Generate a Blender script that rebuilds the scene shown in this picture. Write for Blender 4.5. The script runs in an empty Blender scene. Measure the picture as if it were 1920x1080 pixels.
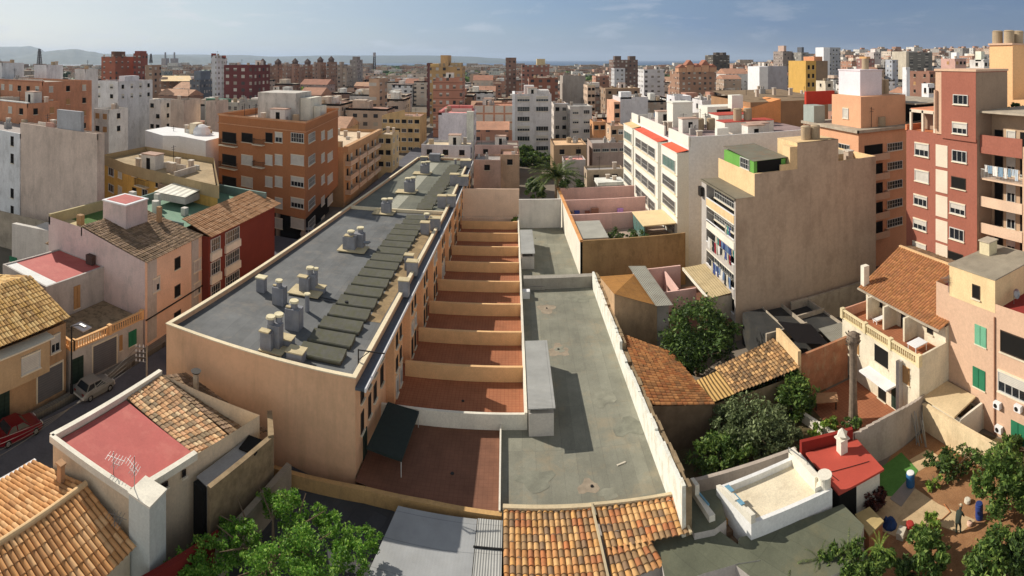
import bpy, math, random
from mathutils import Vector, Matrix
random.seed(7)
S = bpy.context.scene
COL = S.collection
R = math.radians
sin, cos, tan, pi, hyp = math.sin, math.cos, math.tan, math.pi, math.hypot

# ---------------------------------------------------------------- camera (a level sweep-panorama lens)
HZ, F, CX, CZ = 112.0, 1000.0, 960.0, 30.0
cd = bpy.data.cameras.new('camera')
cd.type = 'PANO'
cd.panorama_type = 'CENTRAL_CYLINDRICAL'
cd.central_cylindrical_radius = 1.0
cd.central_cylindrical_range_u_min = -0.96
cd.central_cylindrical_range_u_max = 0.96
cd.central_cylindrical_range_v_min = -0.968
cd.central_cylindrical_range_v_max = 0.112
cd.clip_start = 0.5
cd.clip_end = 90000
cam = bpy.data.objects.new('camera', cd)
COL.objects.link(cam)
cam.location = (0, 0, CZ)
cam.rotation_euler = (R(90), 0, 0)
S.camera = cam
# ---------------------------------------------------------------- light
SUN_EL, SUN_AZ = R(36.2), math.atan2(-0.848, 0.53)      # azimuth from +Y towards +X
sv = Vector((sin(SUN_AZ)*cos(SUN_EL), cos(SUN_AZ)*cos(SUN_EL), sin(SUN_EL)))
sl = bpy.data.lights.new('sun', 'SUN')
sl.energy = 5.15
sl.angle = R(0.53)
sl.color = (1.0, 0.92, 0.81)
so = bpy.data.objects.new('sun', sl)
so.rotation_euler = sv.to_track_quat('Z', 'Y').to_euler()
so.location = (-60, 40, 90)
COL.objects.link(so)
w = bpy.data.worlds.new('World')
S.world = w
w.use_nodes = True
nt = w.node_tree
N, L = nt.nodes, nt.links
bg = N['Background']
sky = N.new('ShaderNodeTexSky')
sky.sky_type = 'NISHITA'
sky.sun_disc = False
sky.sun_elevation = SUN_EL
sky.sun_rotation = SUN_AZ
sky.altitude = 50
sky.air_density = 1.0
sky.dust_density = 0.7
sky.ozone_density = 1.6
tc = N.new('ShaderNodeTexCoord')
mp = N.new('ShaderNodeMapping')
mp.inputs['Scale'].default_value = (1.0, 1.0, 4.2)
L.new(tc.outputs['Generated'], mp.inputs[0])
def wnoise(scale, det, rough, dist=0.0):
    n = N.new('ShaderNodeTexNoise')
    n.inputs['Scale'].default_value = scale
    n.inputs['Detail'].default_value = det
    n.inputs['Roughness'].default_value = rough
    n.inputs['Distortion'].default_value = dist
    L.new(mp.outputs[0], n.inputs['Vector'])
    return n
def wramp(src, a, b, va=0.0, vb=1.0):
    m = N.new('ShaderNodeMapRange')
    m.interpolation_type = 'SMOOTHSTEP'
    m.inputs[1].default_value = a
    m.inputs[2].default_value = b
    m.inputs[3].default_value = va
    m.inputs[4].default_value = vb
    L.new(src, m.inputs[0])
    return m.outputs[0]
def wmath(op, a, b):
    m = N.new('ShaderNodeMath')
    m.operation = op
    for i, v in enumerate((a, b)):
        if isinstance(v, (int, float)): m.inputs[i].default_value = v
        else: L.new(v, m.inputs[i])
    return m.outputs[0]
sep = N.new('ShaderNodeSeparateXYZ')
L.new(tc.outputs['Generated'], sep.inputs[0])
puff = wramp(wnoise(7.0, 9, 0.6, 0.3).outputs[0], 0.52, 0.68)
veil = wramp(wnoise(2.2, 7, 0.6, 0.3).outputs[0], 0.35, 0.72)
low = wramp(sep.outputs[2], 0.50, 0.10)                      # veil of thin cloud and sea haze low over the horizon
px_ = wmath('ADD', wmath('MULTIPLY', sep.outputs[0], 0.5), 0.5)
cr = N.new('ShaderNodeValToRGB')
e = cr.color_ramp.elements
e[0].position = 0.02; e[0].color = (1.0, 1.0, 0.97, 1)
e[1].position = 0.95; e[1].color = (0.12, 0.20, 0.40, 1)
for p_, c_ in ((0.24, (0.70, 0.81, 0.88, 1)), (0.52, (0.31, 0.46, 0.68, 1)), (0.75, (0.15, 0.26, 0.48, 1))):
    q_ = e.new(p_); q_.color = c_
L.new(px_, cr.inputs[0])
def wmix(f, a, b, bt='MIX'):
    n = N.new('ShaderNodeMix'); n.data_type = 'RGBA'; n.blend_type = bt
    for s_, v in ((n.inputs['Factor'], f), (n.inputs['A'], a), (n.inputs['B'], b)):
        if isinstance(v, (int, float)): s_.default_value = v
        elif isinstance(v, tuple): s_.default_value = v
        else: L.new(v, s_)
    return n.outputs['Result']
SKC = 10.2
bankc = wmix(1.0, cr.outputs[0], (SKC, SKC, SKC, 1), 'MULTIPLY')
c1_ = wmix(wmath('MULTIPLY', low, wmath('ADD', wmath('MULTIPLY', veil, 0.25), 0.68)), sky.outputs[0], bankc)
pf = wmath('MULTIPLY', puff, wmath('MULTIPLY', low, wramp(sep.outputs[0], 0.9, -0.7, 0.22, 0.9)))
c2_ = wmix(pf, c1_, wmix(1.0, wmix(0.45, cr.outputs[0], (1, 1, 1, 1)), (SKC, SKC, SKC, 1), 'MULTIPLY'))
hi = wmath('MULTIPLY', wramp(sep.outputs[2], 0.28, 0.6), 0.6)       # unseen white cover overhead and bright bank behind the viewer, added as fill light
c3_ = wmix(hi, c2_, (3.1, 3.15, 3.2, 1))
bk_ = wmath('MULTIPLY', wramp(sep.outputs[1], 0.05, -0.6), wramp(sep.outputs[2], 0.85, 0.25))
c4_ = wmix(wmath('MULTIPLY', bk_, 0.9), c3_, (10.2, 10.4, 10.4, 1))
L.new(c4_, bg.inputs['Color'])
bg.inputs['Strength'].default_value = 0.08
S.view_settings.view_transform = 'Standard'
S.view_settings.look = 'None'
S.view_settings.exposure = 0.02
S.view_settings.gamma = 1.0
S.render.engine = 'CYCLES'
S.cycles.max_bounces = 6
S.cycles.transparent_max_bounces = 6
S.cycles.use_denoising = True

# ---------------------------------------------------------------- projection helpers: photo pixel -> place
def P(x, y, z=0.0):
    t = (x-CX)/F
    D = (CZ-z)*F/(y-HZ)
    return Vector((D*sin(t), D*cos(t), z))
def XY(x, y, z=0.0):
    p = P(x, y, z)
    return (p.x, p.y)
def PD(x, y, D):
    t = (x-CX)/F
    return Vector((D*sin(t), D*cos(t), CZ-(y-HZ)*D/F))
def lin(h):
    h = h.lstrip('#')
    o = []
    for i in (0, 2, 4):
        v = int(h[i:i+2], 16)/255
        o.append(v/12.92 if v <= 0.04045 else ((v+0.055)/1.055)**2.4)
    return o

# ---------------------------------------------------------------- materials
class NB:
    def __init__(s, name):
        s.m = bpy.data.materials.new(name)
        s.m.use_nodes = True
        s.n, s.l = s.m.node_tree.nodes, s.m.node_tree.links
        s.b = s.n['Principled BSDF']
        s.b.inputs['Roughness'].default_value = 0.9
        s.b.inputs['Specular IOR Level'].default_value = 0.25
    def new(s, t, **kw):
        n = s.n.new(t)
        for k, v in kw.items(): setattr(n, k, v)
        return n
    def put(s, sock, v):
        if isinstance(v, (int, float)): sock.default_value = v
        elif isinstance(v, (tuple, list)): sock.default_value = tuple(v) + ((1,) if len(v) == 3 and len(sock.default_value) == 4 else ())
        else: s.l.new(v, sock)
    def math(s, op, a, b=0.0, c=0.0):
        n = s.new('ShaderNodeMath', operation=op)
        s.put(n.inputs[0], a); s.put(n.inputs[1], b); s.put(n.inputs[2], c)
        return n.outputs[0]
    def pos(s, sc=(1, 1, 1), rot=0.0, src='pos'):
        g = s.new('ShaderNodeNewGeometry').outputs['Position'] if src == 'pos' else s.new('ShaderNodeTexCoord').outputs['UV']
        m = s.new('ShaderNodeMapping')
        m.inputs['Scale'].default_value = sc
        m.inputs['Rotation'].default_value = (0, 0, rot)
        s.l.new(g, m.inputs[0])
        return m.outputs[0]
    def noise(s, vec, scale, det=5, rough=0.55):
        n = s.new('ShaderNodeTexNoise')
        s.l.new(vec, n.inputs['Vector'])
        n.inputs['Scale'].default_value = scale
        n.inputs['Detail'].default_value = det
        n.inputs['Roughness'].default_value = rough
        return n.outputs[0]
    def rng(s, v, a, b, c=0.0, d=1.0):
        n = s.new('ShaderNodeMapRange')
        s.put(n.inputs[0], v)
        for i, q in enumerate((a, b, c, d)): n.inputs[i+1].default_value = q
        return n.outputs[0]
    def mix(s, f, a, b, bt='MIX'):
        n = s.new('ShaderNodeMix', data_type='RGBA', blend_type=bt)
        s.put(n.inputs['Factor'], f)
        s.put(n.inputs['A'], a if not isinstance(a, (tuple, list)) else tuple(a)+(1,))
        s.put(n.inputs['B'], b if not isinstance(b, (tuple, list)) else tuple(b)+(1,))
        return n.outputs['Result']
    def grey(s, v):
        n = s.new('ShaderNodeCombineColor')
        for i in range(3): s.l.new(v, n.inputs[i])
        return n.outputs[0]
    def bump(s, h, strength=0.3, dist=0.05):
        n = s.new('ShaderNodeBump')
        n.inputs['Strength'].default_value = strength
        n.inputs['Distance'].default_value = dist
        s.l.new(h, n.inputs['Height'])
        s.l.new(n.outputs[0], s.b.inputs['Normal'])
    def color(s, c): s.put(s.b.inputs['Base Color'], c)

MATS = {}
def plaster(name, hexc, var=0.22, streak=0.3, scale=0.45, rough=0.92, stain=None, stain_amt=0.0, fine=0.10, spec=0.2):
    if name in MATS: return MATS[name]
    n = NB(name)
    c = [min(0.8, q*1.32) for q in lin(hexc)]
    p = n.pos()
    v = n.rng(n.noise(p, scale, 6, 0.6), 0.3, 0.7, 1-var, 1+var*0.55)
    v2 = n.rng(n.noise(p, scale*14, 4, 0.6), 0.3, 0.7, 1-fine, 1+fine*0.6)
    v = n.math('MULTIPLY', v, v2)
    if streak:
        sp = n.pos((1.3, 1.3, 0.13))
        st = n.rng(n.noise(sp, 0.9, 7, 0.7), 0.50, 0.80, 1.0, 1-streak*0.6)
        v = n.math('MULTIPLY', v, st)
    col = n.mix(1.0, c, n.grey(v), 'MULTIPLY')
    if stain:
        f = n.rng(n.noise(n.pos((1, 1, 0.5)), scale*1.7, 7, 0.7), 0.50, 0.66, 0, stain_amt)
        col = n.mix(f, col, lin(stain))
    n.color(col)
    n.b.inputs['Roughness'].default_value = rough
    n.b.inputs['Specular IOR Level'].default_value = spec
    n.bump(n.noise(p, 9, 5, 0.6), 0.25, 0.03)
    MATS[name] = n.m
    return n.m
def flat(name, hexc, rough=0.6, var=0.12, metal=0.0, scale=3.0, spec=0.3):
    if name in MATS: return MATS[name]
    n = NB(name)
    v = n.rng(n.noise(n.pos(), scale, 5, 0.6), 0.3, 0.7, 1-var, 1+var*0.5)
    n.color(n.mix(1.0, lin(hexc), n.grey(v), 'MULTIPLY'))
    n.b.inputs['Roughness'].default_value = rough
    n.b.inputs['Metallic'].default_value = metal
    n.b.inputs['Specular IOR Level'].default_value = spec
    MATS[name] = n.m
    return n.m
def membrane(name, hexc, seam=1.0, rot=0.0, blotch='#6b5a45', bl=0.25, var=0.25, cross=6.0):
    n = NB(name)
    p = n.pos((1, 1, 1), rot)
    sp = n.new('ShaderNodeSeparateXYZ'); n.l.new(p, sp.inputs[0])
    wob = n.math('MULTIPLY', n.noise(p, 0.8, 3), 0.12)
    fx = n.math('FRACT', n.math('DIVIDE', n.math('ADD', sp.outputs[0], wob), seam))
    fy = n.math('FRACT', n.math('DIVIDE', sp.outputs[1], cross))
    ln = n.math('MAXIMUM', n.math('LESS_THAN', fx, 0.05), n.math('LESS_THAN', fy, 0.012))
    cell = n.new('ShaderNodeTexWhiteNoise', noise_dimensions='2D')
    cv = n.new('ShaderNodeCombineXYZ')
    n.l.new(n.math('FLOOR', n.math('DIVIDE', n.math('ADD', sp.outputs[0], wob), seam)), cv.inputs[0])
    n.l.new(n.math('FLOOR', n.math('DIVIDE', sp.outputs[1], cross)), cv.inputs[1])
    n.l.new(cv.outputs[0], cell.inputs[0])
    v = n.rng(n.noise(p, 0.28, 7, 0.65), 0.3, 0.7, 1-var, 1+var*0.6)
    v = n.math('MULTIPLY', v, n.rng(cell.outputs[0], 0, 1, 0.9, 1.07))
    v = n.math('MULTIPLY', v, n.rng(n.noise(p, 12, 3), 0.3, 0.7, 0.9, 1.07))
    v = n.math('MULTIPLY', v, n.rng(ln, 0, 1, 1, 0.86))
    col = n.mix(1.0, lin(hexc), n.grey(v), 'MULTIPLY')
    col = n.mix(n.rng(n.noise(p, 0.35, 8, 0.72), 0.52, 0.70, 0, bl), col, lin(blotch))
    ps = n.rng(n.noise(n.pos((1.0, 0.35, 1)), 0.55, 8, 0.75), 0.52, 0.62, 0, 0.30)
    col = n.mix(ps, col, [q*0.55 for q in lin(hexc)])
    col = n.mix(n.rng(n.noise(n.pos((1, 1, 1), 0.6), 1.7, 6, 0.7), 0.60, 0.74, 0, 0.35), col, [min(.8, q*1.35) for q in lin(hexc)])
    n.color(col)
    n.b.inputs['Roughness'].default_value = 0.75
    n.bump(ln, 0.2, 0.01)
    return n.m
def tiled(name, cols, dirt=0.35, rough=0.9, island=False):
    """barrel tiles: UV.x counts tile columns, UV.y counts courses; each tile gets a colour of its own"""
    n = NB(name)
    uv = n.new('ShaderNodeTexCoord').outputs['UV']
    sp = n.new('ShaderNodeSeparateXYZ'); n.l.new(uv, sp.inputs[0])
    cv = n.new('ShaderNodeCombineXYZ')
    n.l.new(n.math('FLOOR', sp.outputs[0]), cv.inputs[0])
    n.l.new(n.math('FLOOR', sp.outputs[1]), cv.inputs[1])
    wn = n.new('ShaderNodeTexWhiteNoise', noise_dimensions='2D'); n.l.new(cv.outputs[0], wn.inputs[0])
    rp = n.new('ShaderNodeValToRGB'); rp.color_ramp.interpolation = 'CONSTANT'
    e = rp.color_ramp.elements
    for i, h in enumerate(cols):
        if i < 2: q = e[i]; q.position = i/len(cols)
        else: q = e.new(i/len(cols))
        q.color = tuple(min(.85, z_*1.25) for z_ in lin(h)) + (1,)
    n.l.new(wn.outputs[0], rp.inputs[0])
    p = n.pos()
    v = n.rng(n.noise(p, 2.5, 6, 0.65), 0.3, 0.7, 0.75, 1.12)
    col = n.mix(1.0, rp.outputs[0], n.grey(v), 'MULTIPLY')
    col = n.mix(0.28, col, lin(cols[0]))
    col = n.mix(n.rng(n.noise(p, 1.1, 4, 0.7), 0.48, 0.7, 0, dirt*0.8), col, lin('#6d6250'))
    col = n.mix(n.rng(n.noise(p, 0.5, 8, 0.7), 0.5, 0.66, 0, dirt), col, lin('#4a443a'))
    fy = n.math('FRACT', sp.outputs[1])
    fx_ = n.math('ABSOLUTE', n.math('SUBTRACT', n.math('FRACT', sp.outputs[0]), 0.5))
    col = n.mix(n.rng(fx_, 0.36, 0.49, 0.0, 0.75), col, lin('#4a3626'))  # shade of the valleys between tile columns, painted into the colour
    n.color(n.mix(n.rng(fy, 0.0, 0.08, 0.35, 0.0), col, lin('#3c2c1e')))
    n.b.inputs['Roughness'].default_value = rough
    n.bump(n.noise(p, 25, 3), 0.2, 0.01)
    return n.m
def paving(name, hexc, size=0.4, grout=0.03, var=0.2, gcol='#4a3a30', dirt=0.2):
    n = NB(name)
    p = n.pos()
    br = n.new('ShaderNodeTexBrick', offset=0.0)
    n.l.new(p, br.inputs['Vector'])
    c = lin(hexc)
    br.inputs['Color1'].default_value = tuple(x*(1-var*0.5) for x in c)+(1,)
    br.inputs['Color2'].default_value = tuple(x*(1+var*0.4) for x in c)+(1,)
    br.inputs['Mortar'].default_value = tuple(lin(gcol))+(1,)
    br.inputs['Scale'].default_value = 1.0
    br.inputs['Mortar Size'].default_value = grout*size
    br.inputs['Brick Width'].default_value = size
    br.inputs['Row Height'].default_value = size
    v = n.rng(n.noise(p, 0.7, 7, 0.65), 0.3, 0.7, 1-dirt, 1+dirt*0.4)
    n.color(n.mix(1.0, br.outputs[0], n.grey(v), 'MULTIPLY'))
    n.b.inputs['Roughness'].default_value = 0.8
    return n.m
def corrug(name, hexc, pitch=0.2, rot=0.0, rust='#7a5238', ra=0.2, rough=0.6, depth=0.03, moss=None):
    """corrugated sheet: ridges run along local V of the UV map (UV in metres)"""
    n = NB(name)
    uv = n.new('ShaderNodeTexCoord').outputs['UV']
    sp = n.new('ShaderNodeSeparateXYZ'); n.l.new(uv, sp.inputs[0])
    wv = n.math('SINE', n.math('MULTIPLY', sp.outputs[0], 2*pi/pitch))
    p = n.pos()
    v = n.rng(n.noise(p, 0.6, 6, 0.6), 0.3, 0.7, 0.84, 1.08)
    jn = n.math('LESS_THAN', n.math('FRACT', n.math('DIVIDE', sp.outputs[1], 1.9)), 0.025)
    v = n.math('MULTIPLY', v, n.rng(jn, 0, 1, 1, 0.72))
    col = n.mix(1.0, lin(hexc), n.grey(v), 'MULTIPLY')
    col = n.mix(n.rng(n.noise(n.pos((1, 1, 1)), 0.9, 8, 0.7), 0.5, 0.72, 0, ra), col, lin(rust))
    if moss: col = n.mix(n.rng(n.noise(p, 1.6, 8, 0.75), 0.42, 0.66, 0, 0.75), col, lin(moss))
    n.color(col)
    n.b.inputs['Roughness'].default_value = rough
    n.bump(wv, min(1.0, depth*30+0.1), depth)
    return n.m
def leafmat(name, c1, c2, c3, trans=0.25):
    n = NB(name)
    g = n.new('ShaderNodeNewGeometry')
    rp = n.new('ShaderNodeValToRGB')
    e = rp.color_ramp.elements
    e[0].color = tuple(lin(c1))+(1,); e[1].color = tuple(lin(c3))+(1,)
    q = e.new(0.55); q.color = tuple(lin(c2))+(1,)
    n.l.new(g.outputs['Random Per Island'], rp.inputs[0])
    v = n.rng(n.noise(n.pos(), 0.9, 3), 0.3, 0.7, 0.95, 1.6)
    col = n.mix(1.0, rp.outputs[0], n.grey(v), 'MULTIPLY')
    n.color(col)
    n.b.inputs['Roughness'].default_value = 0.55
    tr = n.new('ShaderNodeBsdfTranslucent'); n.l.new(col, tr.inputs['Color'])
    ms = n.new('ShaderNodeMixShader'); ms.inputs[0].default_value = trans
    out = n.n['Material Output']
    n.l.new(n.b.outputs[0], ms.inputs[1]); n.l.new(tr.outputs[0], ms.inputs[2]); n.l.new(ms.outputs[0], out.inputs[0])
    return n.m
def facade(name, hexc, fl=3.0, bay=3.1, frac=0.42, shut=0.5, balc=0.0, roofc='#8a7a68', trim=0.0):
    """far buildings: rows of windows with their own random shutters, flat roof colour on top"""
    if name in MATS: return MATS[name]
    n = NB(name)
    g = n.new('ShaderNodeNewGeometry')
    sp = n.new('ShaderNodeSeparateXYZ'); n.l.new(g.outputs['Position'], sp.inputs[0])
    sn = n.new('ShaderNodeSeparateXYZ'); n.l.new(g.outputs['True Normal'], sn.inputs[0])
    ax = n.math('GREATER_THAN', n.math('ABSOLUTE', sn.outputs[0]), 0.6)
    top = n.math('GREATER_THAN', sn.outputs[2], 0.6)
    u = n.math('ADD', n.math('MULTIPLY', ax, sp.outputs[1]), n.math('MULTIPLY', n.math('SUBTRACT', 1.0, ax), sp.outputs[0]))
    us, zs = n.math('DIVIDE', u, bay), n.math('DIVIDE', sp.outputs[2], fl)
    fu, fz = n.math('FRACT', us), n.math('FRACT', zs)
    cv = n.new('ShaderNodeCombineXYZ')
    n.l.new(n.math('FLOOR', us), cv.inputs[0]); n.l.new(n.math('FLOOR', zs), cv.inputs[1]); n.l.new(ax, cv.inputs[2])
    wn = n.new('ShaderNodeTexWhiteNoise', noise_dimensions='3D'); n.l.new(cv.outputs[0], wn.inputs[0])
    a = n.math('MULTIPLY', n.math('GREATER_THAN', fu, 0.5-frac/2), n.math('LESS_THAN', fu, 0.5+frac/2))
    b = n.math('MULTIPLY', n.math('GREATER_THAN', fz, 0.30), n.math('LESS_THAN', fz, 0.76))
    win = n.math('MULTIPLY', n.math('MULTIPLY', a, b), n.math('SUBTRACT', 1.0, top))
    win = n.math('MULTIPLY', win, n.math('GREATER_THAN', wn.outputs[0], 0.12))
    p = n.pos()
    v = n.rng(n.noise(p, 0.12, 7, 0.65), 0.3, 0.7, 0.74, 1.12)
    band = n.math('MULTIPLY', n.math('LESS_THAN', fz, 0.09), n.math('SUBTRACT', 1.0, top))
    v = n.math('MULTIPLY', v, n.rng(band, 0, 1, 1, 1-trim))
    base = n.mix(1.0, n.mix(top, lin(hexc), lin(roofc)), n.grey(v), 'MULTIPLY')
    w2 = n.new('ShaderNodeTexWhiteNoise', noise_dimensions='4D'); n.l.new(cv.outputs[0], w2.inputs[0]); w2.inputs['W'].default_value = 3.7
    dk_ = n.mix(w2.outputs[0], (0.03, 0.033, 0.04), (0.20, 0.17, 0.14))
    lt_ = n.mix(w2.outputs[0], (0.30, 0.27, 0.22), (0.58, 0.56, 0.50))
    half_ = n.math('MULTIPLY', n.math('GREATER_THAN', fz, 0.56), n.math('GREATER_THAN', w2.outputs[0], 0.5))
    shc = n.mix(n.math('MAXIMUM', n.math('LESS_THAN', wn.outputs[0], 0.12+0.88*shut*0.8), half_), dk_, lt_)
    n.color(n.mix(win, base, shc))
    MATS[name] = n.m
    return n.m

# ---------------------------------------------------------------- mesh building
class MB:
    def __init__(s): s.v, s.f, s.m, s.uv = [], [], [], []
    def face(s, pts, mi=0, uv=None):
        i = len(s.v); s.v += [tuple(p) for p in pts]
        s.f.append(tuple(range(i, i+len(pts)))); s.m.append(mi); s.uv.append(uv)
        return s
    def quadm(s, p0, pu, pv, mi=0):
        """parallelogram with UV in metres"""
        p0, pu, pv = Vector(p0), Vector(pu), Vector(pv)
        a, b = pu.length, pv.length
        return s.face([p0, p0+pu, p0+pu+pv, p0+pv], mi, [(0, 0), (a, 0), (a, b), (0, b)])
    def quad4(s, a, b, c, d, mi=0):
        a, b, c, d = map(Vector, (a, b, c, d))
        w, h = (b-a).length, (d-a).length
        return s.face([a, b, c, d], mi, [(0, 0), (w, 0), (w, h), (0, h)])
    def box(s, x0, x1, y0, y1, z0, z1, mi=0, rot=0.0, c=None, mt=None):
        q = [(x, y, z) for z in (z0, z1) for x, y in ((x0, y0), (x1, y0), (x1, y1), (x0, y1))]
        if rot or c:
            cc = c or (0, 0)
            q = [(cc[0]+x*cos(rot)-y*sin(rot), cc[1]+x*sin(rot)+y*cos(rot), z) for x, y, z in q]
        if mt is not None: q = [tuple(mt @ Vector(a)) for a in q]
        i = len(s.v); s.v += q
        for f in ((0, 3, 2, 1), (4, 5, 6, 7), (0, 1, 5, 4), (1, 2, 6, 5), (2, 3, 7, 6), (3, 0, 4, 7)):
            s.f.append(tuple(i+k for k in f)); s.m.append(mi); s.uv.append(None)
        return s
    def prism(s, poly, z0, z1, mi=0, top=True, bot=False, tmi=None):
        n = len(poly)
        zz0 = z0 if isinstance(z0, (list, tuple)) else [z0]*n
        zz1 = z1 if isinstance(z1, (list, tuple)) else [z1]*n
        i = len(s.v)
        s.v += [(p[0], p[1], z) for p, z in zip(poly, zz0)] + [(p[0], p[1], z) for p, z in zip(poly, zz1)]
        for k in range(n):
            j = (k+1) % n
            s.f.append((i+k, i+j, i+n+j, i+n+k)); s.m.append(mi); s.uv.append(None)
        if top: s.f.append(tuple(i+n+k for k in range(n))); s.m.append(mi if tmi is None else tmi); s.uv.append(None)
        if bot: s.f.append(tuple(i+n-1-k for k in range(n))); s.m.append(mi); s.uv.append(None)
        return s
    def bar(s, a, b, w, h=None, mi=0):
        a, b = Vector(a), Vector(b); h = h or w
        d = (b-a); ln = d.length
        if ln < 1e-6: return s
        q = d.to_track_quat('X', 'Z').to_matrix().to_4x4(); q.translation = a
        return s.box(0, ln, -w/2, w/2, -h/2, h/2, mi, mt=q)
    def cyl(s, a, b, r0, r1=None, n=10, mi=0, cap=True, smooth=False):
        a, b = Vector(a), Vector(b); r1 = r0 if r1 is None else r1
        q = (b-a).to_track_quat('Z', 'Y').to_matrix()
        i = len(s.v)
        for c, r in ((a, r0), (b, r1)):
            for k in range(n):
                t = 2*pi*k/n; s.v.append(tuple(c + q @ Vector((r*cos(t), r*sin(t), 0))))
        for k in range(n):
            j = (k+1) % n
            s.f.append((i+k, i+j, i+n+j, i+n+k)); s.m.append(mi); s.uv.append(None)
        if cap:
            s.f.append(tuple(i+n+k for k in range(n))); s.m.append(mi); s.uv.append(None)
            s.f.append(tuple(i+n-1-k for k in range(n))); s.m.append(mi); s.uv.append(None)
        return s
    def lathe(s, c, prof, n=14, mi=0):
        c = Vector(c); i = len(s.v)
        for r, z in prof:
            for k in range(n):
                t = 2*pi*k/n; s.v.append((c.x+r*cos(t), c.y+r*sin(t), c.z+z))
        for a in range(len(prof)-1):
            for k in range(n):
                j = (k+1) % n
                s.f.append((i+a*n+k, i+a*n+j, i+(a+1)*n+j, i+(a+1)*n+k)); s.m.append(mi); s.uv.append(None)
        s.f.append(tuple(i+(len(prof)-1)*n+k for k in range(n))); s.m.append(mi); s.uv.append(None)
        return s
    def mesh(s, name, mats, smooth=False):
        me = bpy.data.meshes.new(name)
        me.from_pydata(s.v, [], s.f)
        for m in (mats if isinstance(mats, (list, tuple)) else [mats]): me.materials.append(m)
        me.polygons.foreach_set('material_index', s.m)
        if any(u is not None for u in s.uv):
            ul = me.uv_layers.new(name='uv').data
            k = 0
            for f, u in zip(s.f, s.uv):
                for q in range(len(f)):
                    if u is not None: ul[k].uv = u[q]
                    k += 1
        if smooth: me.polygons.foreach_set('use_smooth', [True]*len(s.f))
        me.update()
        return me
    def build(s, name, mats, parent=None, smooth=False, label=None):
        o = bpy.data.objects.new(name, s.mesh(name, mats, smooth))
        COL.objects.link(o)
        if parent is not None: attach(o, parent)
        if label: o['label'] = label
        return o
def attach(o, parent):
    o.parent = parent
    if parent.type == 'EMPTY': o.matrix_parent_inverse = Matrix.Translation(-parent.location)
def thing(name, label, cat, loc, group=None):
    o = bpy.data.objects.new(name, None)
    o.empty_display_size = 0.3
    COL.objects.link(o)
    o.location = (loc[0], loc[1], loc[2] if len(loc) > 2 else 0)
    o['label'] = label; o['category'] = cat
    if group: o['group'] = group
    return o
def tag(o, label, cat, group=None):
    o['label'] = label; o['category'] = cat
    if group: o['group'] = group
    return o
def struct(o, kind='structure', label=None):
    o['kind'] = kind
    if label: o['label'] = label
    return o
def ccw(poly):
    a = sum(poly[i][0]*poly[(i+1) % len(poly)][1]-poly[(i+1) % len(poly)][0]*poly[i][1] for i in range(len(poly)))
    return list(poly) if a > 0 else list(reversed(poly))
def inset(poly, d):
    """move every edge of a ccw polygon inwards by d"""
    n = len(poly); out = []
    for i in range(n):
        p0, p1, p2 = Vector(poly[i-1][:2]), Vector(poly[i][:2]), Vector(poly[(i+1) % n][:2])
        e1, e2 = (p1-p0).normalized(), (p2-p1).normalized()
        n1, n2 = Vector((-e1.y, e1.x)), Vector((-e2.y, e2.x))
        k = 1+n1.dot(n2)
        q = p1 + (n1+n2)*(d/max(k, 0.25))
        out.append((q.x, q.y))
    return out
def rect(x0, x1, y0, y1): return [(x0, y0), (x1, y0), (x1, y1), (x0, y1)]
def shell(root, poly, zt, zb, wall, roof, par=0.4, cop=None, t=0.22, wname='wall', rname='roof'):
    poly = ccw(poly); n = len(poly)
    inn = inset(poly, t)
    zts = zt if isinstance(zt, (list, tuple)) else [zt]*n
    zr = min(zts)-par
    m = MB(); m.prism(poly, zb, zts, top=False)
    i = len(m.v)
    m.v += [(p[0], p[1], z) for p, z in zip(poly, zts)] + [(p[0], p[1], z) for p, z in zip(inn, zts)] + [(p[0], p[1], zr-0.02) for p in inn]
    for k in range(n):
        j = (k+1) % n
        m.f += [(i+k, i+j, i+n+j, i+n+k), (i+n+k, i+n+j, i+2*n+j, i+2*n+k)]; m.m += [0, 0]; m.uv += [None, None]
    wo = m.build(wname, wall, root)
    ro = MB().face([(p[0], p[1], zr) for p in inset(poly, t*0.6)]).build(rname, roof, root)
    if cop:
        o2, i2 = inset(poly, -0.05), inset(poly, t+0.04)
        m = MB(); i = 0
        for q, dz in ((o2, 0.004), (o2, 0.075), (i2, 0.075), (i2, 0.004)):
            m.v += [(p[0], p[1], z+dz) for p, z in zip(q, zts)]
        for a in range(3):
            for k in range(n):
                j = (k+1) % n
                m.f.append((a*n+k, a*n+j, (a+1)*n+j, (a+1)*n+k)); m.m.append(0); m.uv.append(None)
        m.build('coping', cop, root)
    return wo, ro
def cent(poly): return (sum(p[0] for p in poly)/len(poly), sum(p[1] for p in poly)/len(poly))
def building(name, label, cat, poly, zt, zb, wall, roof, par=0.4, cop=None, group=None):
    c = cent(poly)
    r = thing(name, label, cat, (c[0], c[1], zb), group)
    wo, ro = shell(r, poly, zt, zb, wall, roof, par, cop)
    return r, wo, ro

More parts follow.
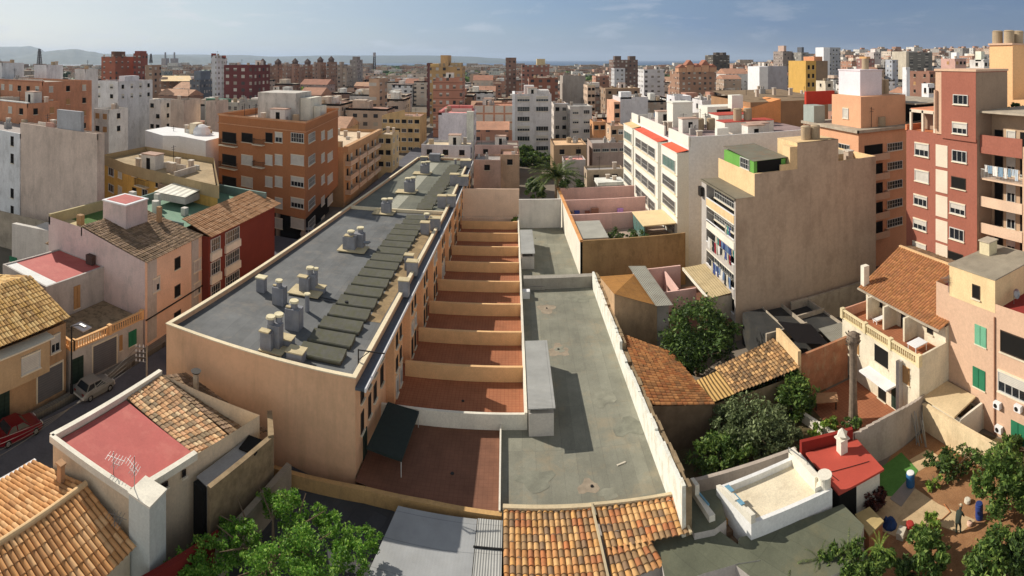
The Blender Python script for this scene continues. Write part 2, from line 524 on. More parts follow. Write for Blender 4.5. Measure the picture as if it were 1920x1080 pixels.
# ---------------------------------------------------------------- palette
cream_cop = plaster('coping_cream', '#cfbfa2', 0.15, 0.1)
white_paint = plaster('white_paint', '#d9d6cf', 0.10, 0.16, 0.6, fine=0.05)
white_warm = plaster('white_warm', '#cfc7b8', 0.12, 0.2, 0.6)
peach = plaster('peach_render', '#cda380', 0.10, 0.30, 0.25, fine=0.05, stain='#a98764', stain_amt=.25)
peach2 = plaster('peach_render_bay', '#d3a077', 0.10, 0.18)
gutter_m = flat('gutter_zinc', '#5d656f', 0.45, 0.2, 0.3)
memb_blue = membrane('roof_membrane_blue', '#6b6d6d', 1.05, 0.0, '#94897a', 0.45, 0.3)
memb_green = membrane('roof_membrane_green', '#727366', 1.05, 0.0, '#8a8674', 0.4)
memb_deck = membrane('deck_membrane', '#8a897a', 1.0, 0.02, '#a38f70', 0.5, 0.28, 5.0)
memb_dark = membrane('dark_asphalt_roof', '#4a4b4e', 1.1, 0.3)
glass = flat('window_glass', '#20262c', 0.12, 0.3, 0.0, 0.5, 0.5)
teal_glass = flat('window_glass_green', '#5c8079', 0.15, 0.3, 0.0, 0.7, 0.5)
frame_w = flat('frame_white', '#c9c7c0', 0.6, 0.08)
frame_d = flat('frame_brown', '#40342b', 0.6, 0.1)
def slats(name, hexc, f=22.0):
    n = NB(name)
    z = n.new('ShaderNodeSeparateXYZ'); n.l.new(n.pos(), z.inputs[0])
    s = n.math('SINE', n.math('MULTIPLY', z.outputs[2], f*2*pi/3))
    v = n.rng(s, -1, 1, 0.82, 1.05)
    n.color(n.mix(1.0, lin(hexc), n.grey(n.math('MULTIPLY', v, n.rng(n.noise(n.pos(), 1.5), 0.3, 0.7, 0.88, 1.06))), 'MULTIPLY'))
    n.b.inputs['Roughness'].default_value = 0.6
    return n.m
shutter_w = slats('roller_shutter_white', '#cdc8bd')
shutter_g = slats('louvre_green', '#2f7a58', 30)
shutter_gl = slats('louvre_pale_green', '#74b392', 30)
shutter_o = slats('louvre_wood', '#b98f5f', 30)
shutter_b = slats('garage_shutter_grey', '#6b6a6c', 14)
shutter_dg = slats('door_dark_green', '#2c3d33', 8)
stone_sill = plaster('sill_stone', '#c8bda6', 0.1, 0.1)
iron = flat('dark_iron', '#2a2826', 0.5, 0.2, 0.3)
steel = flat('pale_steel', '#9a9c9c', 0.4, 0.15, 0.6)
concrete = plaster('raw_concrete', '#a09584', 0.25, 0.35, 0.5, stain='#5d564a', stain_amt=0.4)
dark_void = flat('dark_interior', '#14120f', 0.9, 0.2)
ridge_m = plaster('ridge_mortar', '#c3a57c', 0.2, 0.0)
terracotta_floor = paving('terracotta_floor', '#a56c4c', 0.33, 0.05, 0.06, '#8f5038', 0.2)
terracotta_dark = paving('terracotta_floor_worn', '#7f5743', 0.33, 0.05, 0.05, '#734e3c', 0.25)
redpaint = plaster('red_rubber_paint', '#a5483b', 0.12, 0.0, 0.5, 0.7, '#a94a3c', 0.3, 0.05)
redpaint2 = plaster('red_roof_paint', '#a0544e', 0.12, 0.0, 0.4, 0.75, '#c77d70', 0.4, 0.06)

# ---------------------------------------------------------------- windows, doors, balconies
WCACHE = {}
def win_mesh(kind, w, h):
    key = (kind, round(w, 1), round(h, 1))
    if key in WCACHE: return WCACHE[key]
    w, h = max(key[1], 0.3), max(key[2], 0.3)
    m = MB(); hw = w/2; f = min(0.08, w*0.12)
    fr, gl, sh = frame_w, glass, shutter_w
    def surround(d=0.11, sill=True):
        m.box(-hw, hw, 0, d, h-f, h, 0); m.box(-hw, -hw+f, 0, d, 0, h-f, 0); m.box(hw-f, hw, 0, d, 0, h-f, 0); m.box(-hw+f, hw-f, 0, d, 0, f, 0)
        if sill: m.box(-hw-0.08, hw+0.08, 0, 0.16, -0.10, 0, 3)
    def pane(z0, z1, d=0.012, mi=1): m.face([(-hw+f, d, z0), (hw-f, d, z0), (hw-f, d, z1), (-hw+f, d, z1)][::-1], mi)
    n = max(2, int(round(w/0.75)))
    if kind in ('roll', 'half', 'quarter'):
        k = {'roll': 0.0, 'half': 0.5, 'quarter': 0.72}[kind]
        surround(); m.box(-hw+f, hw-f, 0, 0.045, f+(h-2*f)*k, h-f, 2)
        if k:
            pane(f, f+(h-2*f)*k)
            for i in range(1, n): x = -hw+w*i/n; m.box(x-0.03, x+0.03, 0, 0.04, f, f+(h-2*f)*k, 0)
        m.box(-hw-0.04, hw+0.04, 0, 0.12, h, h+0.12, 3)
    elif kind in ('glass', 'gallery', 'teal', 'door'):
        surround(sill=kind != 'door'); pane(f, h-f)
        if kind == 'gallery': n = max(3, int(round(w/0.55)))
        for i in range(1, n): x = -hw+w*i/n; m.box(x-0.025, x+0.025, 0, 0.05, f, h-f, 0)
        if kind == 'gallery': m.box(-hw+f, hw-f, 0, 0.04, h*0.45, h*0.45+0.04, 0)
        if kind == 'teal': gl = teal_glass
        if kind == 'door': fr = frame_d
    elif kind in ('green', 'palegreen', 'wood', 'greendoor'):
        sh = {'green': shutter_g, 'palegreen': shutter_gl, 'wood': shutter_o, 'greendoor': shutter_dg}[kind]
        fr = sh
        for s in (-1, 1):
            a, b = sorted((s*0.02, s*hw)); m.box(a, b, 0, 0.06, 0, h, 0)
            m.box(a+0.05, b-0.05, 0.06, 0.075, 0.08, h-0.08, 2)
        if kind != 'greendoor': m.box(-hw-0.05, hw+0.05, 0, 0.12, -0.08, 0, 3)
    elif kind == 'garage':
        sh = shutter_b; m.box(-hw, hw, 0, 0.04, 0, h, 2); fr = stone_sill
        m.box(-hw-0.12, hw+0.12, 0, 0.09, h, h+0.15, 0); m.box(-hw-0.12, -hw, 0, 0.08, 0, h, 0); m.box(hw, hw+0.12, 0, 0.08, 0, h, 0)
    elif kind == 'dark':
        surround(0.05); m.face([(-hw+f, 0.012, f), (hw-f, 0.012, f), (hw-f, 0.012, h-f), (-hw+f, 0.012, h-f)][::-1], 1); fr = frame_d; gl = dark_void
    elif kind == 'hole':
        m.face([(-hw, 0.012, 0), (hw, 0.012, 0), (hw, 0.012, h), (-hw, 0.012, h)][::-1], 1); gl = dark_void
        m.box(-hw-0.05, hw+0.05, 0, 0.1, -0.08, 0, 3)
    me = m.mesh('window', [fr, gl, sh, stone_sill])
    WCACHE[key] = me
    return me
class Face:
    """a vertical wall plane through two plan points; outward side faces the camera"""
    def __init__(s, a, b):
        s.a, s.b = Vector(a[:2]), Vector(b[:2])
        d = (s.b-s.a).normalized(); n = Vector((d.y, -d.x))
        if n.dot(-s.a) < 0: n = -n
        s.n = n; s.t = Vector((n.y, -n.x))
        s.len = (s.b-s.a).length
    def hit(s, px, py):
        t = (px-CX)/F; d = Vector((sin(t), cos(t)))
        k = s.a.dot(s.n)/d.dot(s.n)
        q = d*k
        return q, CZ-(py-HZ)*k/F
    def mat(s, q, z, off=0.0):
        m = Matrix(((s.t.x, s.n.x, 0, q.x+s.n.x*off), (s.t.y, s.n.y, 0, q.y+s.n.y*off), (0, 0, 1, z), (0, 0, 0, 1)))
        return m
    def place(s, name, me, root, q, z, off=0.0):
        o = bpy.data.objects.new(name, me); COL.objects.link(o)
        if root is not None: attach(o, root)
        o.matrix_basis = s.mat(q, z, off)
        return o
    def win(s, root, px0, py0, px1, py1, kind='roll', off=0.003, name=None, minw=0.0):
        """window from its pixel box: px at mid height, py at mid width"""
        q0, _ = s.hit(px0, (py0+py1)/2); q1, _ = s.hit(px1, (py0+py1)/2)
        _, zt = s.hit((px0+px1)/2, py0); _, zb = s.hit((px0+px1)/2, py1)
        me = win_mesh(kind, max((q1-q0).length, minw), zt-zb)
        nm = name or {'door': 'door', 'greendoor': 'door', 'garage': 'garage_door'}.get(kind, 'window')
        return s.place(nm, me, root, (q0+q1)/2, zb, off)
    def winm(s, root, u, z, w, h, kind='roll', off=0.003, name=None):
        q = s.a+(s.b-s.a).normalized()*u
        nm = name or {'door': 'door', 'greendoor': 'door', 'garage': 'garage_door'}.get(kind, 'window')
        return s.place(nm, win_mesh(kind, w, h), root, q, z, off)
    def grid(s, root, us, zs, w, h, kinds, off=0.003):
        rnd = random.Random(int(s.a.x*10+s.b.y))
        for z in zs:
            for u in us: s.winm(root, u, z, w, h, rnd.choice(kinds), off)
    def balcony(s, root, px0, px1, pyt, pyb, depth=1.1, mats=None, style='solid', slab=0.16, u=None, z=None, w=None, h=None):
        if u is None:
            q0, _ = s.hit(px0, pyb); q1, _ = s.hit(px1, pyb)
            _, zt = s.hit((px0+px1)/2, pyt); _, zb = s.hit((px0+px1)/2, pyb)
            q = (q0+q1)/2; w = (q1-q0).length; h = zt-zb
        else: q = s.a+(s.b-s.a).normalized()*u; zb = z
        hw = w/2; mats = mats or (stone_sill, iron)
        sm = MB().box(-hw, hw, 0, depth, 0, slab).mesh('balcony_slab', mats[0])
        o = s.place('balcony', sm, root, q, zb)
        m = MB()
        if style == 'solid':
            m.box(-hw, hw, depth-0.1, depth-0.002, slab, h); m.box(-hw, -hw+0.1, 0, depth-0.1, slab, h); m.box(hw-0.1, hw, 0, depth-0.1, slab, h)
        else:
            m.box(-hw, hw, depth-0.07, depth-0.02, h-0.05, h); m.box(-hw+0.02, -hw+0.06, 0, depth-0.07, h-0.05, h); m.box(hw-0.06, hw-0.02, 0, depth-0.07, h-0.05, h)
            k = max(3, int(w/0.16))
            for i in range(k+1): x = -hw+0.03+(w-0.06)*i/k; m.box(x-0.012, x+0.012, depth-0.06, depth-0.03, slab, h-0.05)
            for x in (-hw+0.03, hw-0.05):
                for j in range(1, 6): y = depth*j/6.5; m.box(x, x+0.02, y, y+0.02, slab, h-0.05)
        r = bpy.data.objects.new('railing', m.mesh('railing', mats[1])); COL.objects.link(r); r.parent = o
        return o

# ---------------------------------------------------------------- tile roofs
def tile_mesh(m, a, b, c, d, pitch=0.34, course=0.42, amp=0.07, mi=0, res=6, step=0.035):
    """barrel tiles over the quad a-b (eave, low) c-d (ridge, c above b)"""
    a, b, c, d = map(Vector, (a, b, c, d))
    W = ((b-a).length+(c-d).length)/2; H = ((d-a).length+(c-b).length)/2
    nc, nr = max(2, int(W/pitch)), max(2, int(H/course))
    nrm = (b-a).cross(d-a).normalized()
    if nrm.z < 0: nrm = -nrm
    def pt(u, v, h): return tuple(a*(1-u)*(1-v)+b*u*(1-v)+c*u*v+d*(1-u)*v+nrm*h)
    cols = nc*res+1
    rj = random.Random(nc*131+nr)
    jh = [[rj.uniform(.82, 1.2) for _ in range(nc+1)] for _ in range(nr)]; jo = [[rj.uniform(-.012, .022) for _ in range(nc+1)] for _ in range(nr)]
    for r in range(nr):
        v0, v1 = r/nr, (r+1)/nr
        i = len(m.v)
        for v, off in ((v0, step), (v1, 0.0)):
            for k in range(cols):
                u = k/(cols-1); ph = (k % res)/res
                hh = amp*1.35*abs(sin(pi*ph*1.0))**.8 if res > 2 else amp*(k % 2)
                m.v.append(pt(u, v, hh*jh[r][k//res]+(off+(jo[r][k//res] if off and res > 2 else 0))))
        for k in range(cols-1):
            m.f.append((i+k, i+k+1, i+cols+k+1, i+cols+k)); m.m.append(mi)
            col = k//res; x0 = (k % res)/res; x1 = x0+1/res
            m.uv.append([(col+x0*0.98+0.01, r+0.02), (col+x1*0.98+0.01, r+0.02), (col+x1*0.98+0.01, r+0.98), (col+x0*0.98+0.01, r+0.98)])
        # little step face under each course
        j = len(m.v)
        for k in range(cols):
            u = k/(cols-1); ph = (k % res)/res; hh = amp*1.35*abs(sin(pi*ph))**.8 if res > 2 else amp*(k % 2)
            m.v.append(pt(u, v0, hh*jh[r][k//res]))
        for k in range(cols-1):
            m.f.append((j+k, j+k+1, i+k+1, i+k)); m.m.append(mi)
            m.uv.append([(k//res+0.5, r+0.05)]*4)
    return m
def canopy_blobs(blobs, n, size, seed, flat_=0.0):
    """leaf-sized faces spread through lumpy blobs (cx,cy,cz,rx,ry,rz,weight)"""
    rnd = random.Random(seed); m = MB()
    tw = sum(b[6] for b in blobs)
    for b in blobs:
        cnt = int(n*b[6]/tw)
        clumps = [(rnd.gauss(0, 1), rnd.gauss(0, 1), rnd.gauss(0, 1), rnd.uniform(0.15, 0.36)) for _ in range(max(7, cnt//50))]
        cl = []
        for x, y, z, r in clumps:
            l = math.sqrt(x*x+y*y+z*z) or 1; k = rnd.uniform(0.5, 0.95)
            cl.append((x/l*k, y/l*k, z/l*k, r))
        for _ in range(cnt):
            x, y, z, r = rnd.choice(cl)
            dx, dy, dz = rnd.gauss(0, 1), rnd.gauss(0, 1), rnd.gauss(0, 1)
            l = math.sqrt(dx*dx+dy*dy+dz*dz) or 1; k = r*rnd.uniform(0.35, 1.0)
            p = Vector((b[0]+(x+dx/l*k)*b[3], b[1]+(y+dy/l*k)*b[4], b[2]+(z+dz/l*k)*b[5]))
            s = size*rnd.uniform(0.45, 1.5)
            e = Vector((rnd.uniform(-1, 1), rnd.uniform(-1, 1), rnd.uniform(-0.6, 0.6))).normalized()
            g = Vector((rnd.uniform(-1, 1), rnd.uniform(-1, 1), rnd.uniform(-0.4, 0.9))).normalized()
            g = (g-e*g.dot(e))
            if g.length < 0.1: continue
            g = g.normalized()*s*0.5; e = e*s
            m.face([p-e, p-g*0.9, p+e, p+g*0.9])
    return m
bark = plaster('bark', '#6b5a48', 0.3, 0.3, 2.0)
def limbs(base, h, spread, r, seed, k=5):
    rnd = random.Random(seed); m = MB(); base = Vector(base)
    top = base+Vector((0, 0, h*0.45)); m.cyl(base, top, r, r*0.7, 8)
    for i in range(k):
        a = 2*pi*i/k+rnd.uniform(-0.4, 0.4)
        mid = top+Vector((cos(a)*spread*0.4, sin(a)*spread*0.4, h*0.25)); m.cyl(top, mid, r*0.55, r*0.3, 6)
        for s in (-1, 1):
            e = mid+Vector((cos(a+s*0.5)*spread*0.45, sin(a+s*0.5)*spread*0.45, h*0.22)); m.cyl(mid, e, r*0.3, r*0.08, 5)
    return m
def tree(name, label, cat, base, blobs, mat, n, size, seed, h=None, r=0.14, group=None):
    t = thing(name, label, cat, base, group)
    canopy_blobs(blobs, n, size, seed).build('crown', mat, t)
    hh = h or max(b[2] for b in blobs)-base[2]
    limbs(base, hh, max(b[3] for b in blobs), r, seed).build('trunk', bark, t)
    return t

# ================================================================ GROUND, STREETS
def hill(x, y):
    d = hyp(x, y); a = math.atan2(x, y)
    k = max(0.0, min(1.0, (d-260)/650)); s = max(0.0, min(1.0, (a-0.36)/0.35))
    return 30*k*k*(3-2*k)*s*s*(3-2*s) - (32*max(0, min(1, (d-1500)/2200)))
asph = plaster('asphalt', '#55555a', 0.2, 0.0, 0.35, 0.9, '#45454a', 0.4, 0.12)
pave_m = paving('pavement_tiles', '#7d776c', 0.3, 0.05, 0.1, '#5c574e', 0.2)
earth = plaster('bare_ground', '#6d6253', 0.3, 0.0, 0.2, stain='#5a5346', stain_amt=0.6)
citygr = plaster('city_ground', '#6f665b', 0.3, 0.0, 0.02, stain='#4c5240', stain_amt=0.5)
m = MB(); rs = [0, 30, 60, 100, 160, 260, 340, 420, 520, 640, 780, 950, 1150, 1500, 2000, 2700, 3700]; na = 48
for i, r in enumerate(rs):
    for k in range(na+1):
        a = -2.2+4.4*k/na; x, y = r*sin(a), r*cos(a); m.v.append((x, y, hill(x, y)-1.8))
for i in range(len(rs)-1):
    for k in range(na):
        q = i*(na+1)+k; m.f.append((q, q+na+1, q+na+2, q+1)); m.m.append(0); m.uv.append(None)
struct(m.build('ground', citygr, smooth=True))
m = MB()
for i, r in enumerate((900, 4000, 12000, 40000)):
    for k in range(33): a = -1.6+3.2*k/32; m.v.append((r*sin(a), r*cos(a), -31.0))
for i in range(3):
    for k in range(32): q = i*33+k; m.f.append((q, q+33, q+34, q+1)); m.m.append(0); m.uv.append(None)
seam = NB('sea_water'); seam.color(lin('#23405f')); seam.b.inputs['Roughness'].default_value = 0.35
struct(m.build('sea', seam.m))
# street along the left, pavement on both sides
struct(MB().face([(-35.3, 5, 0.0), (-28.4, 5, 0.0), (-28.2, 36, 0.0), (-24.5, 100, 0.0), (-22.2, 230, 0), (-33.2, 230, 0), (-33.2, 60, 0.0)]).build('street', asph))
struct(MB().prism([(-36.0, 5), (-35.2, 5), (-34.9, 34), (-33.2, 60), (-33.2, 100), (-34.6, 100), (-34.8, 60)], -1.7, 0.14).build('pavement', pave_m))
struct(MB().prism([(-28.4, 5), (-27.5, 5), (-27.5, 36), (-24.0, 100), (-24.5, 100), (-28.2, 36)], -1.7, 0.135).build('pavement', pave_m))
struct(MB().prism([(-110, 73), (-34.6, 71), (-34.6, 82), (-110, 84)], -1.7, 0.0).build('side_street', asph))

# ================================================================ MAIN TERRACED BLOCK
A, Bc = XY(312, 608, 7.5), XY(682, 712, 7.5)
Jl, Jr = XY(655, 387, 7.5), XY(846, 397, 7.5)
Fl, Fr = (-21.6, 121.0), (-9.6, 121.0)
A, Bc, Jl, Jr = (-27.4, 36.2), (-10.9, 36.05), (-24.7, 78.4), (-9.75, 78.4)
blk = thing('apartment_block', 'long low peach apartment block with grey flat roof in the middle of the view', 'apartment block', (-18, 78, 0))
base_m = plaster('plinth_tan', '#a98c66', 0.2, 0.3)
wpoly = ccw([A, Bc, Jr, Fr, Fl, Jl])
m = MB(); m.prism(wpoly, -1.8, 7.5, top=False)
inn = inset(wpoly, 0.25); n = len(wpoly); i = len(m.v)
m.v += [(p[0], p[1], 7.5) for p in wpoly]+[(p[0], p[1], 7.5) for p in inn]+[(p[0], p[1], 7.0) for p in inn]
for k in range(n):
    j = (k+1) % n; m.f += [(i+k, i+j, i+n+j, i+n+k), (i+n+k, i+n+j, i+2*n+j, i+2*n+k)]; m.m += [0, 0]; m.uv += [None]*2
m.build('wall', peach, blk)
m = MB(); o2, i2 = inset(wpoly, -0.06), inset(wpoly, 0.3)
for q, z in ((o2, 7.5), (o2, 7.58), (i2, 7.58), (i2, 7.5)): m.v += [(p[0], p[1], z) for p in q]
for a in range(3):
    for k in range(n): j = (k+1) % n; m.f.append((a*n+k, a*n+j, (a+1)*n+j, (a+1)*n+k)); m.m.append(0); m.uv.append(None)
m.box(Jl[0]+0.3, Jr[0]-0.3, 78.2, 78.5, 6.9, 7.56)
m.build('coping', cream_cop, blk)
roof1 = MB().face([(A[0]+.2, A[1]+.2, 7.1), (Bc[0]-.2, Bc[1]+.2, 7.1), (Jr[0]-.2, 78.2, 7.1), (Jl[0]+.2, 78.2, 7.1)]).build('roof', memb_blue, blk, label='blue grey near half of the flat roof')
roof2 = MB().face([(Jl[0]+.2, 78.5, 7.1), (Jr[0]-.2, 78.5, 7.1), (Fr[0]-.2, 120.8, 7.1), (Fl[0]+.2, 120.8, 7.1)]).build('roof', memb_green, blk, label='greenish grey far half of the flat roof')
m = MB(); pale = flat('pale_roof_patch', '#a6a595', 0.8, 0.25)
for x0, x1, y0, y1 in ((-19.6, -17.5, 80, 88), (-18.9, -16.9, 92.5, 104), (-18.3, -16.4, 107, 117)):
    m.face([(x0, y0, 7.115), (x1, y0, 7.115), (x1+.3, y1, 7.115), (x0+.3, y1, 7.115)])
m.build('pale_patch', pale, roof2)
# gutter and white lip
m = MB()
for (x0, y0), (x1, y1) in (((-10.95, 35.9), (-9.8, 78.4)), ((-9.8, 78.4), (-9.65, 121))):
    m.prism([(x0+.07, y0), (x0+.75, y0), (x1+.75, y1), (x1+.07, y1)], 6.75, 6.95)
m.build('gutter', gutter_m, blk)
m = MB(); m.prism([(-10.2, 35.9), (-10.08, 35.9), (-8.93, 78.4), (-8.78, 121), (-8.9, 121), (-9.05, 78.4)], 6.7, 7.0); m.build('gutter_lip', white_paint, blk)
# bays with strips of windows on the patio side
FB = Face((-10.9, 36.05), (-9.75, 78.4))
for k in range(12):
    y0 = 44.3+6.3*k; x = -10.9+1.15*(y0-36)/42.4 if y0 < 78 else -9.7
    b = MB().box(x-.1, x+.74, y0, y0+3.4, -1.8, 6.74).build('bay', peach2, blk)
    fb = Face((x+.74, y0), (x+.74, y0+3.4))
    for z in (0.9, 3.1, 5.1):
        for u, ww in ((0.95, 0.8), (2.5, 0.8)): fb.winm(b, u, z, ww, 1.15 if z > 1 else 1.7, 'dark' if (k+int(z)) % 4 else 'quarter')
    fg = Face((x, y0+3.4), (x, y0+6.3))
    for z in (1.0, 3.2, 5.2): fg.winm(blk, 1.5, z, 1.0, 1.3, 'dark')
for (u, z, w_, h_, kd) in ((1.55, 5.0, .75, 1.3, 'dark'), (1.55, 2.7, .7, 1.5, 'dark'), (3.4, 4.9, .7, 1.3, 'dark'), (3.4, 2.7, .7, 1.6, 'dark'), (4.9, 5.0, .8, 1.1, 'dark'), (4.9, 3.0, .8, 1.3, 'dark'), (2.2, 0.4, .9, 2.0, 'greendoor'), (6.9, 3.1, .9, 1.5, 'dark'), (6.9, 5.1, .9, 1.2, 'dark')):
    FB.winm(blk, u, z, w_, h_, kd)
# chimneys on the roof
chim_m = plaster('chimney_render', '#7e7f84', 0.25, 0.4, 0.8, stain='#a09c92', stain_amt=.4)
cap_m = plaster('chimney_cap', '#c9bf9f', 0.2, 0.1, 1.5)
slab_m = plaster('chimney_slab', '#b3a584', 0.2, 0.1, 1.0)
def chimney(px, py, w_, h_, roof, kind='pot', z=7.1, d=None, off=0.0):
    """px,py: pixel of the foot's middle"""
    p = P(px, py, z); d = d or w_*0.8; x, y = p.x, p.y+d/2
    m = MB(); m.box(x-w_/2, x+w_/2, y-d/2, y+d/2, z, z+h_)
    m.box(x-w_/2-.05, x+w_/2+.05, y-d/2-.05, y+d/2+.05, z, z+.12)
    o = m.build('chimney', chim_m, roof)
    return o
def chim_cluster(px, py, roof, spec, z=7.1):
    """spec: list of (kind, dx, dy, size, height) about one foot pixel, kinds box pot slab"""
    p = P(px, py, z); mats = [chim_m, cap_m, slab_m, steel]; m = MB()
    for kd, dx, dy, s, h in spec:
        x, y = p.x+dx, p.y+dy
        if kd == 'box':
            m.box(x-s/2, x+s/2, y-s*.4, y+s*.4, z, z+h, 0); m.box(x-s/2-.09, x+s/2+.09, y-s*.4-.09, y+s*.4+.09, z+h, z+h+.12, 1)
        elif kd == 'block': m.box(x-s/2, x+s/2, y-s*.4, y+s*.4, z, z+h, 0)
        elif kd == 'pot':
            m.cyl((x, y, z+h), (x, y, z+h+.42), s*.5, s*.46, 14, 0); m.cyl((x, y, z+h+.46), (x, y, z+h+.62), s*.68, s*.62, 14, 1)
            for q in range(4): m.box(x+cos(q*pi/2)*s*.38-.04, x+cos(q*pi/2)*s*.38+.04, y+sin(q*pi/2)*s*.38-.04, y+sin(q*pi/2)*s*.38+.04, z+h+.40, z+h+.48, 0)
        elif kd == 'slab': m.box(x-s/2, x+s/2, y-s*.35, y+s*.35, z+h, z+h+.10, 2)
        elif kd == 'low': m.box(x-s/2, x+s/2, y-s*.4, y+s*.4, z, z+h, 0); m.box(x-s/2-.08, x+s/2+.08, y-s*.45, y+s*.45, z+h, z+h+.09, 2)
        elif kd == 'pipe': m.cyl((x, y, z), (x, y, z+h), s/2, s/2, 10, 0); m.cyl((x, y, z+h), (x, y, z+h+.1), s*.8, s*.7, 10, 1)
        elif kd == 'dish':
            m.cyl((x, y, z), (x, y, z+h), .03, .03, 6, 3); m.lathe((x, y, z+h), [(0.02, 0.0), (s*.3, .06), (s*.5, .2), (s*.5, .22), (s*.3, .09)], 12, 3)
    return m.build('chimney', mats, roof)
chim_cluster(487, 549, roof1, [('box', 0, .4, .85, 1.35)])
chim_cluster(520, 573, roof1, [('block', 0, .5, 1.15, 1.6), ('pot', -.05, .5, .55, 1.6), ('slab', -.45, .4, .35, 1.62)])
chim_cluster(547, 620, roof1, [('block', 0, .5, 1.3, 1.75), ('pot', 0, .5, .62, 1.75), ('slab', -.42, .3, .45, 1.78)])
chim_cluster(500, 662, roof1, [('block', -.15, .45, .95, 1.5), ('slab', -.25, .2, .85, 1.55), ('block', .25, 1.05, 1.05, 1.9), ('pot', -.1, .95, .6, 1.85), ('pot', .35, 1.5, .6, 1.9), ('slab', 0.3, .6, 2.0, .05)])
chim_cluster(524, 655, roof1, [('low', .2, .9, 1.1, .55)])
chim_cluster(551, 682, roof1, [('low', 0, .5, 1.25, .75)])
chim_cluster(571, 551, roof1, [('block', -.1, .4, 1.0, 1.5), ('slab', -.3, .3, 1.0, 1.52), ('block', .45, .95, .9, 1.7), ('pot', .2, .95, .6, 1.7), ('pot', .75, 1.2, .4, 1.6), ('slab', .1, .3, 3.2, .12), ('low', 1.3, 1.0, .9, .5)])
chim_cluster(576, 584, roof1, [('pipe', 0, 0, .42, 1.55)])
chim_cluster(660, 472, roof1, [('block', -.4, .5, 1.5, 1.7), ('slab', -.5, .4, 1.1, 1.72), ('block', .4, 1.5, 1.4, 1.8), ('pot', -.3, .6, .7, 1.7), ('pot', .5, 1.9, .7, 1.8), ('slab', .0, .5, 3.4, .14), ('dish', 1.7, .6, .9, .9)])
chim_cluster(723, 402, roof1, [('block', 0, .5, 1.4, 1.6), ('pot', -.3, .5, .7, 1.6), ('pot', .5, .9, .7, 1.6), ('slab', -.3, .3, 3.2, .14)])
chim_cluster(767, 362, roof2, [('block', 0, .5, 1.7, 1.9), ('pot', -.3, .5, .8, 1.9), ('pot', .5, 1.2, .8, 1.9), ('slab', -.5, .3, 3.6, .14)])
chim_cluster(796, 327, roof2, [('block', 0, .5, 1.7, 1.8), ('pot', -.3, .5, .8, 1.8), ('pot', .5, 1.2, .8, 1.8), ('slab', -.5, .3, 3.6, .14)])
chim_cluster(815, 302, roof2, [('block', 0, .5, 2.4, 1.6), ('pot', 1.6, .5, .8, .8), ('low', -2.5, .5, 1.6, .8)])
chim_cluster(756, 557, roof1, [('low', 0, .4, 1.0, 1.5)])
chim_cluster(772, 517, roof1, [('low', 0, .4, 1.1, 1.4), ('low', -.6, 1.6, .9, 1.6)])
chim_cluster(799, 440, roof1, [('low', -.2, .4, 1.1, 1.5), ('low', .9, 2.2, 1.3, 1.6), ('pot', -.3, 2.4, .6, 1.5)])
chim_cluster(833, 390, roof2, [('low', -.4, .4, 1.3, 1.8), ('low', 1.0, 1.0, 1.3, 1.7)])
chim_cluster(857, 348, roof2, [('low', -.5, .4, 1.6, 2.0), ('low', 1.1, .4, 1.8, 1.7)])
chim_cluster(873, 314, roof2, [('low', 0, .4, 2.2, 1.5), ('pipe', -2.2, .4, .5, 1.6)])
# two pipes lying across the roof, with a vent at the end
m = MB(); a, b = P(582, 558, 7.2), P(650, 572, 7.2)
m.cyl(a, b, .035, .035, 6); m.cyl(a+Vector((0, .5, 0)), b+Vector((0, .5, 0)), .035, .035, 6); m.cyl(b, b+Vector((0, 0, .35)), .18, .18, 10)
m.build('pipe_run', iron, roof1)
# hoist bracket at the right parapet
m = MB(); a = P(672, 690, 7.1); m.bar(a, a+Vector((0, 0, 1.4)), .08); m.bar(a+Vector((0, 0, 1.35)), a+Vector((2.0, .1, 1.3)), .07); m.bar(a+Vector((0, 0, .6)), a+Vector((.8, 0, 1.3)), .05)
m.build('hoist_arm', iron, roof1)
# mossy stepped canopy sheets over the light wells
moss_m = corrug('mossy_fibre_sheet', '#63625a', .5, 0, '#4a483f', .5, .9, .006, '#5c5c40')
for k in range(17):
    yy = 37.9+2.28*k
    xr = -12.6+0.5*(k/17); wd = 3.6 if k < 15 else 3.0
    m = MB(); tl = 0.30
    q0 = Vector((xr-wd, yy, 7.28)); u = Vector((wd, 0.0, 0)); v = Vector((0.0, 1.45, 0.3))
    m.quadm(q0, u, v); m.quadm(q0+Vector((0, 0, -.22)), u, Vector((0, 0, .22))); m.cyl(q0+Vector((0, 0, .0)), q0+u+Vector((0, 0, .0)), .17, .17, 10)
    m.face([q0+u, q0+u+v, q0+u+v+Vector((0, 0, -.5)), q0+u+Vector((0, 0, -.2))])
    m.face([q0, q0+Vector((0, 0, -.2)), q0+v+Vector((0, 0, -.5)), q0+v])
    m.face([q0+v, q0+v+Vector((0, 0, -.5)), q0+u+v+Vector((0, 0, -.5)), q0+u+v])
    m.build('canopy_sheet', moss_m, roof1)
for k in range(13):
    yy = 80+2.6*k; xr = -12.1+.1*k; m = MB(); q0 = Vector((xr-2.4, yy, 7.3)); u = Vector((2.4, 0, 0)); v = Vector((0, 1.8, .4))
    m.quadm(q0, u, v); m.quadm(q0+Vector((0, 0, -.2)), u, Vector((0, 0, .2))); m.face([q0+u, q0+u+v, q0+u+v+Vector((0, 0, -.5)), q0+u+Vector((0, 0, -.2))])
    m.build('canopy_sheet', moss_m, roof2)
m = MB(); rust = plaster('rusty_strip', '#8a7657', .3, 0, .8, stain='#5e5347', stain_amt=.5)
m.face([(-12.5, 45, 7.115), (-11.35, 45, 7.115), (-10.4, 78, 7.115), (-12.0, 78, 7.115)]); m.build('worn_strip', rust, roof1)

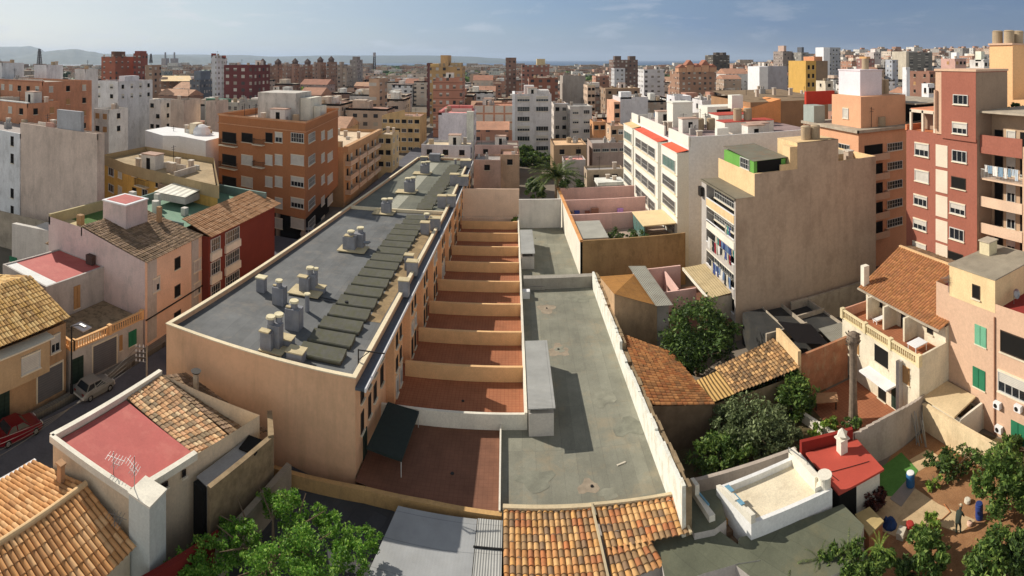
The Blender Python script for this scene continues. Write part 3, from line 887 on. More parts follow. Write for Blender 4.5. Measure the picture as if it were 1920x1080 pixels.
# ================================================================ PATIOS
struct(MB().face([(-10.8, 35.6, .6), (-.85, 33.9, .6), (-.95, 42.6, .6), (-10.6, 42.6, .6)]).build('near_patio_floor', terracotta_dark))
struct(MB().face([(-10.7, 42.6, .6), (1.0, 42.6, .6), (1.0, 96.5, .6), (-9.8, 96.5, .6)]).build('patio_floor', terracotta_floor))
oran = plaster('patio_wall_orange', '#d6a678', .12, .25, .7)
ordn = ['second', 'third', 'fourth', 'fifth', 'sixth', 'seventh', 'eighth', 'ninth']
w0 = MB().box(-10.6, 1.0, 42.3, 42.55, -.5, 1.85)
tag(w0.build('divider_wall', white_warm), 'white patio divider wall nearest the camera beside the dark green awning', 'wall', 'divider walls between the patios')
for k in range(8):
    y = 48.6+6.25*k
    xw = -10.0+1.1*(y-36)/42.4+.4
    m = MB(); m.box(xw-.6, 1.0, y, y+.3, .3, 1.95)
    tag(m.build('divider_wall', oran), 'orange patio divider wall, the %s wall counted from the near white one' % ordn[k], 'wall', 'divider walls between the patios')
m = MB(); m.box(1.0, 1.22, 42.3, 96.5, -.4, 2.0); m.prism([(-.86, 34.2), (-.74, 34.2), (-.84, 42.3), (-.96, 42.3)], -.4, 1.1)
tag(m.build('boundary_wall', white_warm), 'thin white wall between the orange patios and the long grey deck', 'wall')
m = MB(); m.box(-9.6, 1.3, 96.5, 96.8, -1, 6.6); m.box(-9.6, 1.3, 95.3, 96.4, .6, 1.6)
tag(m.build('end_wall', plaster('pink_cream_wall', '#cfb39c', .12, .3)), 'tall pinkish wall closing the far end of the patios', 'wall')
# dark awning in the near patio
aw = thing('awning', 'dark green awning over the near patio against the peach block', 'awning', (-8.5, 38, 0))
MB().face([(-10.3, 36.9, 2.2), (-7.7, 36.7, 1.9), (-7.4, 42.0, 1.9), (-10.0, 42.2, 2.2)]).quadm((-10.3, 36.9, 2.0), (2.6, -.2, -.3), (0, 0, .2)).quadm((-7.7, 36.7, 1.7), (.3, 5.3, 0), (0, 0, .2)).build('cover', flat('awning_dark', '#26302c', .8, .2), aw)
for q_ in ((-7.75, 36.75), (-7.45, 42)): MB().bar((*q_, .6), (*q_, 1.9), .05).build('post', frame_w, aw)
# little drains
for px, py, kk in ((848, 888, 'near maroon patio in the shade'), (868, 752, 'first orange patio past the white divider')):
    p = P(px, py, .6); tag(MB().cyl(p+Vector((0, 0, .004)), p+Vector((0, 0, .05)), .14, .12, 10).build('floor_drain', iron), 'small dark floor drain in the '+kk, 'drain')
# low wall closing the bottom, running under the peach block
pts = [(480, 868), (560, 893), (683, 919), (800, 944), (940, 968)]
tanw = plaster('tan_low_wall', '#b08d5e', .15, .3, .6, stain='#7a664a', stain_amt=.4)
m = MB()
for (x0, y0), (x1, y1) in zip(pts[:-1], pts[1:]):
    a, b = XY(x0, y0, 1.0), XY(x1, y1, 1.0); d = (Vector(b)-Vector(a)).normalized(); nn = Vector((-d.y, d.x))
    m.prism(ccw([a, b, (b[0]+nn.x*.35, b[1]+nn.y*.35), (a[0]+nn.x*.35, a[1]+nn.y*.35)]), -1.8, 1.0)
tag(m.build('boundary_wall', tanw), 'low tan wall along the foot of the peach block and near patio', 'wall')

# ================================================================ GREY DECK
struct(MB().face([(-.8, 34.0, .62), (11.2, 34.0, .62), (11, 68.2, .62), (1.2, 68.2, .62), (1.2, 42.4, .62), (-.9, 42.4, .62)]).build('grey_deck', memb_deck))
struct(MB().face([(1.2, 69.2, .64), (9.6, 69.2, .64), (9.4, 93, .64), (1.2, 93, .64)]).build('far_grey_deck', memb_deck))
tag(MB().box(1.5, 10.6, 68.2, 69.2, -.5, 2.0).box(1.3, 4.2, 68.0, 68.2, -.5, 1.0).build('parapet_wall', plaster('grey_parapet', '#8f8a80', .2, .4)), 'thick grey parapet crossing the deck between its near and far parts', 'wall')
tag(MB().box(1.2, 8.6, 93, 93.4, -1, 5.6).build('end_wall', plaster('white_grey_wall', '#c3beb6', .15, .35, .5)), 'tall white wall with faint red scrawl closing the far grey deck', 'wall')
# ragged white wall on the right of the deck
lime = plaster('limewash', '#e6ddc2', .10, .15, .8, stain='#b9a67e', stain_amt=.55)
rub = plaster('rubble_stone', '#86745a', .35, .2, 1.6)
rr = random.Random(3); m = MB(); m2 = MB(); prev = None; y = 31.2
tops = [(31.2, 3.7), (36, 3.1), (43, 2.5), (49, 2.1), (50.5, 2.9), (60, 2.7), (67.9, 2.8)]
def topz(y):
    for (a, za), (b, zb) in zip(tops[:-1], tops[1:]):
        if a <= y <= b: return za+(zb-za)*(y-a)/(b-a)
    return tops[-1][1]
while y < 67.9:
    y2 = min(67.9, y+rr.uniform(.5, 1.3)); z = topz(y)+rr.uniform(-.12, .12)
    m.box(10.3, 10.55, y, y2, -1.8, z); m2.box(10.552, 10.9+rr.uniform(0, .12), y, y2, -1.8, z-rr.uniform(.05, .2)); y = y2
wl = thing('ragged_wall', 'bright whitewashed wall with ragged stone edge right of the grey deck', 'wall', (10.5, 50, 0))
m.build('whitewashed_face', lime, wl); m2.build('stone_backing', rub, wl)
# roof sheds on the deck
cor_w = corrug('corrugated_white', '#a9a9a4', .16, 0, '#8c8a80', .25, .55, .02)
cor_d = corrug('corrugated_dull', '#9a988c', .2, 0, '#77705c', .4, .7, .025)
sh_wall = plaster('shed_wall', '#b3ada4', .12, .3)
def shed(label, x0, x1, y0, y1, z, hw=1.55):
    t = thing('deck_shed', label, 'shed', ((x0+x1)/2, y0, .62), 'sheds standing on the grey deck')
    MB().box(x0+.08, x1-.08, y0+.15, y1, .6, z-.55).box(x0+.08, x0+.2, y0+.3, y1, z-.55, z).box(x0+.3, x1-.3, y0+.6, y1, z-.55, z-.2, 1).build('wall', [sh_wall, dark_void], t)
    m = MB(); m.quadm((x0, y0-.1, z+.02), (0, y1-y0+.1, 0), (0, 0, 0.001)) if False else None
    m.face([(x0, y0-.1, z), (x1, y0-.1, z+.02), (x1, y1, z+.02), (x0, y1, z)], 0, [(0, 0), (0, x1-x0), (y1-y0, x1-x0), (y1-y0, 0)])
    m.box(x0, x1, y0-.13, y0-.1, z-.06, z+.03); m.box(x1, x1+.03, y0-.1, y1, z-.06, z+.03)
    m.build('roof', cor_w, t)
    return t
shed('long white corrugated shed on the near deck casting a dark shadow', 1.24, 3.35, 41.4, 51.3, 2.95)
shed('short white corrugated shed on the far grey deck', 1.24, 3.2, 74.6, 85, 2.9)
m = MB(); p = P(979, 504, .62); m.box(1.3, 2.2, 65.5, 66.3, .62, 1.5)
tag(m.build('cabinet', white_paint), 'small white cabinet beside the patio wall on the grey deck', 'cabinet')
m = MB()
for px, py, s in ((1047, 655, 1.0), (1025, 578, .8), (1110, 912, .8), (1004, 447, .8)):
    p = P(px, py, .62); o = MB().cyl(p, p+Vector((0, 0, .06)), .12, .1, 10)
    d = {1047: 'rusty drain in the middle of the deck beside the long shed', 1025: 'rusty drain on the deck in front of the thick parapet', 1110: 'drain near the tiled roof at the near end of the deck', 1004: 'drain on the far deck beside the short shed'}[px]
    tag(o.build('deck_drain', iron), d, 'drain', 'drains in the deck')
st_ = [plaster('deck_stain_a', '#8b7f6e', .3, 0, 1.5), plaster('deck_stain_b', '#757568', .3, 0, 1.2), plaster('deck_stain_c', '#7f7e70', .3, 0, 1.2)]
rs_ = random.Random(17)
def stain(px, py, r, k, asp=1.0, z=.626):
    c = P(px, py, z); n_ = 18; ph = rs_.uniform(0, 6)
    rr2 = [r*(1+.22*sin(3*a+ph)+.15*sin(5*a+2*ph)+rs_.uniform(-.1, .1)) for a in [2*pi*i/n_ for i in range(n_)]]
    struct(MB().face([(c.x+rr2[i]*cos(2*pi*i/n_), c.y+rr2[i]*asp*sin(2*pi*i/n_), z) for i in range(n_)]).build('deck_stain', st_[k]))
for a_ in ((1047, 657, 1.0, 0, 1.1, .625), (1050, 655, .5, 2, 1, .629), (1025, 579, 1.0, 0, 1.2, .626), (1103, 913, .75, 0, .8, .627), (1140, 925, .7, 2, .7, .628), (1090, 560, 1.6, 1, .6, .630), (1180, 800, 1.3, 1, .8, .631), (1130, 745, 1.0, 2, 1.3, .632), (1005, 900, 1.2, 1, .8, .633)): stain(*a_)
p = P(1165, 870, .62)
tag(MB().box(-.35, .35, -.06, .06, 0, .05, rot=.3, c=(p.x, p.y)).build('plank', flat('pale_plank', '#cfc6b4', .8), None), 'short pale plank lying on the grey deck', 'plank')
bpy.data.objects['plank'].location.z = .625

# ================================================================ LEFT ROW ALONG THE STREET
# ---- house with sandy tile roof (far left)
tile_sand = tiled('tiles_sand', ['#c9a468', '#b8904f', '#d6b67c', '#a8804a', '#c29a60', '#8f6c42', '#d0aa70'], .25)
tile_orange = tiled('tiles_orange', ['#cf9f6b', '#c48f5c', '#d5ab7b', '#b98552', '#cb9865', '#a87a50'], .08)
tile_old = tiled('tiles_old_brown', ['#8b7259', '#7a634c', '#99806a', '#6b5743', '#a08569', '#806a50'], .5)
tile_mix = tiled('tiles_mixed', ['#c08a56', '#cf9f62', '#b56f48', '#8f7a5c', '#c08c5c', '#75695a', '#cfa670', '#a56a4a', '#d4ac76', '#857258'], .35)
sandy = plaster('sandy_wall', '#a38463', .2, .4, .5, stain='#7c6347', stain_amt=.4)
grey_w = plaster('grey_wall', '#a7a19a', .15, .35, .5, stain='#7c766c', stain_amt=.35)
X0 = -36.0
hA = thing('row_house', 'two storey sandy row house with barrel tile roof at the left edge', 'house', (-40, 27, 0))
MB().prism([(-46, 16), (X0, 16), (X0, 32.5), (-46, 32.5)], -1.8, [7.3, 6.1, 6.1, 7.3], top=False).build('wall', sandy, hA)
m = tile_mesh(MB(), (X0+.7, 15.6, 6.65), (X0+.45, 32.7, 6.65), (-41.9, 33.1, 8.4), (-41.9, 15.6, 8.4), .36, .6, .07, res=4)
ro = m.build('roof', tile_sand, hA)
tile_mesh(MB(), (-47, 15.6, 6.8), (-47, 33.1, 6.8), (-42.0, 33.1, 8.36), (-42.0, 15.6, 8.36), .45, .9, .06, res=3).build('roof', tile_sand, hA)
fA = Face((X0, 16), (X0, 32.5))
MB().box(X0, X0+.9, 21.5, 29.8, 3.1, 5.9).build('enclosed_balcony', plaster('sandy_bay', '#ab9170', .1, .3), hA)
fb = Face((X0+.9, 21.5), (X0+.9, 29.8))
for u, kk in ((1.6, 'roll'), (6.2, 'roll')): fb.winm(hA, u, 3.9, 2.0 if u > 5 else 1.0, 1.35, kk)
MB().box(X0-.1, X0+1.15, 21.2, 30.2, 5.92, 6.05).build('ledge', stone_sill, hA)
fA.winm(hA, 15.2, 3.9, 1.15, 1.5, 'half')
fA.winm(hA, 9.6, 0.15, 1.1, 2.3, 'greendoor'); fA.winm(hA, 14.6, .15, 2.9, 2.6, 'garage')
# ---- balustraded garage house
hB = thing('garage_house', 'single storey whitewashed garage with balustraded roof terrace by the street lamp', 'house', (-39, 38, 0))
pB = [(-41.2, 33.6), (X0, 33.0), (-35.1, 42.4), (-41.0, 42.6)]
MB().prism(pB, -1.8, 3.3, top=False).build('wall', grey_w, hB)
MB().face([(x, y, 3.3) for x, y in pB]).build('terrace_floor', plaster('gravel_roof', '#8c7b62', .3, 0, .9, stain='#4f4636', stain_amt=.7), hB)
balu = plaster('balustrade_ochre', '#caa070', .15, .2)
def balustrade(root, a, b, z, h=.85, mat=balu, every=.3, posts=3):
    a, b = Vector(a), Vector(b); d = (b-a); L_ = d.length; d = d/L_; m = MB()
    m.bar((a.x, a.y, z+h-.06), (b.x, b.y, z+h-.06), .24, .12); m.bar((a.x, a.y, z+.06), (b.x, b.y, z+.06), .24, .12)
    for i in range(int(L_/every)):
        p = a+d*(i+.5)*every; m.cyl((p.x, p.y, z+.1), (p.x, p.y, z+h*.45), .05, .09, 6, cap=False); m.cyl((p.x, p.y, z+h*.45), (p.x, p.y, z+h-.1), .09, .045, 6, cap=False)
    for i in range(posts): p = a+d*(L_*i/(posts-1)); m.box(p.x-.2, p.x+.2, p.y-.2, p.y+.2, z, z+h+.1)
    return m.build('balustrade', mat, root)
balustrade(hB, (X0+.05, 33.4), (-35.15, 42.2), 3.3); balustrade(hB, (-39.5, 33.6), (X0+.05, 33.2), 3.3, posts=2)
f2 = Face((X0, 33.0), (-35.1, 42.4))
f2.winm(hB, .9, .15, 1.3, 2.3, 'greendoor'); f2.winm(hB, 4.2, .15, 3.0, 2.7, 'garage'); f2.winm(hB, 6.3, 1.2, .4, 1.5, 'wood'); f2.winm(hB, 7.9, 1.1, 1.1, 1.5, 'green')
MB().box(-39.2, -37.6, 36.2, 37.4, 3.3, 3.42, rot=0).build('roof_sheet', white_paint, hB)
# ---- white house with pink and white terrace roof
hC = thing('terrace_house', 'white house with pink and white painted flat roof behind the balustraded garage', 'house', (-45, 39, 0))
pC = [(-48.9, 34.6), (-41.3, 34.6), (-41.0, 42.9), (-48.6, 42.9)]
shell(hC, pC, 7.05, -1.8, grey_w, redpaint2, .12, None)
MB().face([(-48.7, 34.8, 6.935), (-41.5, 34.8, 6.935), (-41.5, 36.3, 6.935), (-48.7, 36.3, 6.935)]).build('white_strip', plaster('white_strip', '#dcd6c8', .08, 0), bpy.data.objects['roof.002'] if False else hC)
fC = Face((-41.3, 34.6), (-41.0, 42.9)); fC.win(hC, 138, 535, 150, 578, 'wood')
MB().box(-48.9, -41.2, 42.95, 43.4, 6.9, 7.5).box(-43.2, -42.2, 42.0, 42.6, 7, 8.0).build('parapet', plaster('dark_brick', '#4c3c36', .2, .2), hC)
# ---- sheds and white yard walls behind
yb = plaster('yard_white', '#b7b3ac', .15, .4)
hY = thing('yard_building', 'low white building with a green shutter behind the pink roof', 'house', (-55, 45, 0))
m = MB(); m.prism([(-62, 45.5), (-48, 50.3), (-48.4, 50.9), (-62, 46.3)], -1.8, 6.4); m.prism([(-61, 46.5), (-48.5, 51), (-48.5, 55), (-62, 52)], -1.8, 5.4); m.build('wall', yb, hY)
Face((-62, 45.5), (-48, 50.3)).win(hY, 18, 482, 32, 492, 'green')
hY2 = thing('tiled_shed', 'low shed with olive tiled roof behind the pink roof', 'shed', (-48, 45, 0))
MB().prism([(-52, 43.6), (-44.0, 44.2), (-44.0, 46.0), (-52, 45.4)], -1.8, [6.5, 6.5, 7, 7], top=False).build('wall', yb, hY2)
tile_mesh(MB(), (-52.2, 43.5, 6.55), (-43.8, 44.1, 6.55), (-43.8, 46.2, 7.2), (-52.2, 45.6, 7.2), .4, .7, .05, res=3).build('roof', tile_old, hY2)
tag(MB().prism([(-50, 62), (-38, 61), (-38, 61.3), (-50, 62.3)], -1.8, 4.4).prism([(-75, 52), (-52, 58), (-52, 58.3), (-75, 52.3)], -1.8, 4.2).build('yard_wall', concrete), 'grey yard walls under the tall beige blank wall', 'wall')
# ---- pink house with old tile roof and stair box
pinkw = plaster('pink_plaster_gable', '#c2aea8', .10, .25, .5, stain='#a8a09b', stain_amt=.5)
pinkf = plaster('pink_plaster_front', '#cfab92', .10, .15)
pk = thing('pink_house', 'pink two storey house with weathered tile roof and square stair box', 'house', (-41, 48, 0))
yA, yZ, xf = 42.7, 53.4, -35.1
g = [(-50.5, 10.6), (-46.4, 10.6), (-44.5, 10.6), (xf, 9.0)]
m = MB()
for yy, s in ((yA, 1), (yZ, -1)):
    pts = [(-50.5, yy, -1.8), (xf, yy, -1.8)]+[(x, yy, z) for x, z in reversed(g)]
    m.face(pts if s > 0 else pts[::-1])
m.face([(xf, yA, -1.8), (xf, yZ, -1.8), (xf, yZ, 9), (xf, yA, 9)], 1); m.face([(-50.5, yA, -1.8), (-50.5, yZ, -1.8), (-50.5, yZ, 10.6), (-50.5, yA, 10.6)])
m.build('wall', [pinkw, pinkf], pk)
tile_mesh(MB(), (xf+.3, yA-.05, 8.98), (xf+.3, yZ, 8.98), (-44.6, yZ, 10.75), (-44.6, yA-.05, 10.75), .36, .5, .07, res=4).build('roof', tile_old, pk)
MB().face([(-50.4, yA+.2, 9.7), (-44.6, yA+.2, 9.7), (-44.6, yZ, 9.7), (-50.4, yZ, 9.7)]).box(-50.5, -50.2, yA, yZ, 9.6, 10.9).box(-44.7, -44.5, yA, yZ, 9.6, 10.7).build('terrace', [plaster('terrace_yellow', '#a99c78', .2, .2)], pk)
MB().face([(-49.9, 46, 9.72), (-46, 46, 9.72), (-46, 52.8, 9.72), (-49.9, 52.8, 9.72)]).build('turf', flat('turf_green', '#4d6b33', .95, .3), pk)
MB().box(-44.9, -41.2, 46.6, 50.6, 9.2, 12.9).box(-45.0, -41.1, 46.5, 50.7, 12.9, 13.05, 1).box(-44.6, -41.5, 46.9, 50.3, 13.05, 13.07, 2).build('stair_box', [pinkw, white_paint, redpaint2], pk)
MB().box(-40.6, -40.1, 51.6, 52.1, 9.8, 11.9).build('chimney', [sandy], pk); MB().box(-47.9, -47.2, 45, 45.7, 9.7, 10.9).build('chimney', [sandy], pk)
fK = Face((xf, yA), (xf, yZ))
for x0, y0, x1, y1, k in ((327, 482, 338, 504, 'dark'), (327, 534, 338, 556, 'dark'), (363, 487, 376, 508, 'roll'), (363, 530, 375, 552, 'half'), (286, 522, 299, 546, 'half'), (326, 583, 339, 600, 'dark')):
    fK.win(pk, x0, y0, x1, y1, k)
MB().box(xf, xf+.06, yA+.4, yA+1.9, .5, 8.9).build('pale_band', grey_w, pk); MB().box(xf, xf+.06, yZ-2.2, yZ-.8, .5, 8.9).build('pale_band', grey_w, pk)
MB().bar((xf+.12, yA, 3.0), (xf+.12, yZ, 3.0), .10).build('cable_tray', iron, pk)
# ---- teal roofed house with red flank
tl = thing('corner_house', 'red and white corner house with green painted roof terrace', 'house', (-39, 60, 0))
redw = plaster('oxblood_wall', '#6b3227', .12, .1)
whw = plaster('house_white', '#bdb7ae', .1, .2)
pT = [(-49.5, 53.6), (-34.2, 53.5), (-33.5, 70.2), (-49.0, 72.5)]
m = MB(); q = ccw(pT)
for k in range(4):
    a, b = q[k], q[(k+1) % 4]; m.face([(a[0], a[1], -1.8), (b[0], b[1], -1.8), (b[0], b[1], 8.9), (a[0], a[1], 8.9)], 0)
m.build('wall', [redw], tl)
fT = Face((-34.2, 53.5), (-33.5, 70.2))
teal = plaster('green_roof_paint', '#5f7f69', .15, 0, .4, .7, '#8a9c86', .3)
MB().face([(-49.4, 53.8, 9.2), (-38.0, 53.8, 9.2), (-38, 71.3, 9.2), (-49, 72.3, 9.2)]).build('roof', teal, tl)
m = MB(); m.box(-49.6, -38, 53.5, 53.75, 8.8, 9.9); m.box(-49.6, -49.3, 53.5, 72.4, 8.8, 10.2); m.prism([(-49.3, 72.1), (-35, 70.2), (-35, 70.6), (-49.3, 72.5)], 8.8, 10.4)
m.build('parapet', plaster('parapet_greyteal', '#6d7f78', .2, .2), tl)
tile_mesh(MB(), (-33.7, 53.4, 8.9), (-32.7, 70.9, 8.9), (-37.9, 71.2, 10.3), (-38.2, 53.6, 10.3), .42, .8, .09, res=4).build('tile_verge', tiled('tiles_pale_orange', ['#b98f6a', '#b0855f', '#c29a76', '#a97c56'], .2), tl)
MB().box(-47.5, -42.5, 60.5, 66, 9.9, 10.9).face([(-47.8, 60.2, 11.0), (-42.3, 60.2, 11.0), (-42.3, 66.3, 11.5), (-47.8, 66.3, 11.5)], 1, [(0, 0), (5, 0), (5, 6), (0, 6)]).build('skylight_shelter', [grey_w, corrug('white_sheet', '#d8d5c6', .9, 0, '#c9c5b0', .1, .6, .03)], tl)
for q_ in ((-49.0, -48.2, 56, 56.8, 9.2, 11.6), (-46.5, -45.8, 58.5, 59.2, 9.2, 11.2), (-41.5, -40.8, 58, 58.8, 9.2, 10.2)): MB().box(*q_).build('chimney', [whw], tl)
MB().cyl((-45, 57, 9.2), (-45, 57, 10.8), .5, .5, 10).build('water_tank', [whw], tl)
# white bays with windows on the street side
for x0, x1, ys in ((394, 413, 1), (421, 449, 1)):
    for zz, hh in ((0.5, 2.3), (3.3, 2.3), (6.1, 2.4)):
        qa, _ = fT.hit(x0, 500); qb, _ = fT.hit(x1, 500); mid = (qa+qb)/2; u = (mid-fT.a).length; wd = (qb-qa).length
        fT.winm(tl, u, zz+.75, wd*.92, 1.55, 'gallery')
        o = fT.balcony(tl, 0, 0, 0, 0, .28, (white_warm, white_warm), 'solid', .1, u=u, z=zz-.2, w=wd, h=.9)
# ---- street items
pole = thing('street_lamp', 'tall dark street lamp post against the balustraded garage', 'street lamp', P(134, 737, .14))
b = P(134, 737, .14); m = MB(); m.cyl(b, b+Vector((0, 0, 6.0)), .10, .06, 10); m.cyl(b, b+Vector((0, 0, .8)), .15, .14, 10)
m.build('post', iron, pole)
m = MB(); tp = b+Vector((0, 0, 6.0)); m.bar(tp, tp+Vector((.9, .2, .35)), .06); m.build('arm', iron, pole)
MB().box(-.35, .35, -.14, .14, -.08, .06, mt=Matrix.Translation(tp+Vector((1.2, .25, .38)))).build('lamp_head', steel, pole)
up = thing('utility_pole', 'pole with racks of white insulators and cables by the kerb', 'utility pole', P(275, 706, .1))
b = P(275, 706, .1); MB().cyl(b, b+Vector((0, 0, 2.9)), .09, .08, 8).build('post', concrete, up)
m = MB(); m2 = MB()
for k in range(4):
    z = 1.35+.45*k; a = b+Vector((-.2, -.3, z)); m.bar(b+Vector((0, 0, z)), b+Vector((-.9, -.6, z+.1)), .06)
    for j in range(3): q = b+Vector((-.25-.3*j, -.18-.18*j, z+.05)); MB().cyl(q, q+Vector((0, 0, .22)), .07, .05, 8).build('insulator', white_paint, up)
m.build('crossarm', steel, up)
def cable(pts, r, name, mat, label, sag=.4):
    m = MB(); 
    for (a, c) in zip(pts[:-1], pts[1:]):
        a, c = Vector(a), Vector(c); pr = a
        for i in range(1, 11):
            t = i/10; q = a.lerp(c, t)-Vector((0, 0, sag*4*t*(1-t))); m.cyl(pr, q, r, r, 5, cap=False); pr = q
    return tag(m.build(name, mat), label, 'cable')
for k in range(4):
    a = b+Vector((-.6-.1*k, -.4, 1.4+.4*k)); c = PD(-30, 832+k*13, 36.5)
    cable([a, c], .016, 'overhead_cable', flat('cable_grey', '#77726a', .6), ['lowest', 'second lowest', 'second highest', 'highest'][k]+' of the overhead cables running down the left street', .5)
# ---- cars
def car_paint(n_, h): 
    q = NB(n_); q.color(lin(h)); q.b.inputs['Roughness'].default_value = .28; q.b.inputs['Metallic'].default_value = .35; q.b.inputs['Coat Weight'].default_value = .6; return q.m
rubber = flat('tyre_rubber', '#1a1a1a', .9, .1)
def car(label, x, y, heading, L_, W_, H_, paint, hatch=True, z=.0):
    """heading: direction of the bonnet from +Y, metres"""
    t = thing('parked_car', label, 'car', (x, y, z))
    t.rotation_euler = (0, 0, 0)
    mt = Matrix.Translation((x, y, z)) @ Matrix.Rotation(-heading, 4, 'Z')
    hl, hw = L_/2, W_/2
    # body rings along the length (y), each ring: half width at sill, belt, z sill, z belt
    st = [(-hl, .78, .38, .72), (-hl+.12, .9, .28, .86), (-hl+.6, 1, .22, .92), (-.2*L_, 1, .2, .93), (.1*L_, 1, .2, .92), (.22*L_, 1, .22, .88), (hl-.35, .96, .26, .78), (hl-.08, .86, .32, .66), (hl, .74, .38, .56)]
    m = MB(); n = 6
    for (yy, k, z0, z1) in st:
        for sx, zz in ((-1, z0), (-1.0, (z0+z1)/2), (-.93, z1), (.93, z1), (1.0, (z0+z1)/2), (1, z0)):
            m.v.append(tuple(mt @ Vector((sx*hw*k, yy, zz))))
    for a in range(len(st)-1):
        for k in range(n):
            j = (k+1) % n; m.f.append((a*n+k, (a+1)*n+k, (a+1)*n+j, a*n+j)); m.m.append(0); m.uv.append(None)
    m.f.append(tuple(range(n))[::-1]); m.m.append(0); m.uv.append(None); q = (len(st)-1)*n; m.f.append(tuple(q+k for k in range(n))); m.m.append(0); m.uv.append(None)
    body = m.build('body', paint, t, smooth=False)
    # greenhouse
    yr0, yr1 = (-hl+.35, -hl+.75) if hatch else (-hl+.75, -hl+1.25)
    yf1, yf0 = .06*L_, .21*L_
    m = MB(); zb, zt = .90, H_
    bot = [(-hw*.9, yr0), (hw*.9, yr0), (hw*.9, yf0), (-hw*.9, yf0)]; top = [(-hw*.74, yr1), (hw*.74, yr1), (hw*.74, yf1), (-hw*.74, yf1)]
    V = [tuple(mt @ Vector((x_, y_, zb))) for x_, y_ in bot]+[tuple(mt @ Vector((x_, y_, zt-.03))) for x_, y_ in top]
    i = len(m.v); m.v += V
    for f in ((0, 1, 5, 4), (1, 2, 6, 5), (2, 3, 7, 6), (3, 0, 4, 7)): m.f.append(tuple(i+k for k in f)); m.m.append(0); m.uv.append(None)
    m.build('windows', glass, body)
    m = MB(); m.box(-hw*.76, hw*.76, yr1-.04, yf1+.04, zt-.04, zt+.02, mt=mt)
    for sx in (-1, 1):
        for (yb_, yt_) in ((yr0, yr1), (yf0, yf1), ((yr0+yf0)/2-.1, (yr1+yf1)/2-.1)):
            m.bar(mt @ Vector((sx*hw*.905, yb_, zb)), mt @ Vector((sx*hw*.745, yt_, zt)), .07)
    m.build('roof', paint, t)
    for sx in (-1, 1):
        for yy in (-.31*L_, .31*L_):
            c0, c1 = mt @ Vector((sx*(hw-.17), yy, .30)), mt @ Vector((sx*(hw+.01), yy, .30))
            wh = MB().cyl(c0, c1, .30, .30, 16).build('wheel', rubber, t)
            MB().cyl(c1, mt @ Vector((sx*(hw+.025), yy, .30)), .18, .16, 10).build('rim', steel, wh)
        MB().box(sx*hw*.62-.16, sx*hw*.62+.16, hl-.09, hl-.0, .56, .70, mt=mt).build('headlight', frame_w, t)
        MB().box(sx*hw*.66-.12, sx*hw*.66+.12, -hl+.0, -hl+.06, .62, .80, mt=mt).build('tail_light', flat('tail_red', '#7a1512', .3), t)
    for q_ in ((hl-.12, hl+.04), (-hl-.04, -hl+.12)): MB().box(-hw*.85, hw*.85, *q_, .33, .47, mt=mt).build('bumper', frame_w if 'silver' in label else flat('bumper_dark', '#2b2728', .6), t)
    return t
p = P(181, 738, 0); car('silver hatchback parked in the shaded street below the street lamp', -33.9, 34.1, R(5), 3.7, 1.6, 1.38, car_paint('silver_paint', '#8d8c86'))
p = P(28, 805, 0); car('red car parked at the left edge of the shaded street', -34.1, 25.5, R(4), 4.2, 1.68, 1.36, car_paint('red_paint', '#7e1420'), False)
car('white car parked in the dark under the brown tower', -33.0, 84, R(80), 4.0, 1.65, 1.4, car_paint('white_paint_car', '#b9b9bb'))
car('dark car parked beside the foot of the peach block', -31.0, 44.0, R(3), 4.0, 1.65, 1.4, car_paint('dark_paint', '#23262b'))

# ================================================================ NEAR LEFT: red terrace house, tile roof, lane
th = thing('roof_terrace_house', 'white house with red painted flat roof and patchwork tile slope in the near left', 'house', (-22, 28, 0))
cream_side = plaster('cream_side_wall', '#c2b096', .12, .3, .5, stain='#a39783', stain_amt=.3)
c1, c2 = XY(100, 818, 5.5), XY(300, 702, 5.5); c3, c4 = XY(478, 788, 5.0), XY(256, 915, 5.5)
pT = [(-26.4, 22.7), (-19.9, 23.0), (-18.7, 27.5), (-16.9, 33.0), (-25.6, 33.2), (-26.0, 28.5)]
m = MB(); m.prism(pT, -1.8, 5.3, top=False); m.build('wall', cream_side, th)
MB().face([(-26.2, 22.9, 5.12), (-20.0, 23.2, 5.12), (-18.6, 27.8, 5.12), (-25.8, 29.2, 5.12)]).build('red_roof', redpaint2, th)
m = MB()
cs = [(-25.75, 33.25), (-26.05, 28.6), (-26.45, 22.6), (-19.8, 22.9), (-18.6, 27.6)]
for a, b_ in zip(cs[:-1], cs[1:]):
    m.bar((a[0], a[1], 5.34), (b_[0], b_[1], 5.34), .34, .42)
m.build('white_kerb', white_warm, th)
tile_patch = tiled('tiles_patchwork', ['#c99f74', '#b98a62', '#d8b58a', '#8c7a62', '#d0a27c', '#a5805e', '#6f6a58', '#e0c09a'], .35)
m = tile_mesh(MB(), (-18.7, 27.9, 4.95), (-17.6, 31.0, 4.4), (-25.5, 33.0, 5.3), (-25.8, 29.3, 5.2), .34, .42, .05, res=4)
m.build('tile_slope', tile_patch, th)
m = tile_mesh(MB(), (-17.6, 31.1, 4.45), (-16.9, 34.6, 3.2), (-25.2, 36.0, 4.2), (-25.5, 33.0, 5.25), .34, .42, .05, res=4)
m.build('tile_slope', tile_old, th)
MB().box(-23.3, -22.95, 34.2, 34.5, 4.2, 5.7).cyl((-23.12, 34.35, 5.7), (-23.12, 34.35, 5.85), .3, .42, 10, 1).build('flue', [concrete, iron], th)
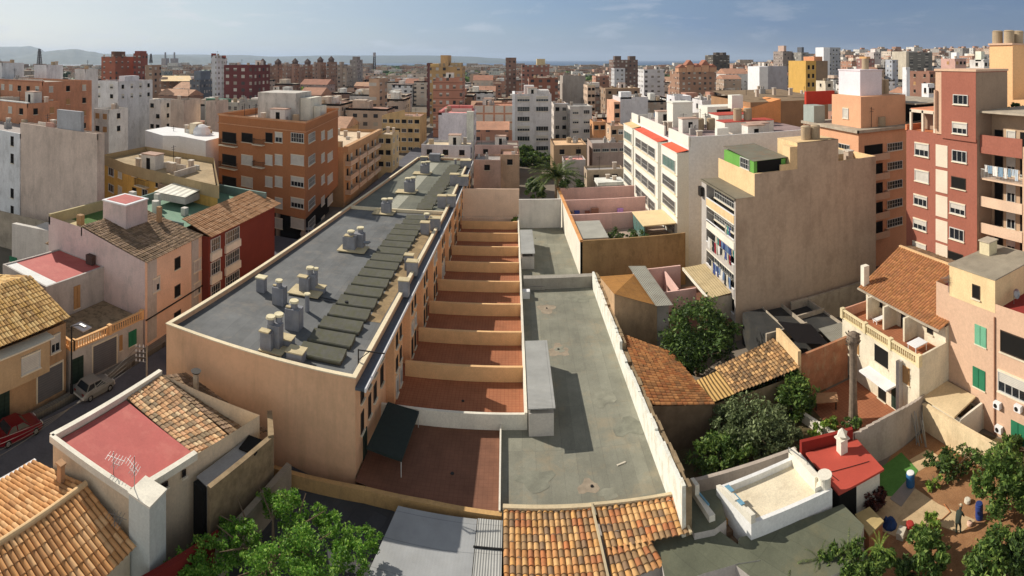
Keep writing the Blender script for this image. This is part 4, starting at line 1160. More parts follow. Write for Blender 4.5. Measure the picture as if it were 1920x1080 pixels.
# stair tower at the near corner and side passage
MB().box(-19.85, -18.35, 22.7, 24.2, -1.8, 5.45).box(-19.9, -18.3, 22.65, 24.25, 5.45, 5.56, 1).build('corner_box', [plaster('corner_grey_white', '#b9bdb6', .1, .2), white_warm], th)
fS = Face((-19.9, 23.0), (-16.9, 33.0))
for px0, y0, px1, y1, kd in ((341, 882, 348, 893, 'dark'), (301, 903, 315, 914, 'dark')): fS.win(th, px0, y0, px1, y1, kd)
MB().box(-19.9, -16.4, 22.6, 23.1, -1.8, 1.0, rot=0).build('low_wall', redw, th) if False else None
lw = thing('side_passage', 'narrow passage roofs and rubble wall on the right of the red terrace', 'outbuilding', (-17, 30, 0))
MB().prism([(-18.35, 27.3), (-17.3, 27.0), (-16.1, 31.8), (-17.2, 32.2)], -1.8, 4.3).build('lean_to', plaster('leanto_grey', '#8f8c88', .15, .2), lw)
MB().prism([(-17.3, 26.9), (-17.0, 26.8), (-15.6, 32.6), (-15.9, 32.8)], -1.8, 4.5).prism([(-15.9, 32.3), (-15.6, 32.6), (-16.8, 34.8), (-17.1, 34.6)], -1.8, 4.6).build('rubble_wall', rub, lw)
MB().box(-17.45, -17.2, 27.0, 31.9, 4.5, 4.66, rot=0).build('ledge', white_warm, lw) if False else None
MB().box(-17.2, -16.0, 30.6, 32.0, 4.35, 4.45).build('solar_sheet', dark_void, lw)
m = MB(); m.prism([(-18.3, 26.9), (-17.5, 26.7), (-17.4, 27.0), (-18.2, 27.25)], -1.8, 4.25); m.build('doorway', dark_void, lw)
tag(MB().prism([(-18.4, 21.8), (-18.1, 21.7), (-16.2, 26.6), (-16.5, 26.8)], -1.8, 2.3).build('passage_wall', plaster('maroon_wall', '#6b231c', .15, .1)), 'dark maroon garden wall beside the white corner box', 'wall')
tag(MB().prism([(-16.3, 26.2), (-15.9, 26.2), (-14.7, 33.5), (-15.1, 33.6)], -1.8, 2.2).build('lane_wall', plaster('lane_wall', '#8b8070', .25, .4)), 'grey brown wall bordering the shaded asphalt yard', 'wall')
struct(MB().face([(-16, 22, .1), (-2, 22, .1), (-2, 33, .1), (-9.5, 34.9, .1), (-16, 36, .1)]).build('asphalt_yard', memb_dark))
# antennas on the red terrace side wall
def antenna(name, label, px, py, h, z, els=6, side=1, root=None):
    b = P(px, py, z); t = thing(name, label, 'antenna', b) if root is None else root
    m = MB(); m.cyl(b, b+Vector((0, 0, h)), .03, .022, 6); m.build('mast', steel, t)
    m = MB(); tp = b+Vector((0, 0, h*.86)); d = Vector((.8*side, .25, 0)); m.bar(tp-d*.5, tp+d*.9, .025)
    for i in range(els): c = tp-d*.45+d*(i*.25); m.bar(c+Vector((-.1, .35, 0)), c+Vector((.1, -.35, 0)), .018)
    m.bar(tp+Vector((0, 0, -.35))-d*.1, tp+Vector((0, 0, -.35))+d*.5, .02)
    for i in range(3): c = tp+Vector((0, 0, -.35))+d*(i*.2); m.bar(c+Vector((0, .25, .1)), c+Vector((0, -.25, -.1)), .016)
    m.build('aerial', steel, t); return t
antenna('tv_antenna', 'rooftop television antenna with small dish by the red terrace kerb', 213, 925, 2.5, 4.0)
antenna('tv_antenna', 'taller thin television antenna near the white corner box', 252, 1000, 4.4, 3.0, side=-1)
# orange tile roof in the corner
nt_ = thing('tiled_house', 'house with bright orange barrel tile roof in the near left corner', 'house', (-23, 19, 0))
MB().prism([(-27.6, 8), (-19.9, 8), (-19.6, 22.5), (-27.3, 22.5)], -1.8, [3.0, 2.8, 2.8, 3.0], top=False).build('wall', plaster('house_cream', '#c4b79c', .12, .2), nt_)
tile_mesh(MB(), (-28.0, 22.5, 2.95), (-28.0, 8, 2.95), (-23.45, 8, 4.3), (-23.1, 22.5, 4.3), .36, .55, .10, res=6).build('roof', tile_orange, nt_)
tile_mesh(MB(), (-19.6, 8, 2.9), (-19.2, 22.6, 2.9), (-23.1, 22.5, 4.3), (-23.45, 8, 4.3), .36, .55, .10, res=6).build('roof', tile_orange, nt_)
MB().cyl((-23.3, 8, 4.38), (-23.1, 22.5, 4.38), .17, .17, 10).build('ridge', ridge_m, nt_)
MB().box(-24.75, -24.4, 21.6, 21.95, 3.8, 5.1).box(-24.82, -24.33, 21.53, 22.02, 5.1, 5.2).build('chimney', plaster('chimney_brick', '#b08a68', .3, .2), nt_)
MB().box(-28.2, -28.0, 8, 22.6, 2.8, 3.0).build('eave_gutter', white_paint, nt_)
antenna('tv_antenna', 'small antenna on the edge of the bright orange tiles', 215, 1000, 1.2, 3.1, 5)
bs = MB().box(-28.9, -28.2, 18.0, 20.0, 2.2, 2.4).build('ledge', stone_sill, nt_)
# ================================================================ BOTTOM: sheet roof and mottled tiles
cs = thing('sheet_roof_shed', 'white corrugated shed roof half in shadow at the bottom', 'shed', (-4, 30, 0))
MB().prism([(-8.2, 26), (-.62, 26), (-.62, 33.2), (-7.5, 33.6)], -1.8, .85, top=False).build('wall', grey_w, cs)
cor_s = corrug('corrugated_pale', '#a0a2a2', .22, 0, '#8c8a80', .2, .6, .003)
MB().face([(-8.6, 25.5, .9), (-2.35, 25.5, .9), (-2.2, 33.6, 1.0), (-7.35, 33.9, 1.0)], 0, [(0, 0), (6.3, 0), (6.2, 8), (1, 8)]).build('roof', cor_s, cs)
MB().face([(-2.3, 25.5, .96), (-.6, 25.5, .96), (-.6, 33.5, 1.06), (-2.15, 33.6, 1.06)], 0, [(0, 0), (1.6, 0), (1.6, 8), (0, 8)]).build('roof', cor_w, cs)
MB().bar((-2.3, 31.6, 1.08), (-.5, 31.5, 1.08), .08).build('batten', iron, cs)
tr = thing('mottled_tile_roof', 'low building with mottled old barrel tiles at the bottom centre', 'house', (4, 30, 0))
def PP(x, y, z): return P(x, y, z)
zt, zb = 1.5, .35
a0, a1, a2 = P(944, 950, zt), P(1108, 946, zt), P(1266, 926, zt)
e0, e1, e2 = P(943, 1180, zb), P(1150, 1140, zb), P(1248, 1062, zb)
tile_mesh(MB(), e0, P(1158, 1175, zb), a1, a0, .36, .42, .085, res=6).build('roof', tile_mix, tr)
tile_mesh(MB(), P(1150, 1096, .55), e2, P(1218, 1010, .95), P(1134, 1030, .85), .36, .42, .085, res=6).build('roof', tile_mix, tr)
tile_mesh(MB(), P(1136, 1030, .86), P(1294, 1000, .95), a2, P(1114, 946, zt), .36, .42, .085, res=6).build('roof', tile_mix, tr)
m = MB(); m.bar(P(1109, 944, zt+.15), P(1146, 1110, .6), .14, .2); m.bar(P(1108, 948, zt+.1), P(943, 950, zt+.1), .3, .14); m.bar(P(1262, 924, zt+.1), P(1296, 1000, 1.05), .14, .16); m.bar(P(1112, 946, zt+.1), P(1266, 925, zt+.1), .22, .14)
m.build('mortar_edge', plaster('mortar_tan', '#b9a98a', .2, .1), tr)
m = MB(); m.prism(ccw([XY(946, 953, 1.2), XY(1110, 949, 1.2), XY(1262, 930, 1.2), XY(1290, 998, 1.0), XY(1215, 1010, .8), XY(1240, 1060, .3), XY(1140, 1100, .3), XY(946, 1150, .3)]), -1.8, .25); m.build('wall', grey_w, tr)
tg = thing('green_felt_roof', 'low buildings roofed in mossy grey green felt at the bottom right of centre', 'outbuilding', (12, 28, 0))
felt = membrane('green_grey_felt', '#676a58', 1.0, -.5, '#7d7456', .5, .25)
def slabpix(root, name, mat, pix, z, zb=-1.8, side=None):
    po = ccw([XY(x, y, z) for x, y in pix]); m = MB(); m.prism(po, zb, z, 1, tmi=0)
    return m.build(name, [mat, side or grey_w], root)
slabpix(tg, 'roof', felt, [(1272, 930), (1345, 915), (1362, 975), (1340, 992), (1302, 1000)], .95)
slabpix(tg, 'roof', felt, [(1222, 1012), (1300, 1000), (1345, 992), (1425, 1050), (1385, 1056), (1320, 1075), (1250, 1100), (1242, 1062)], .55)
slabpix(tg, 'roof', felt, [(1385, 1008), (1580, 945), (1620, 985), (1600, 1060), (1460, 1120), (1380, 1060)], .5)
MB().box(7.5, 9.6, 26.0, 27.2, .1, .35, rot=-.2, c=(1.6, 1.0)).build('dark_opening', dark_void, tg)

# ================================================================ COURTYARD COMPLEX behind the deck wall
pinky = plaster('courtyard_pink', '#c9a69b', .12, .25)
cx = thing('courtyard_walls', 'walled courtyards with a stained brown front wall and orange capped side wall', 'courtyard', (16, 88, 0))
stw = plaster('stained_concrete', '#8f7450', .22, .35, .5, stain='#6d583c', stain_amt=.5)
MB().box(9.2, 24.1, 71.5, 71.8, -1.8, 5.5).build('front_wall', stw, cx)
MB().prism([(9.2, 71.5), (9.5, 71.5), (8.9, 104), (8.6, 104)], -1.8, 5.35).build('side_wall', white_warm, cx)
MB().prism([(9.14, 71.45), (9.6, 71.45), (9.0, 104), (8.5, 104)], 5.36, 5.5).build('wall_cap', plaster('cap_orange', '#c58e5b', .2, .1), cx)
MB().face([(9.4, 71.7, 3.1), (24, 71.7, 3.1), (24, 104, 3.1), (9.0, 104, 3.1)]).build('court_floor', plaster('court_floor', '#9c8a7d', .2, 0, .6, stain='#7d5b4a', stain_amt=.4), cx)
for y, l in ((83.5, 'nearest'), (92.3, 'middle'), (101, 'farthest')):
    MB().box(9.1, 23.6 if y > 84 else 22.5, y, y+.3, 3.1, 5.55).build('divider', pinky, cx)
MB().box(9.6, 13.4, 73.0, 81.0, 5.15, 5.3).box(9.7, 13.3, 73.1, 80.9, 3.1, 5.15, 1).build('white_cover', [corrug('pale_cover', '#c4c1b4', 1.0, 0, '#aaa695', .2), pinky], cx)
MB().box(19.0, 24.0, 75.5, 83.0, 5.6, 5.75).box(19.1, 19.3, 75.7, 82.9, 3.2, 5.6, 1).build('beige_awning', [plaster('awning_beige', '#cdb78e', .1, .1), teal_glass], cx)
for dx, y, s, h_ in ((11.2, 92.1, .9, '#3d4f97'), (13.0, 92.1, .8, '#7f4c3d'), (14.3, 92.1, 1.3, '#87604f'), (18.8, 92.0, 1.0, '#b78ac9'), (9.9, 92.1, .7, '#2b2d2f')):
    p = (dx, y-.5); t_ = MB().box(dx-s/2, dx+s/2, y-.9, y-.35, 3.1, 3.1+s*.9)
    tag(t_.build('storage_box', flat('box_'+h_[1:], h_, .6)), {'#3d4f97': 'blue box', '#7f4c3d': 'narrow brown box', '#87604f': 'wide brown cabinet', '#b78ac9': 'lilac toy box', '#2b2d2f': 'dark crate'}[h_]+' standing in the middle pink courtyard', 'box')
leaf_dark = leafmat('leaf_dark', '#2a3a1c', '#3f5528', '#647a38', .25)
leaf_cit = leafmat('leaf_citrus', '#33481f', '#4d662c', '#788a42', .3)
leaf_grey = leafmat('leaf_greygreen', '#434f30', '#5e6a45', '#7d885c', .25)
leaf_bright = leafmat('leaf_bright', '#3c6420', '#5f8a2e', '#8eab4a', .4)
leaf_lime = leafmat('leaf_lime', '#4c6a26', '#6c8535', '#96a24c', .3)
leaf_red = leafmat('leaf_maroon', '#2c1612', '#43201a', '#5a2f24', .1)
tree('shrub', 'dark bushy shrub in the near courtyard left of the beige awning', 'shrub', (14.2, 76, 3.1), [(14.8, 76, 4.2, 1.7, 1.6, 1.3, 1), (16.3, 75.5, 4.0, 1.3, 1.3, 1.0, .6)], leaf_dark, 1500, .16, 11, 1.2, .06)
tree('shrub', 'round dark shrub in the near courtyard beside the beige awning', 'shrub', (18.2, 76, 3.1), [(18.2, 76, 4.3, 1.5, 1.5, 1.4, 1)], leaf_dark, 1000, .16, 12, 1.2, .06)

# ================================================================ WHITE APARTMENT BLOCK
wa = thing('apartment_block', 'white apartment block with glazed galleries and red bay roofs right of centre', 'apartment block', (38, 92, 0))
party = plaster('party_wall_grey', '#d3cfcb', .08, .15, .2)
whl = plaster('gallery_white', '#cfcabf', .06, .10)
MB().prism(rect(26.0, 53, 75.6, 114), -1.8, 16.9, 0, top=False).box(26.3, 53, 75.602, 75.85, 16.9, 18.4, 0).build('wall', [party], wa)
r1 = MB().face([(26, 75.7, 17.0), (53, 75.7, 17.0), (53, 114, 17.0), (26, 114, 17.0)]).build('roof', plaster('mauve_roof', '#8c7a78', .2, 0, .5, stain='#6a5c5c', stain_amt=.4), wa)
m = MB(); m.box(25.98, 26.25, 75.62, 86, 16.9, 18.5); m.box(25.98, 26.25, 88.5, 106, 16.9, 18.5); m.box(25.98, 26.25, 108, 114, 16.9, 18.4); m.box(26, 53, 113.8, 114, 16.9, 18)
m.build('parapet', whl, wa)
bays = ((75.58, 84.2, '#c0583f'), (86.3, 104, '#b9533f'), (105.2, 114, '#c0a47a'))
zs = (13.0, 9.9, 6.8, 3.7)
for i, (y0, y1, hc) in enumerate(bays):
    b = MB().box(24.2, 26.0, y0, y1, 2.9, 16.0).box(24.1, 26.0, y0-.02, y1+.05, 16.0, 16.12, 0).face([(24.15, y0, 16.14), (26.2, y0, 16.5), (26.2, y1, 16.5), (24.15, y1, 16.14)], 1).build('bay', [whl, plaster('bay_roof_%d' % i, hc, .15, 0)], wa)
    fb = Face((24.2, y0), (24.2, y1)); L_ = y1-y0
    for z in zs:
        if i == 1:
            for u in (L_*.22, L_*.5, L_*.78): fb.winm(b, u, z, L_*.25, 1.75, 'gallery')
        else: fb.winm(b, L_/2, z, L_*.78, 1.75, 'gallery' if z < 12 else 'teal')
    MB().box(24.1, 24.2, y0, y1, 12.6, 12.75).box(24.1, 24.2, y0, y1, 9.5, 9.65).box(24.1, 24.2, y0, y1, 6.4, 6.55).build('string_course', cream_cop, b)
MB().box(25.0, 26, 75.6, 114, -1.8, 2.9).build('ground_floor', whl, wa)
f0 = Face((25.0, 75.6), (25.0, 114))
for u in (3, 8, 13, 18): f0.winm(wa, u, .6, .9, 1.4, 'dark')
MB().box(30.5, 34.5, 98, 102, 17, 21.6).box(30.4, 34.6, 97.9, 102.1, 21.6, 21.8).build('stair_hut', whl, wa)
MB().box(37.5, 44, 92, 97, 17, 19.6).box(37.4, 44.1, 91.9, 97.1, 19.6, 19.7, 1).build('stair_hut', [whl, redpaint], wa)
MB().box(35.5, 45, 84.2, 88, 17, 19.2).box(35.4, 45.1, 84.1, 88.1, 19.2, 19.3, 1).build('stair_hut', [whl, redpaint], wa)
MB().box(32.0, 34.0, 79, 80, 17, 19.0).build('roof_vent', whl, wa)
MB().box(38, 45, 99, 104, 17, 20.6).box(40, 43, 98.9, 99, 18, 20, 1).build('stair_hut', [whl, dark_void], wa)
tankm = plaster('fibre_tank', '#9b8a72', .15, .2)
for x, y, z, s in ((34.2, 93, 17, 1), (36.2, 92.5, 17, 1), (38.6, 85.8, 19.3, .95), (40.5, 85.6, 19.3, .95)):
    m = MB(); m.cyl((x, y, z), (x, y, z+2.0), .78*s, .78*s, 16); m.cyl((x, y, z+2.0), (x, y, z+2.15), .82*s, .6*s, 16); m.build('water_tank', tankm, wa)
MB().box(42.0, 44.4, 96, 98, 20.4, 23.0).build('lift_box', whl, wa)
tree('shrub', 'roof garden shrub on the white apartment block', 'shrub', (33.5, 110, 17), [(32, 110, 18, 2.8, 1.4, 1.0, 1)], leaf_lime, 500, .25, 14, .7, .05) if False else None
# clothes hung on the white roof terrace
def clothes(label, a, b, n, seed, drop=.8, cols=None, group=None):
    """a line between two posts with garments, each garment a part"""
    rnd = random.Random(seed); a, b = Vector(a), Vector(b); t = thing('washing_line', label, 'washing line', (a+b)/2, group)
    MB().cyl(a, b, .012, .012, 5).build('line', frame_w, t)
    d = (b-a); L_ = d.length; d = d/L_; k = 0; u = .1; i = 0
    cols = cols or ['#d8d6d0', '#3f4f86', '#9a2f3a', '#4f8f84', '#c9c2b0', '#2f3034', '#6f86a8']
    nn = Vector((-d.y, d.x, 0))
    while u < L_-.4 and i < n:
        w_ = rnd.uniform(.35, .7); h_ = drop*rnd.uniform(.6, 1.2); m = MB(); nx = 4
        for j in range(nx):
            for r_ in range(3):
                q = lambda jj, rr_: a+d*(u+w_*jj/nx)+Vector((0, 0, -h_*rr_/3))+nn*(.05*sin(jj*2.1+rr_+i))
                m.face([q(j, r_+1), q(j+1, r_+1), q(j+1, r_), q(j, r_)])
        c_ = rnd.choice(cols); m.build('garment', flat('cloth_'+c_[1:], c_, .9, .1), t); u += w_+rnd.uniform(.03, .2); i += 1
    return t
clothes('white and blue washing on the roof of the white block', (28, 108, 18.9), (33.5, 107, 18.9), 7, 2, 1.4, ['#e4e2dc', '#4f7fb0', '#d9d6cc', '#2d5a8c'])

# ================================================================ BEIGE PARTY WALL BLOCK
be = thing('apartment_block', 'beige block with a huge blank wall, a bright green roof hut and laundry balconies', 'apartment block', (34, 60, 0))
beige = plaster('beige_party_wall', '#a8947f', .10, .40, .25, stain='#8f7b68', stain_amt=.5)
bpeach = plaster('beige_side_peach', '#cfb187', .12, .3, .4, stain='#a78e69', stain_amt=.3)
xs = [24.5, 26.9, 32.6, 38.6, 44.7]; zts = [14.3, 16.9, 20.0, 17.2]
m = MB()
for k in range(4):
    x0, x1, z = xs[k], xs[k+1], zts[k]
    m.face([(x0, 55, -1.8), (x1, 55, -1.8), (x1, 55, z), (x0, 55, z)], 0)
m.face([(44.7, 55, -1.8), (44.7, 68, -1.8), (44.7, 68, 17.2), (44.7, 55, 17.2)], 1)
m.face([(24.5, 66, -1.8), (44.7, 66, -1.8), (44.7, 66, 14.2), (24.5, 66, 14.2)], 1)
m.face([(26.9, 55, 14.2), (26.9, 66, 14.2), (26.9, 66, 16.9), (26.9, 55, 16.9)], 1)
for x0, x1, z in ((26.9, 32.6, 16.9), (32.6, 38.6, 20.0), (38.6, 44.7, 17.2)):
    m.face([(x0, 55, z), (x1, 55, z), (x1, 55.35, z), (x0, 55.35, z)], 1)
    m.face([(x0, 55.35, z), (x1, 55.35, z), (x1, 55.35, 14), (x0, 55.35, 14)], 1)
m.face([(32.6, 55, 16.8), (32.6, 60, 16.8), (32.6, 60, 20), (32.6, 55, 20)], 1); m.face([(32.6, 55, 20), (38.6, 55, 20), (38.6, 60, 20), (32.6, 60, 20)], 1); m.face([(38.6, 55, 16.8), (38.6, 60, 16.8), (38.6, 60, 20), (38.6, 55, 20)], 1)
m.build('wall', [beige, bpeach], be)
MB().face([(24.4, 54.9, 14.3), (26.95, 54.9, 14.3), (26.95, 66.1, 14.3), (24.4, 66.1, 14.3)]).box(24.3, 24.5, 54.9, 66, 14.1, 14.3).build('lower_roof', plaster('grey_lower_roof', '#6f695b', .2, 0), be)
rf2 = MB().face([(26.9, 55.3, 16.2), (44.6, 55.3, 16.2), (44.6, 66, 16.2), (26.9, 66, 16.2)]).build('roof', plaster('ochre_roof', '#b6955f', .2, 0, .4), be)
MB().box(31.6, 32.6, 55.02, 57, 16.9, 19.6).box(30.3, 31.6, 55.02, 55.3, 16.9, 17.6).build('wall_step', bpeach, be)
for x in (35.0, 36.4): MB().cyl((x, 57, 20), (x, 57, 21.6), .62, .62, 16).cyl((x, 57, 21.6), (x, 57, 21.75), .66, .45, 16).build('water_tank', tankm, be)
MB().box(36.5, 44.6, 60, 66, 16.2, 17.0).build('roof_ledge', concrete, be)
gr = MB().box(27.1, 31.3, 55.6, 64.5, 16.25, 18.2).face([(27.0, 55.5, 18.22), (31.6, 55.5, 18.35), (31.6, 64.8, 18.75), (27.0, 64.8, 18.6)], 1).build('green_hut', [plaster('bright_green_board', '#619445', .1, .1), corrug('rusty_tin', '#8f8a76', .25, 0, '#8a5b3c', .5)], be)
Face((27.1, 55.6), (27.1, 64.5)).winm(gr, 2.4, 16.9, 2.6, 1.3, 'gallery')
Face((27.1, 55.6), (31.3, 55.6)).winm(gr, 2.0, 16.7, 3.2, 1.5, 'hole')
# recessed laundry balconies on the left side
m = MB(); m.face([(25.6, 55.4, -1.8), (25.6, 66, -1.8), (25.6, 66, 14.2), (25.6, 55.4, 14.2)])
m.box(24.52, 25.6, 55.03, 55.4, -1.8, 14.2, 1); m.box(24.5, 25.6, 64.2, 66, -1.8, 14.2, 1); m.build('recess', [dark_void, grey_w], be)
fL = Face((24.5, 55.4), (24.5, 64.2)); fI = Face((25.45, 55.4), (25.45, 64.2))
for i, z in enumerate((11.3, 8.5, 5.7, 2.9, 0.1)):
    m = MB(); m.box(24.45, 25.6, 55.4, 64.2, z-.15, z+.02); m.build('balcony', white_warm, be)
    o = MB().box(24.46, 24.56, 55.4, 64.2, z+.02, z+(.95 if i != 1 else .7)).build('railing', bpeach if i == 0 else white_warm if i == 1 else grey_w, be)
    MB().box(24.44, 24.58, 55.4, 64.2, z+.95, z+1.03).build('handrail', white_paint, be)
    if i in (0, 1, 3): fI.winm(be, 4.4, z+1.05, 7.6, 1.5, 'gallery')
for z, sd in ((7.2, 3), (5.7+1.9, 4), (4.6, 5), (10.4, 9)):
    clothes({7.2: 'blue and white washing on the upper laundry balcony of the beige block', 7.6: 'coloured washing hung inside the laundry balcony of the beige block', 4.6: 'dark and orange washing on the lower laundry balcony of the beige block', 10.4: 'small red and dark washing on the top laundry balcony of the beige block'}[round(z, 1)], (24.38 if z != 7.6 else 24.9, 56, z+.3), (24.38 if z != 7.6 else 24.9, 63.5, z+.3), 11 if z != 10.4 else 3, sd, 1.2)
MB().box(24.0, 24.4, 65, 66, 12.2, 13.4).build('hung_cabinet', iron, be)
# low houses at its foot
gh = thing('garden_house', 'low house with slanting orange brown fibre roof beside the whitewashed wall', 'outbuilding', (13, 60, 0))
MB().prism([(10.9, 56), (15.6, 56), (15.2, 65.5), (10.95, 65.5)], -1.8, [5.0, 3.2, 2.9, 2.9], top=False).build('wall', [plaster('brown_cream_wall', '#a88c6c', .2, .35, .5, stain='#7d6850', stain_amt=.5)], gh)
MB().face([(10.8, 55.8, 5.05), (15.8, 55.8, 3.22), (15.4, 65.6, 2.95), (10.85, 65.6, 2.98)], 0, [(0, 0), (0, 5), (9, 5), (9, 0)]).build('roof', corrug('rusty_fibre_roof', '#ad7c42', .35, 0, '#7d5a3a', .6, .9), gh)
sr = thing('sheet_roof_passage', 'long pale corrugated strip roof beside the orange brown roof', 'outbuilding', (16, 61, 0))
MB().face([(15.3, 55.3, 3.5), (17.2, 55.2, 3.4), (16.9, 66.2, 3.6), (14.7, 66.4, 3.7)], 0, [(0, 0), (2, 0), (2, 11), (0, 11)]).build('roof', cor_d, sr)
MB().prism([(15.6, 56.2), (17.0, 56.2), (16.6, 66), (15.2, 66)], -1.8, 3.2).build('wall', grey_w, sr)
py = thing('pink_yard', 'small yard with mauve pink walls between the strip roof and the cream awning', 'courtyard', (19, 62, 0))
MB().box(17.1, 21.6, 60.0, 60.25, -1.8, 2.7).box(17.1, 21.6, 66, 66.25, -1.8, 3.2).box(19.3, 19.5, 60.2, 66, -1.8, 2.8).build('wall', pinky, py)
MB().face([(17.1, 54.8, .3), (24.4, 54.8, .3), (24.4, 66, .3), (17.1, 66, .3)]).build('floor', terracotta_dark, py)
ca = thing('cream_awning', 'cream corrugated awning at the foot of the beige block', 'awning', (23, 60, 0))
MB().face([(21.5, 56.0, 3.1), (25.0, 56.0, 3.35), (25.0, 64.7, 3.6), (21.3, 64.7, 3.4)], 0, [(0, 0), (3.5, 0), (3.5, 9), (0, 9)]).build('cover', corrug('cream_sheet', '#bfab83', .3, 0, '#93825c', .5, .8, .02), ca)
MB().box(21.4, 21.5, 55.9, 64.7, 3.1, 3.45).build('edge', white_warm, ca)
MB().box(21.6, 24.6, 56.2, 56.4, -1.8, 3.0).build('wall', concrete, ca)
tree('tree', 'round dark green fruit tree in front of the beige block', 'tree', (18.3, 50.5, -1.8), [(18.2, 50.5, 2.6, 4.0, 3.6, 3.4, 3), (16.6, 49.5, 1.4, 2.4, 2.2, 2.2, 1), (20.3, 50.2, 1.6, 2.4, 2.2, 2.4, 1)], leaf_dark, 9000, .19, 21, 4, .25)
# tiled outbuildings
of = thing('tiled_outbuilding', 'outbuilding with red brown tile roof against the whitewashed wall', 'outbuilding', (13, 46, 0))
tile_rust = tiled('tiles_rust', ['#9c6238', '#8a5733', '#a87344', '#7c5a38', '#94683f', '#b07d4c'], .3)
MB().prism([(10.95, 41.4), (16.2, 41.2), (15.3, 50), (11.0, 53)], -1.8, [2.2, 1.4, 1.4, 2.2], top=False).build('wall', [plaster('stone_dark_wall', '#6d5b48', .3, .3, 1.2)], of)
tile_mesh(MB(), (16.4, 41.0, 1.45), (15.3, 49.8, 1.45), (10.95, 52.8, 2.35), (10.85, 41.3, 2.35), .38, .45, .07, res=4).build('roof', tile_rust, of)
oh = thing('rubble_roof', 'crumbling patchwork tile roof with a yellow corrugated end in the overgrown garden', 'outbuilding', (20, 44, 0))
MB().prism([(16.2, 41.7), (25.2, 42.3), (25.2, 47.0), (16.0, 44.6)], -1.8, 1.0, top=False).build('wall', [rub], oh)
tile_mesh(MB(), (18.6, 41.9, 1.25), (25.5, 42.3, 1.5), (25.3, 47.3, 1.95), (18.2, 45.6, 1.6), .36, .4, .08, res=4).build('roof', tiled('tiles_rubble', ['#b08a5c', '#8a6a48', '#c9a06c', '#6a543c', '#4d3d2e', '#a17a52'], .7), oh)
MB().face([(16.0, 41.6, 1.2), (18.7, 41.9, 1.3), (18.3, 45.0, 1.7), (15.8, 44.4, 1.6)], 0, [(0, 0), (2.7, 0), (2.7, 3), (0, 3)]).build('yellow_sheet', corrug('yellow_sheet', '#c9a263', .35, 0, '#b08a50', .2, .8, .05), oh)
dk = thing('dark_roof_sheds', 'cluster of dark grey felt roofs behind the crumbling tile roof', 'outbuilding', (28, 49, 0))
rdk = membrane('dark_felt_roof', '#3c3c3a', 1.0, .3, '#5e5648', .5)
for q_ in ((25.0, 27.4, 48.6, 54.2, 1.7), (27.5, 29.9, 49.2, 54.2, 1.3), (30.0, 33.4, 47.3, 50.6, 1.25), (30.2, 33.3, 50.9, 54.1, .7), (26.2, 29.8, 43.8, 48.3, .9)): MB().box(q_[0], q_[1], q_[2], q_[3], -1.8, q_[4]).build('roof', rdk, dk)
for q_ in ((27.42, 27.48, 48.6, 54.2, 1.9), (29.92, 29.98, 45.5, 54.2, 1.75), (30.0, 33.6, 50.65, 50.85, 1.7), (25.0, 29.9, 48.35, 48.55, 2.0)): MB().box(q_[0], q_[1], q_[2], q_[3], -1.8, q_[4]).build('yard_partition', concrete, dk)
MB().face([(30.3, 44.0, 1.5), (33.2, 44.2, 1.3), (33.2, 46.9, 1.7), (30.3, 46.8, 1.9)], 0, [(0, 0), (3, 0), (3, 3), (0, 3)]).build('tin_roof', cor_d, dk)
MB().prism([(25.3, 42.6), (25.6, 42.5), (25.9, 47.2), (25.6, 47.4)], -1.8, 2.9).build('cream_wall', bpeach, dk)
MB().face([(26.0, 44.0, 2.9), (29.5, 43.6, 1.9), (30.0, 47.8, 2.0), (26.4, 48.6, 2.9)]).build('tarpaulin', flat('black_tarp', '#17181c', .5), dk)
MB().prism([(25.7, 42.7), (31.4, 43.1), (31.4, 43.4), (25.7, 43.0)], -1.8, 2.3).build('brick_wall', plaster('old_brick_wall', '#9a6a4e', .3, .3, 1.0, stain='#b09878', stain_amt=.6), dk)
MB().box(31.2, 44, 54.0, 54.3, -1.8, 1.6).box(33.5, 33.7, 45.5, 54, -1.8, 1.4).build('yard_wall', concrete, dk)

# ================================================================ HOUSE WITH BALUSTRADE TERRACE
bh = thing('terrace_house', 'cream house with balustraded orange terrace and brown tile roof on the right', 'house', (36, 40, 0))
creamh = plaster('cream_house', '#cbc2ac', .15, .35, .5, stain='#a8997a', stain_amt=.4)
MB().prism([(31.8, 33.2), (35.2, 33.3), (35.2, 44.9), (31.8, 44.6)], -1.8, 3.5, top=False).prism([(35.2, 33.3), (46, 33.3), (46, 47), (35.2, 45)], -1.8, [5.7, 6.9, 7.2, 5.7], top=False).build('wall', [creamh], bh)
MB().face([(31.8, 33.2, 3.5), (35.3, 33.3, 3.5), (35.3, 44.9, 3.5), (31.8, 44.6, 3.5)]).build('terrace_floor', terracotta_floor, bh)
balm = plaster('balustrade_cream', '#cbbd97', .15, .3)
balustrade(bh, (31.85, 33.3), (31.85, 44.6), 3.5, .9, balm, .28, 4)
MB().box(31.8, 35.2, 33.2, 33.4, 3.5, 4.35).build('terrace_wall', creamh, bh)
MB().box(32, 35.2, 44.5, 44.7, 3.5, 4.4).build('terrace_wall', plaster('pink_terra_wall', '#b98a73', .1, .1), bh)
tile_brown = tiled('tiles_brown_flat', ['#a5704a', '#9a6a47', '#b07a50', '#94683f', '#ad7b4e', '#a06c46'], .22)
tile_mesh(MB(), (34.3, 33.2, 5.75), (34.3, 45.2, 5.75), (42.3, 47.6, 7.7), (42.3, 33.2, 7.7), .36, .42, .05, res=4).build('roof', tile_brown, bh)
tile_mesh(MB(), (50, 33.2, 6.2), (50, 47.6, 6.2), (42.4, 47.6, 7.68), (42.4, 33.2, 7.68), .5, .8, .05, res=3).build('roof', tile_old, bh)
MB().bar((34.25, 33.2, 5.7), (34.25, 45.2, 5.7), .16, .16).build('eave_gutter', concrete, bh)
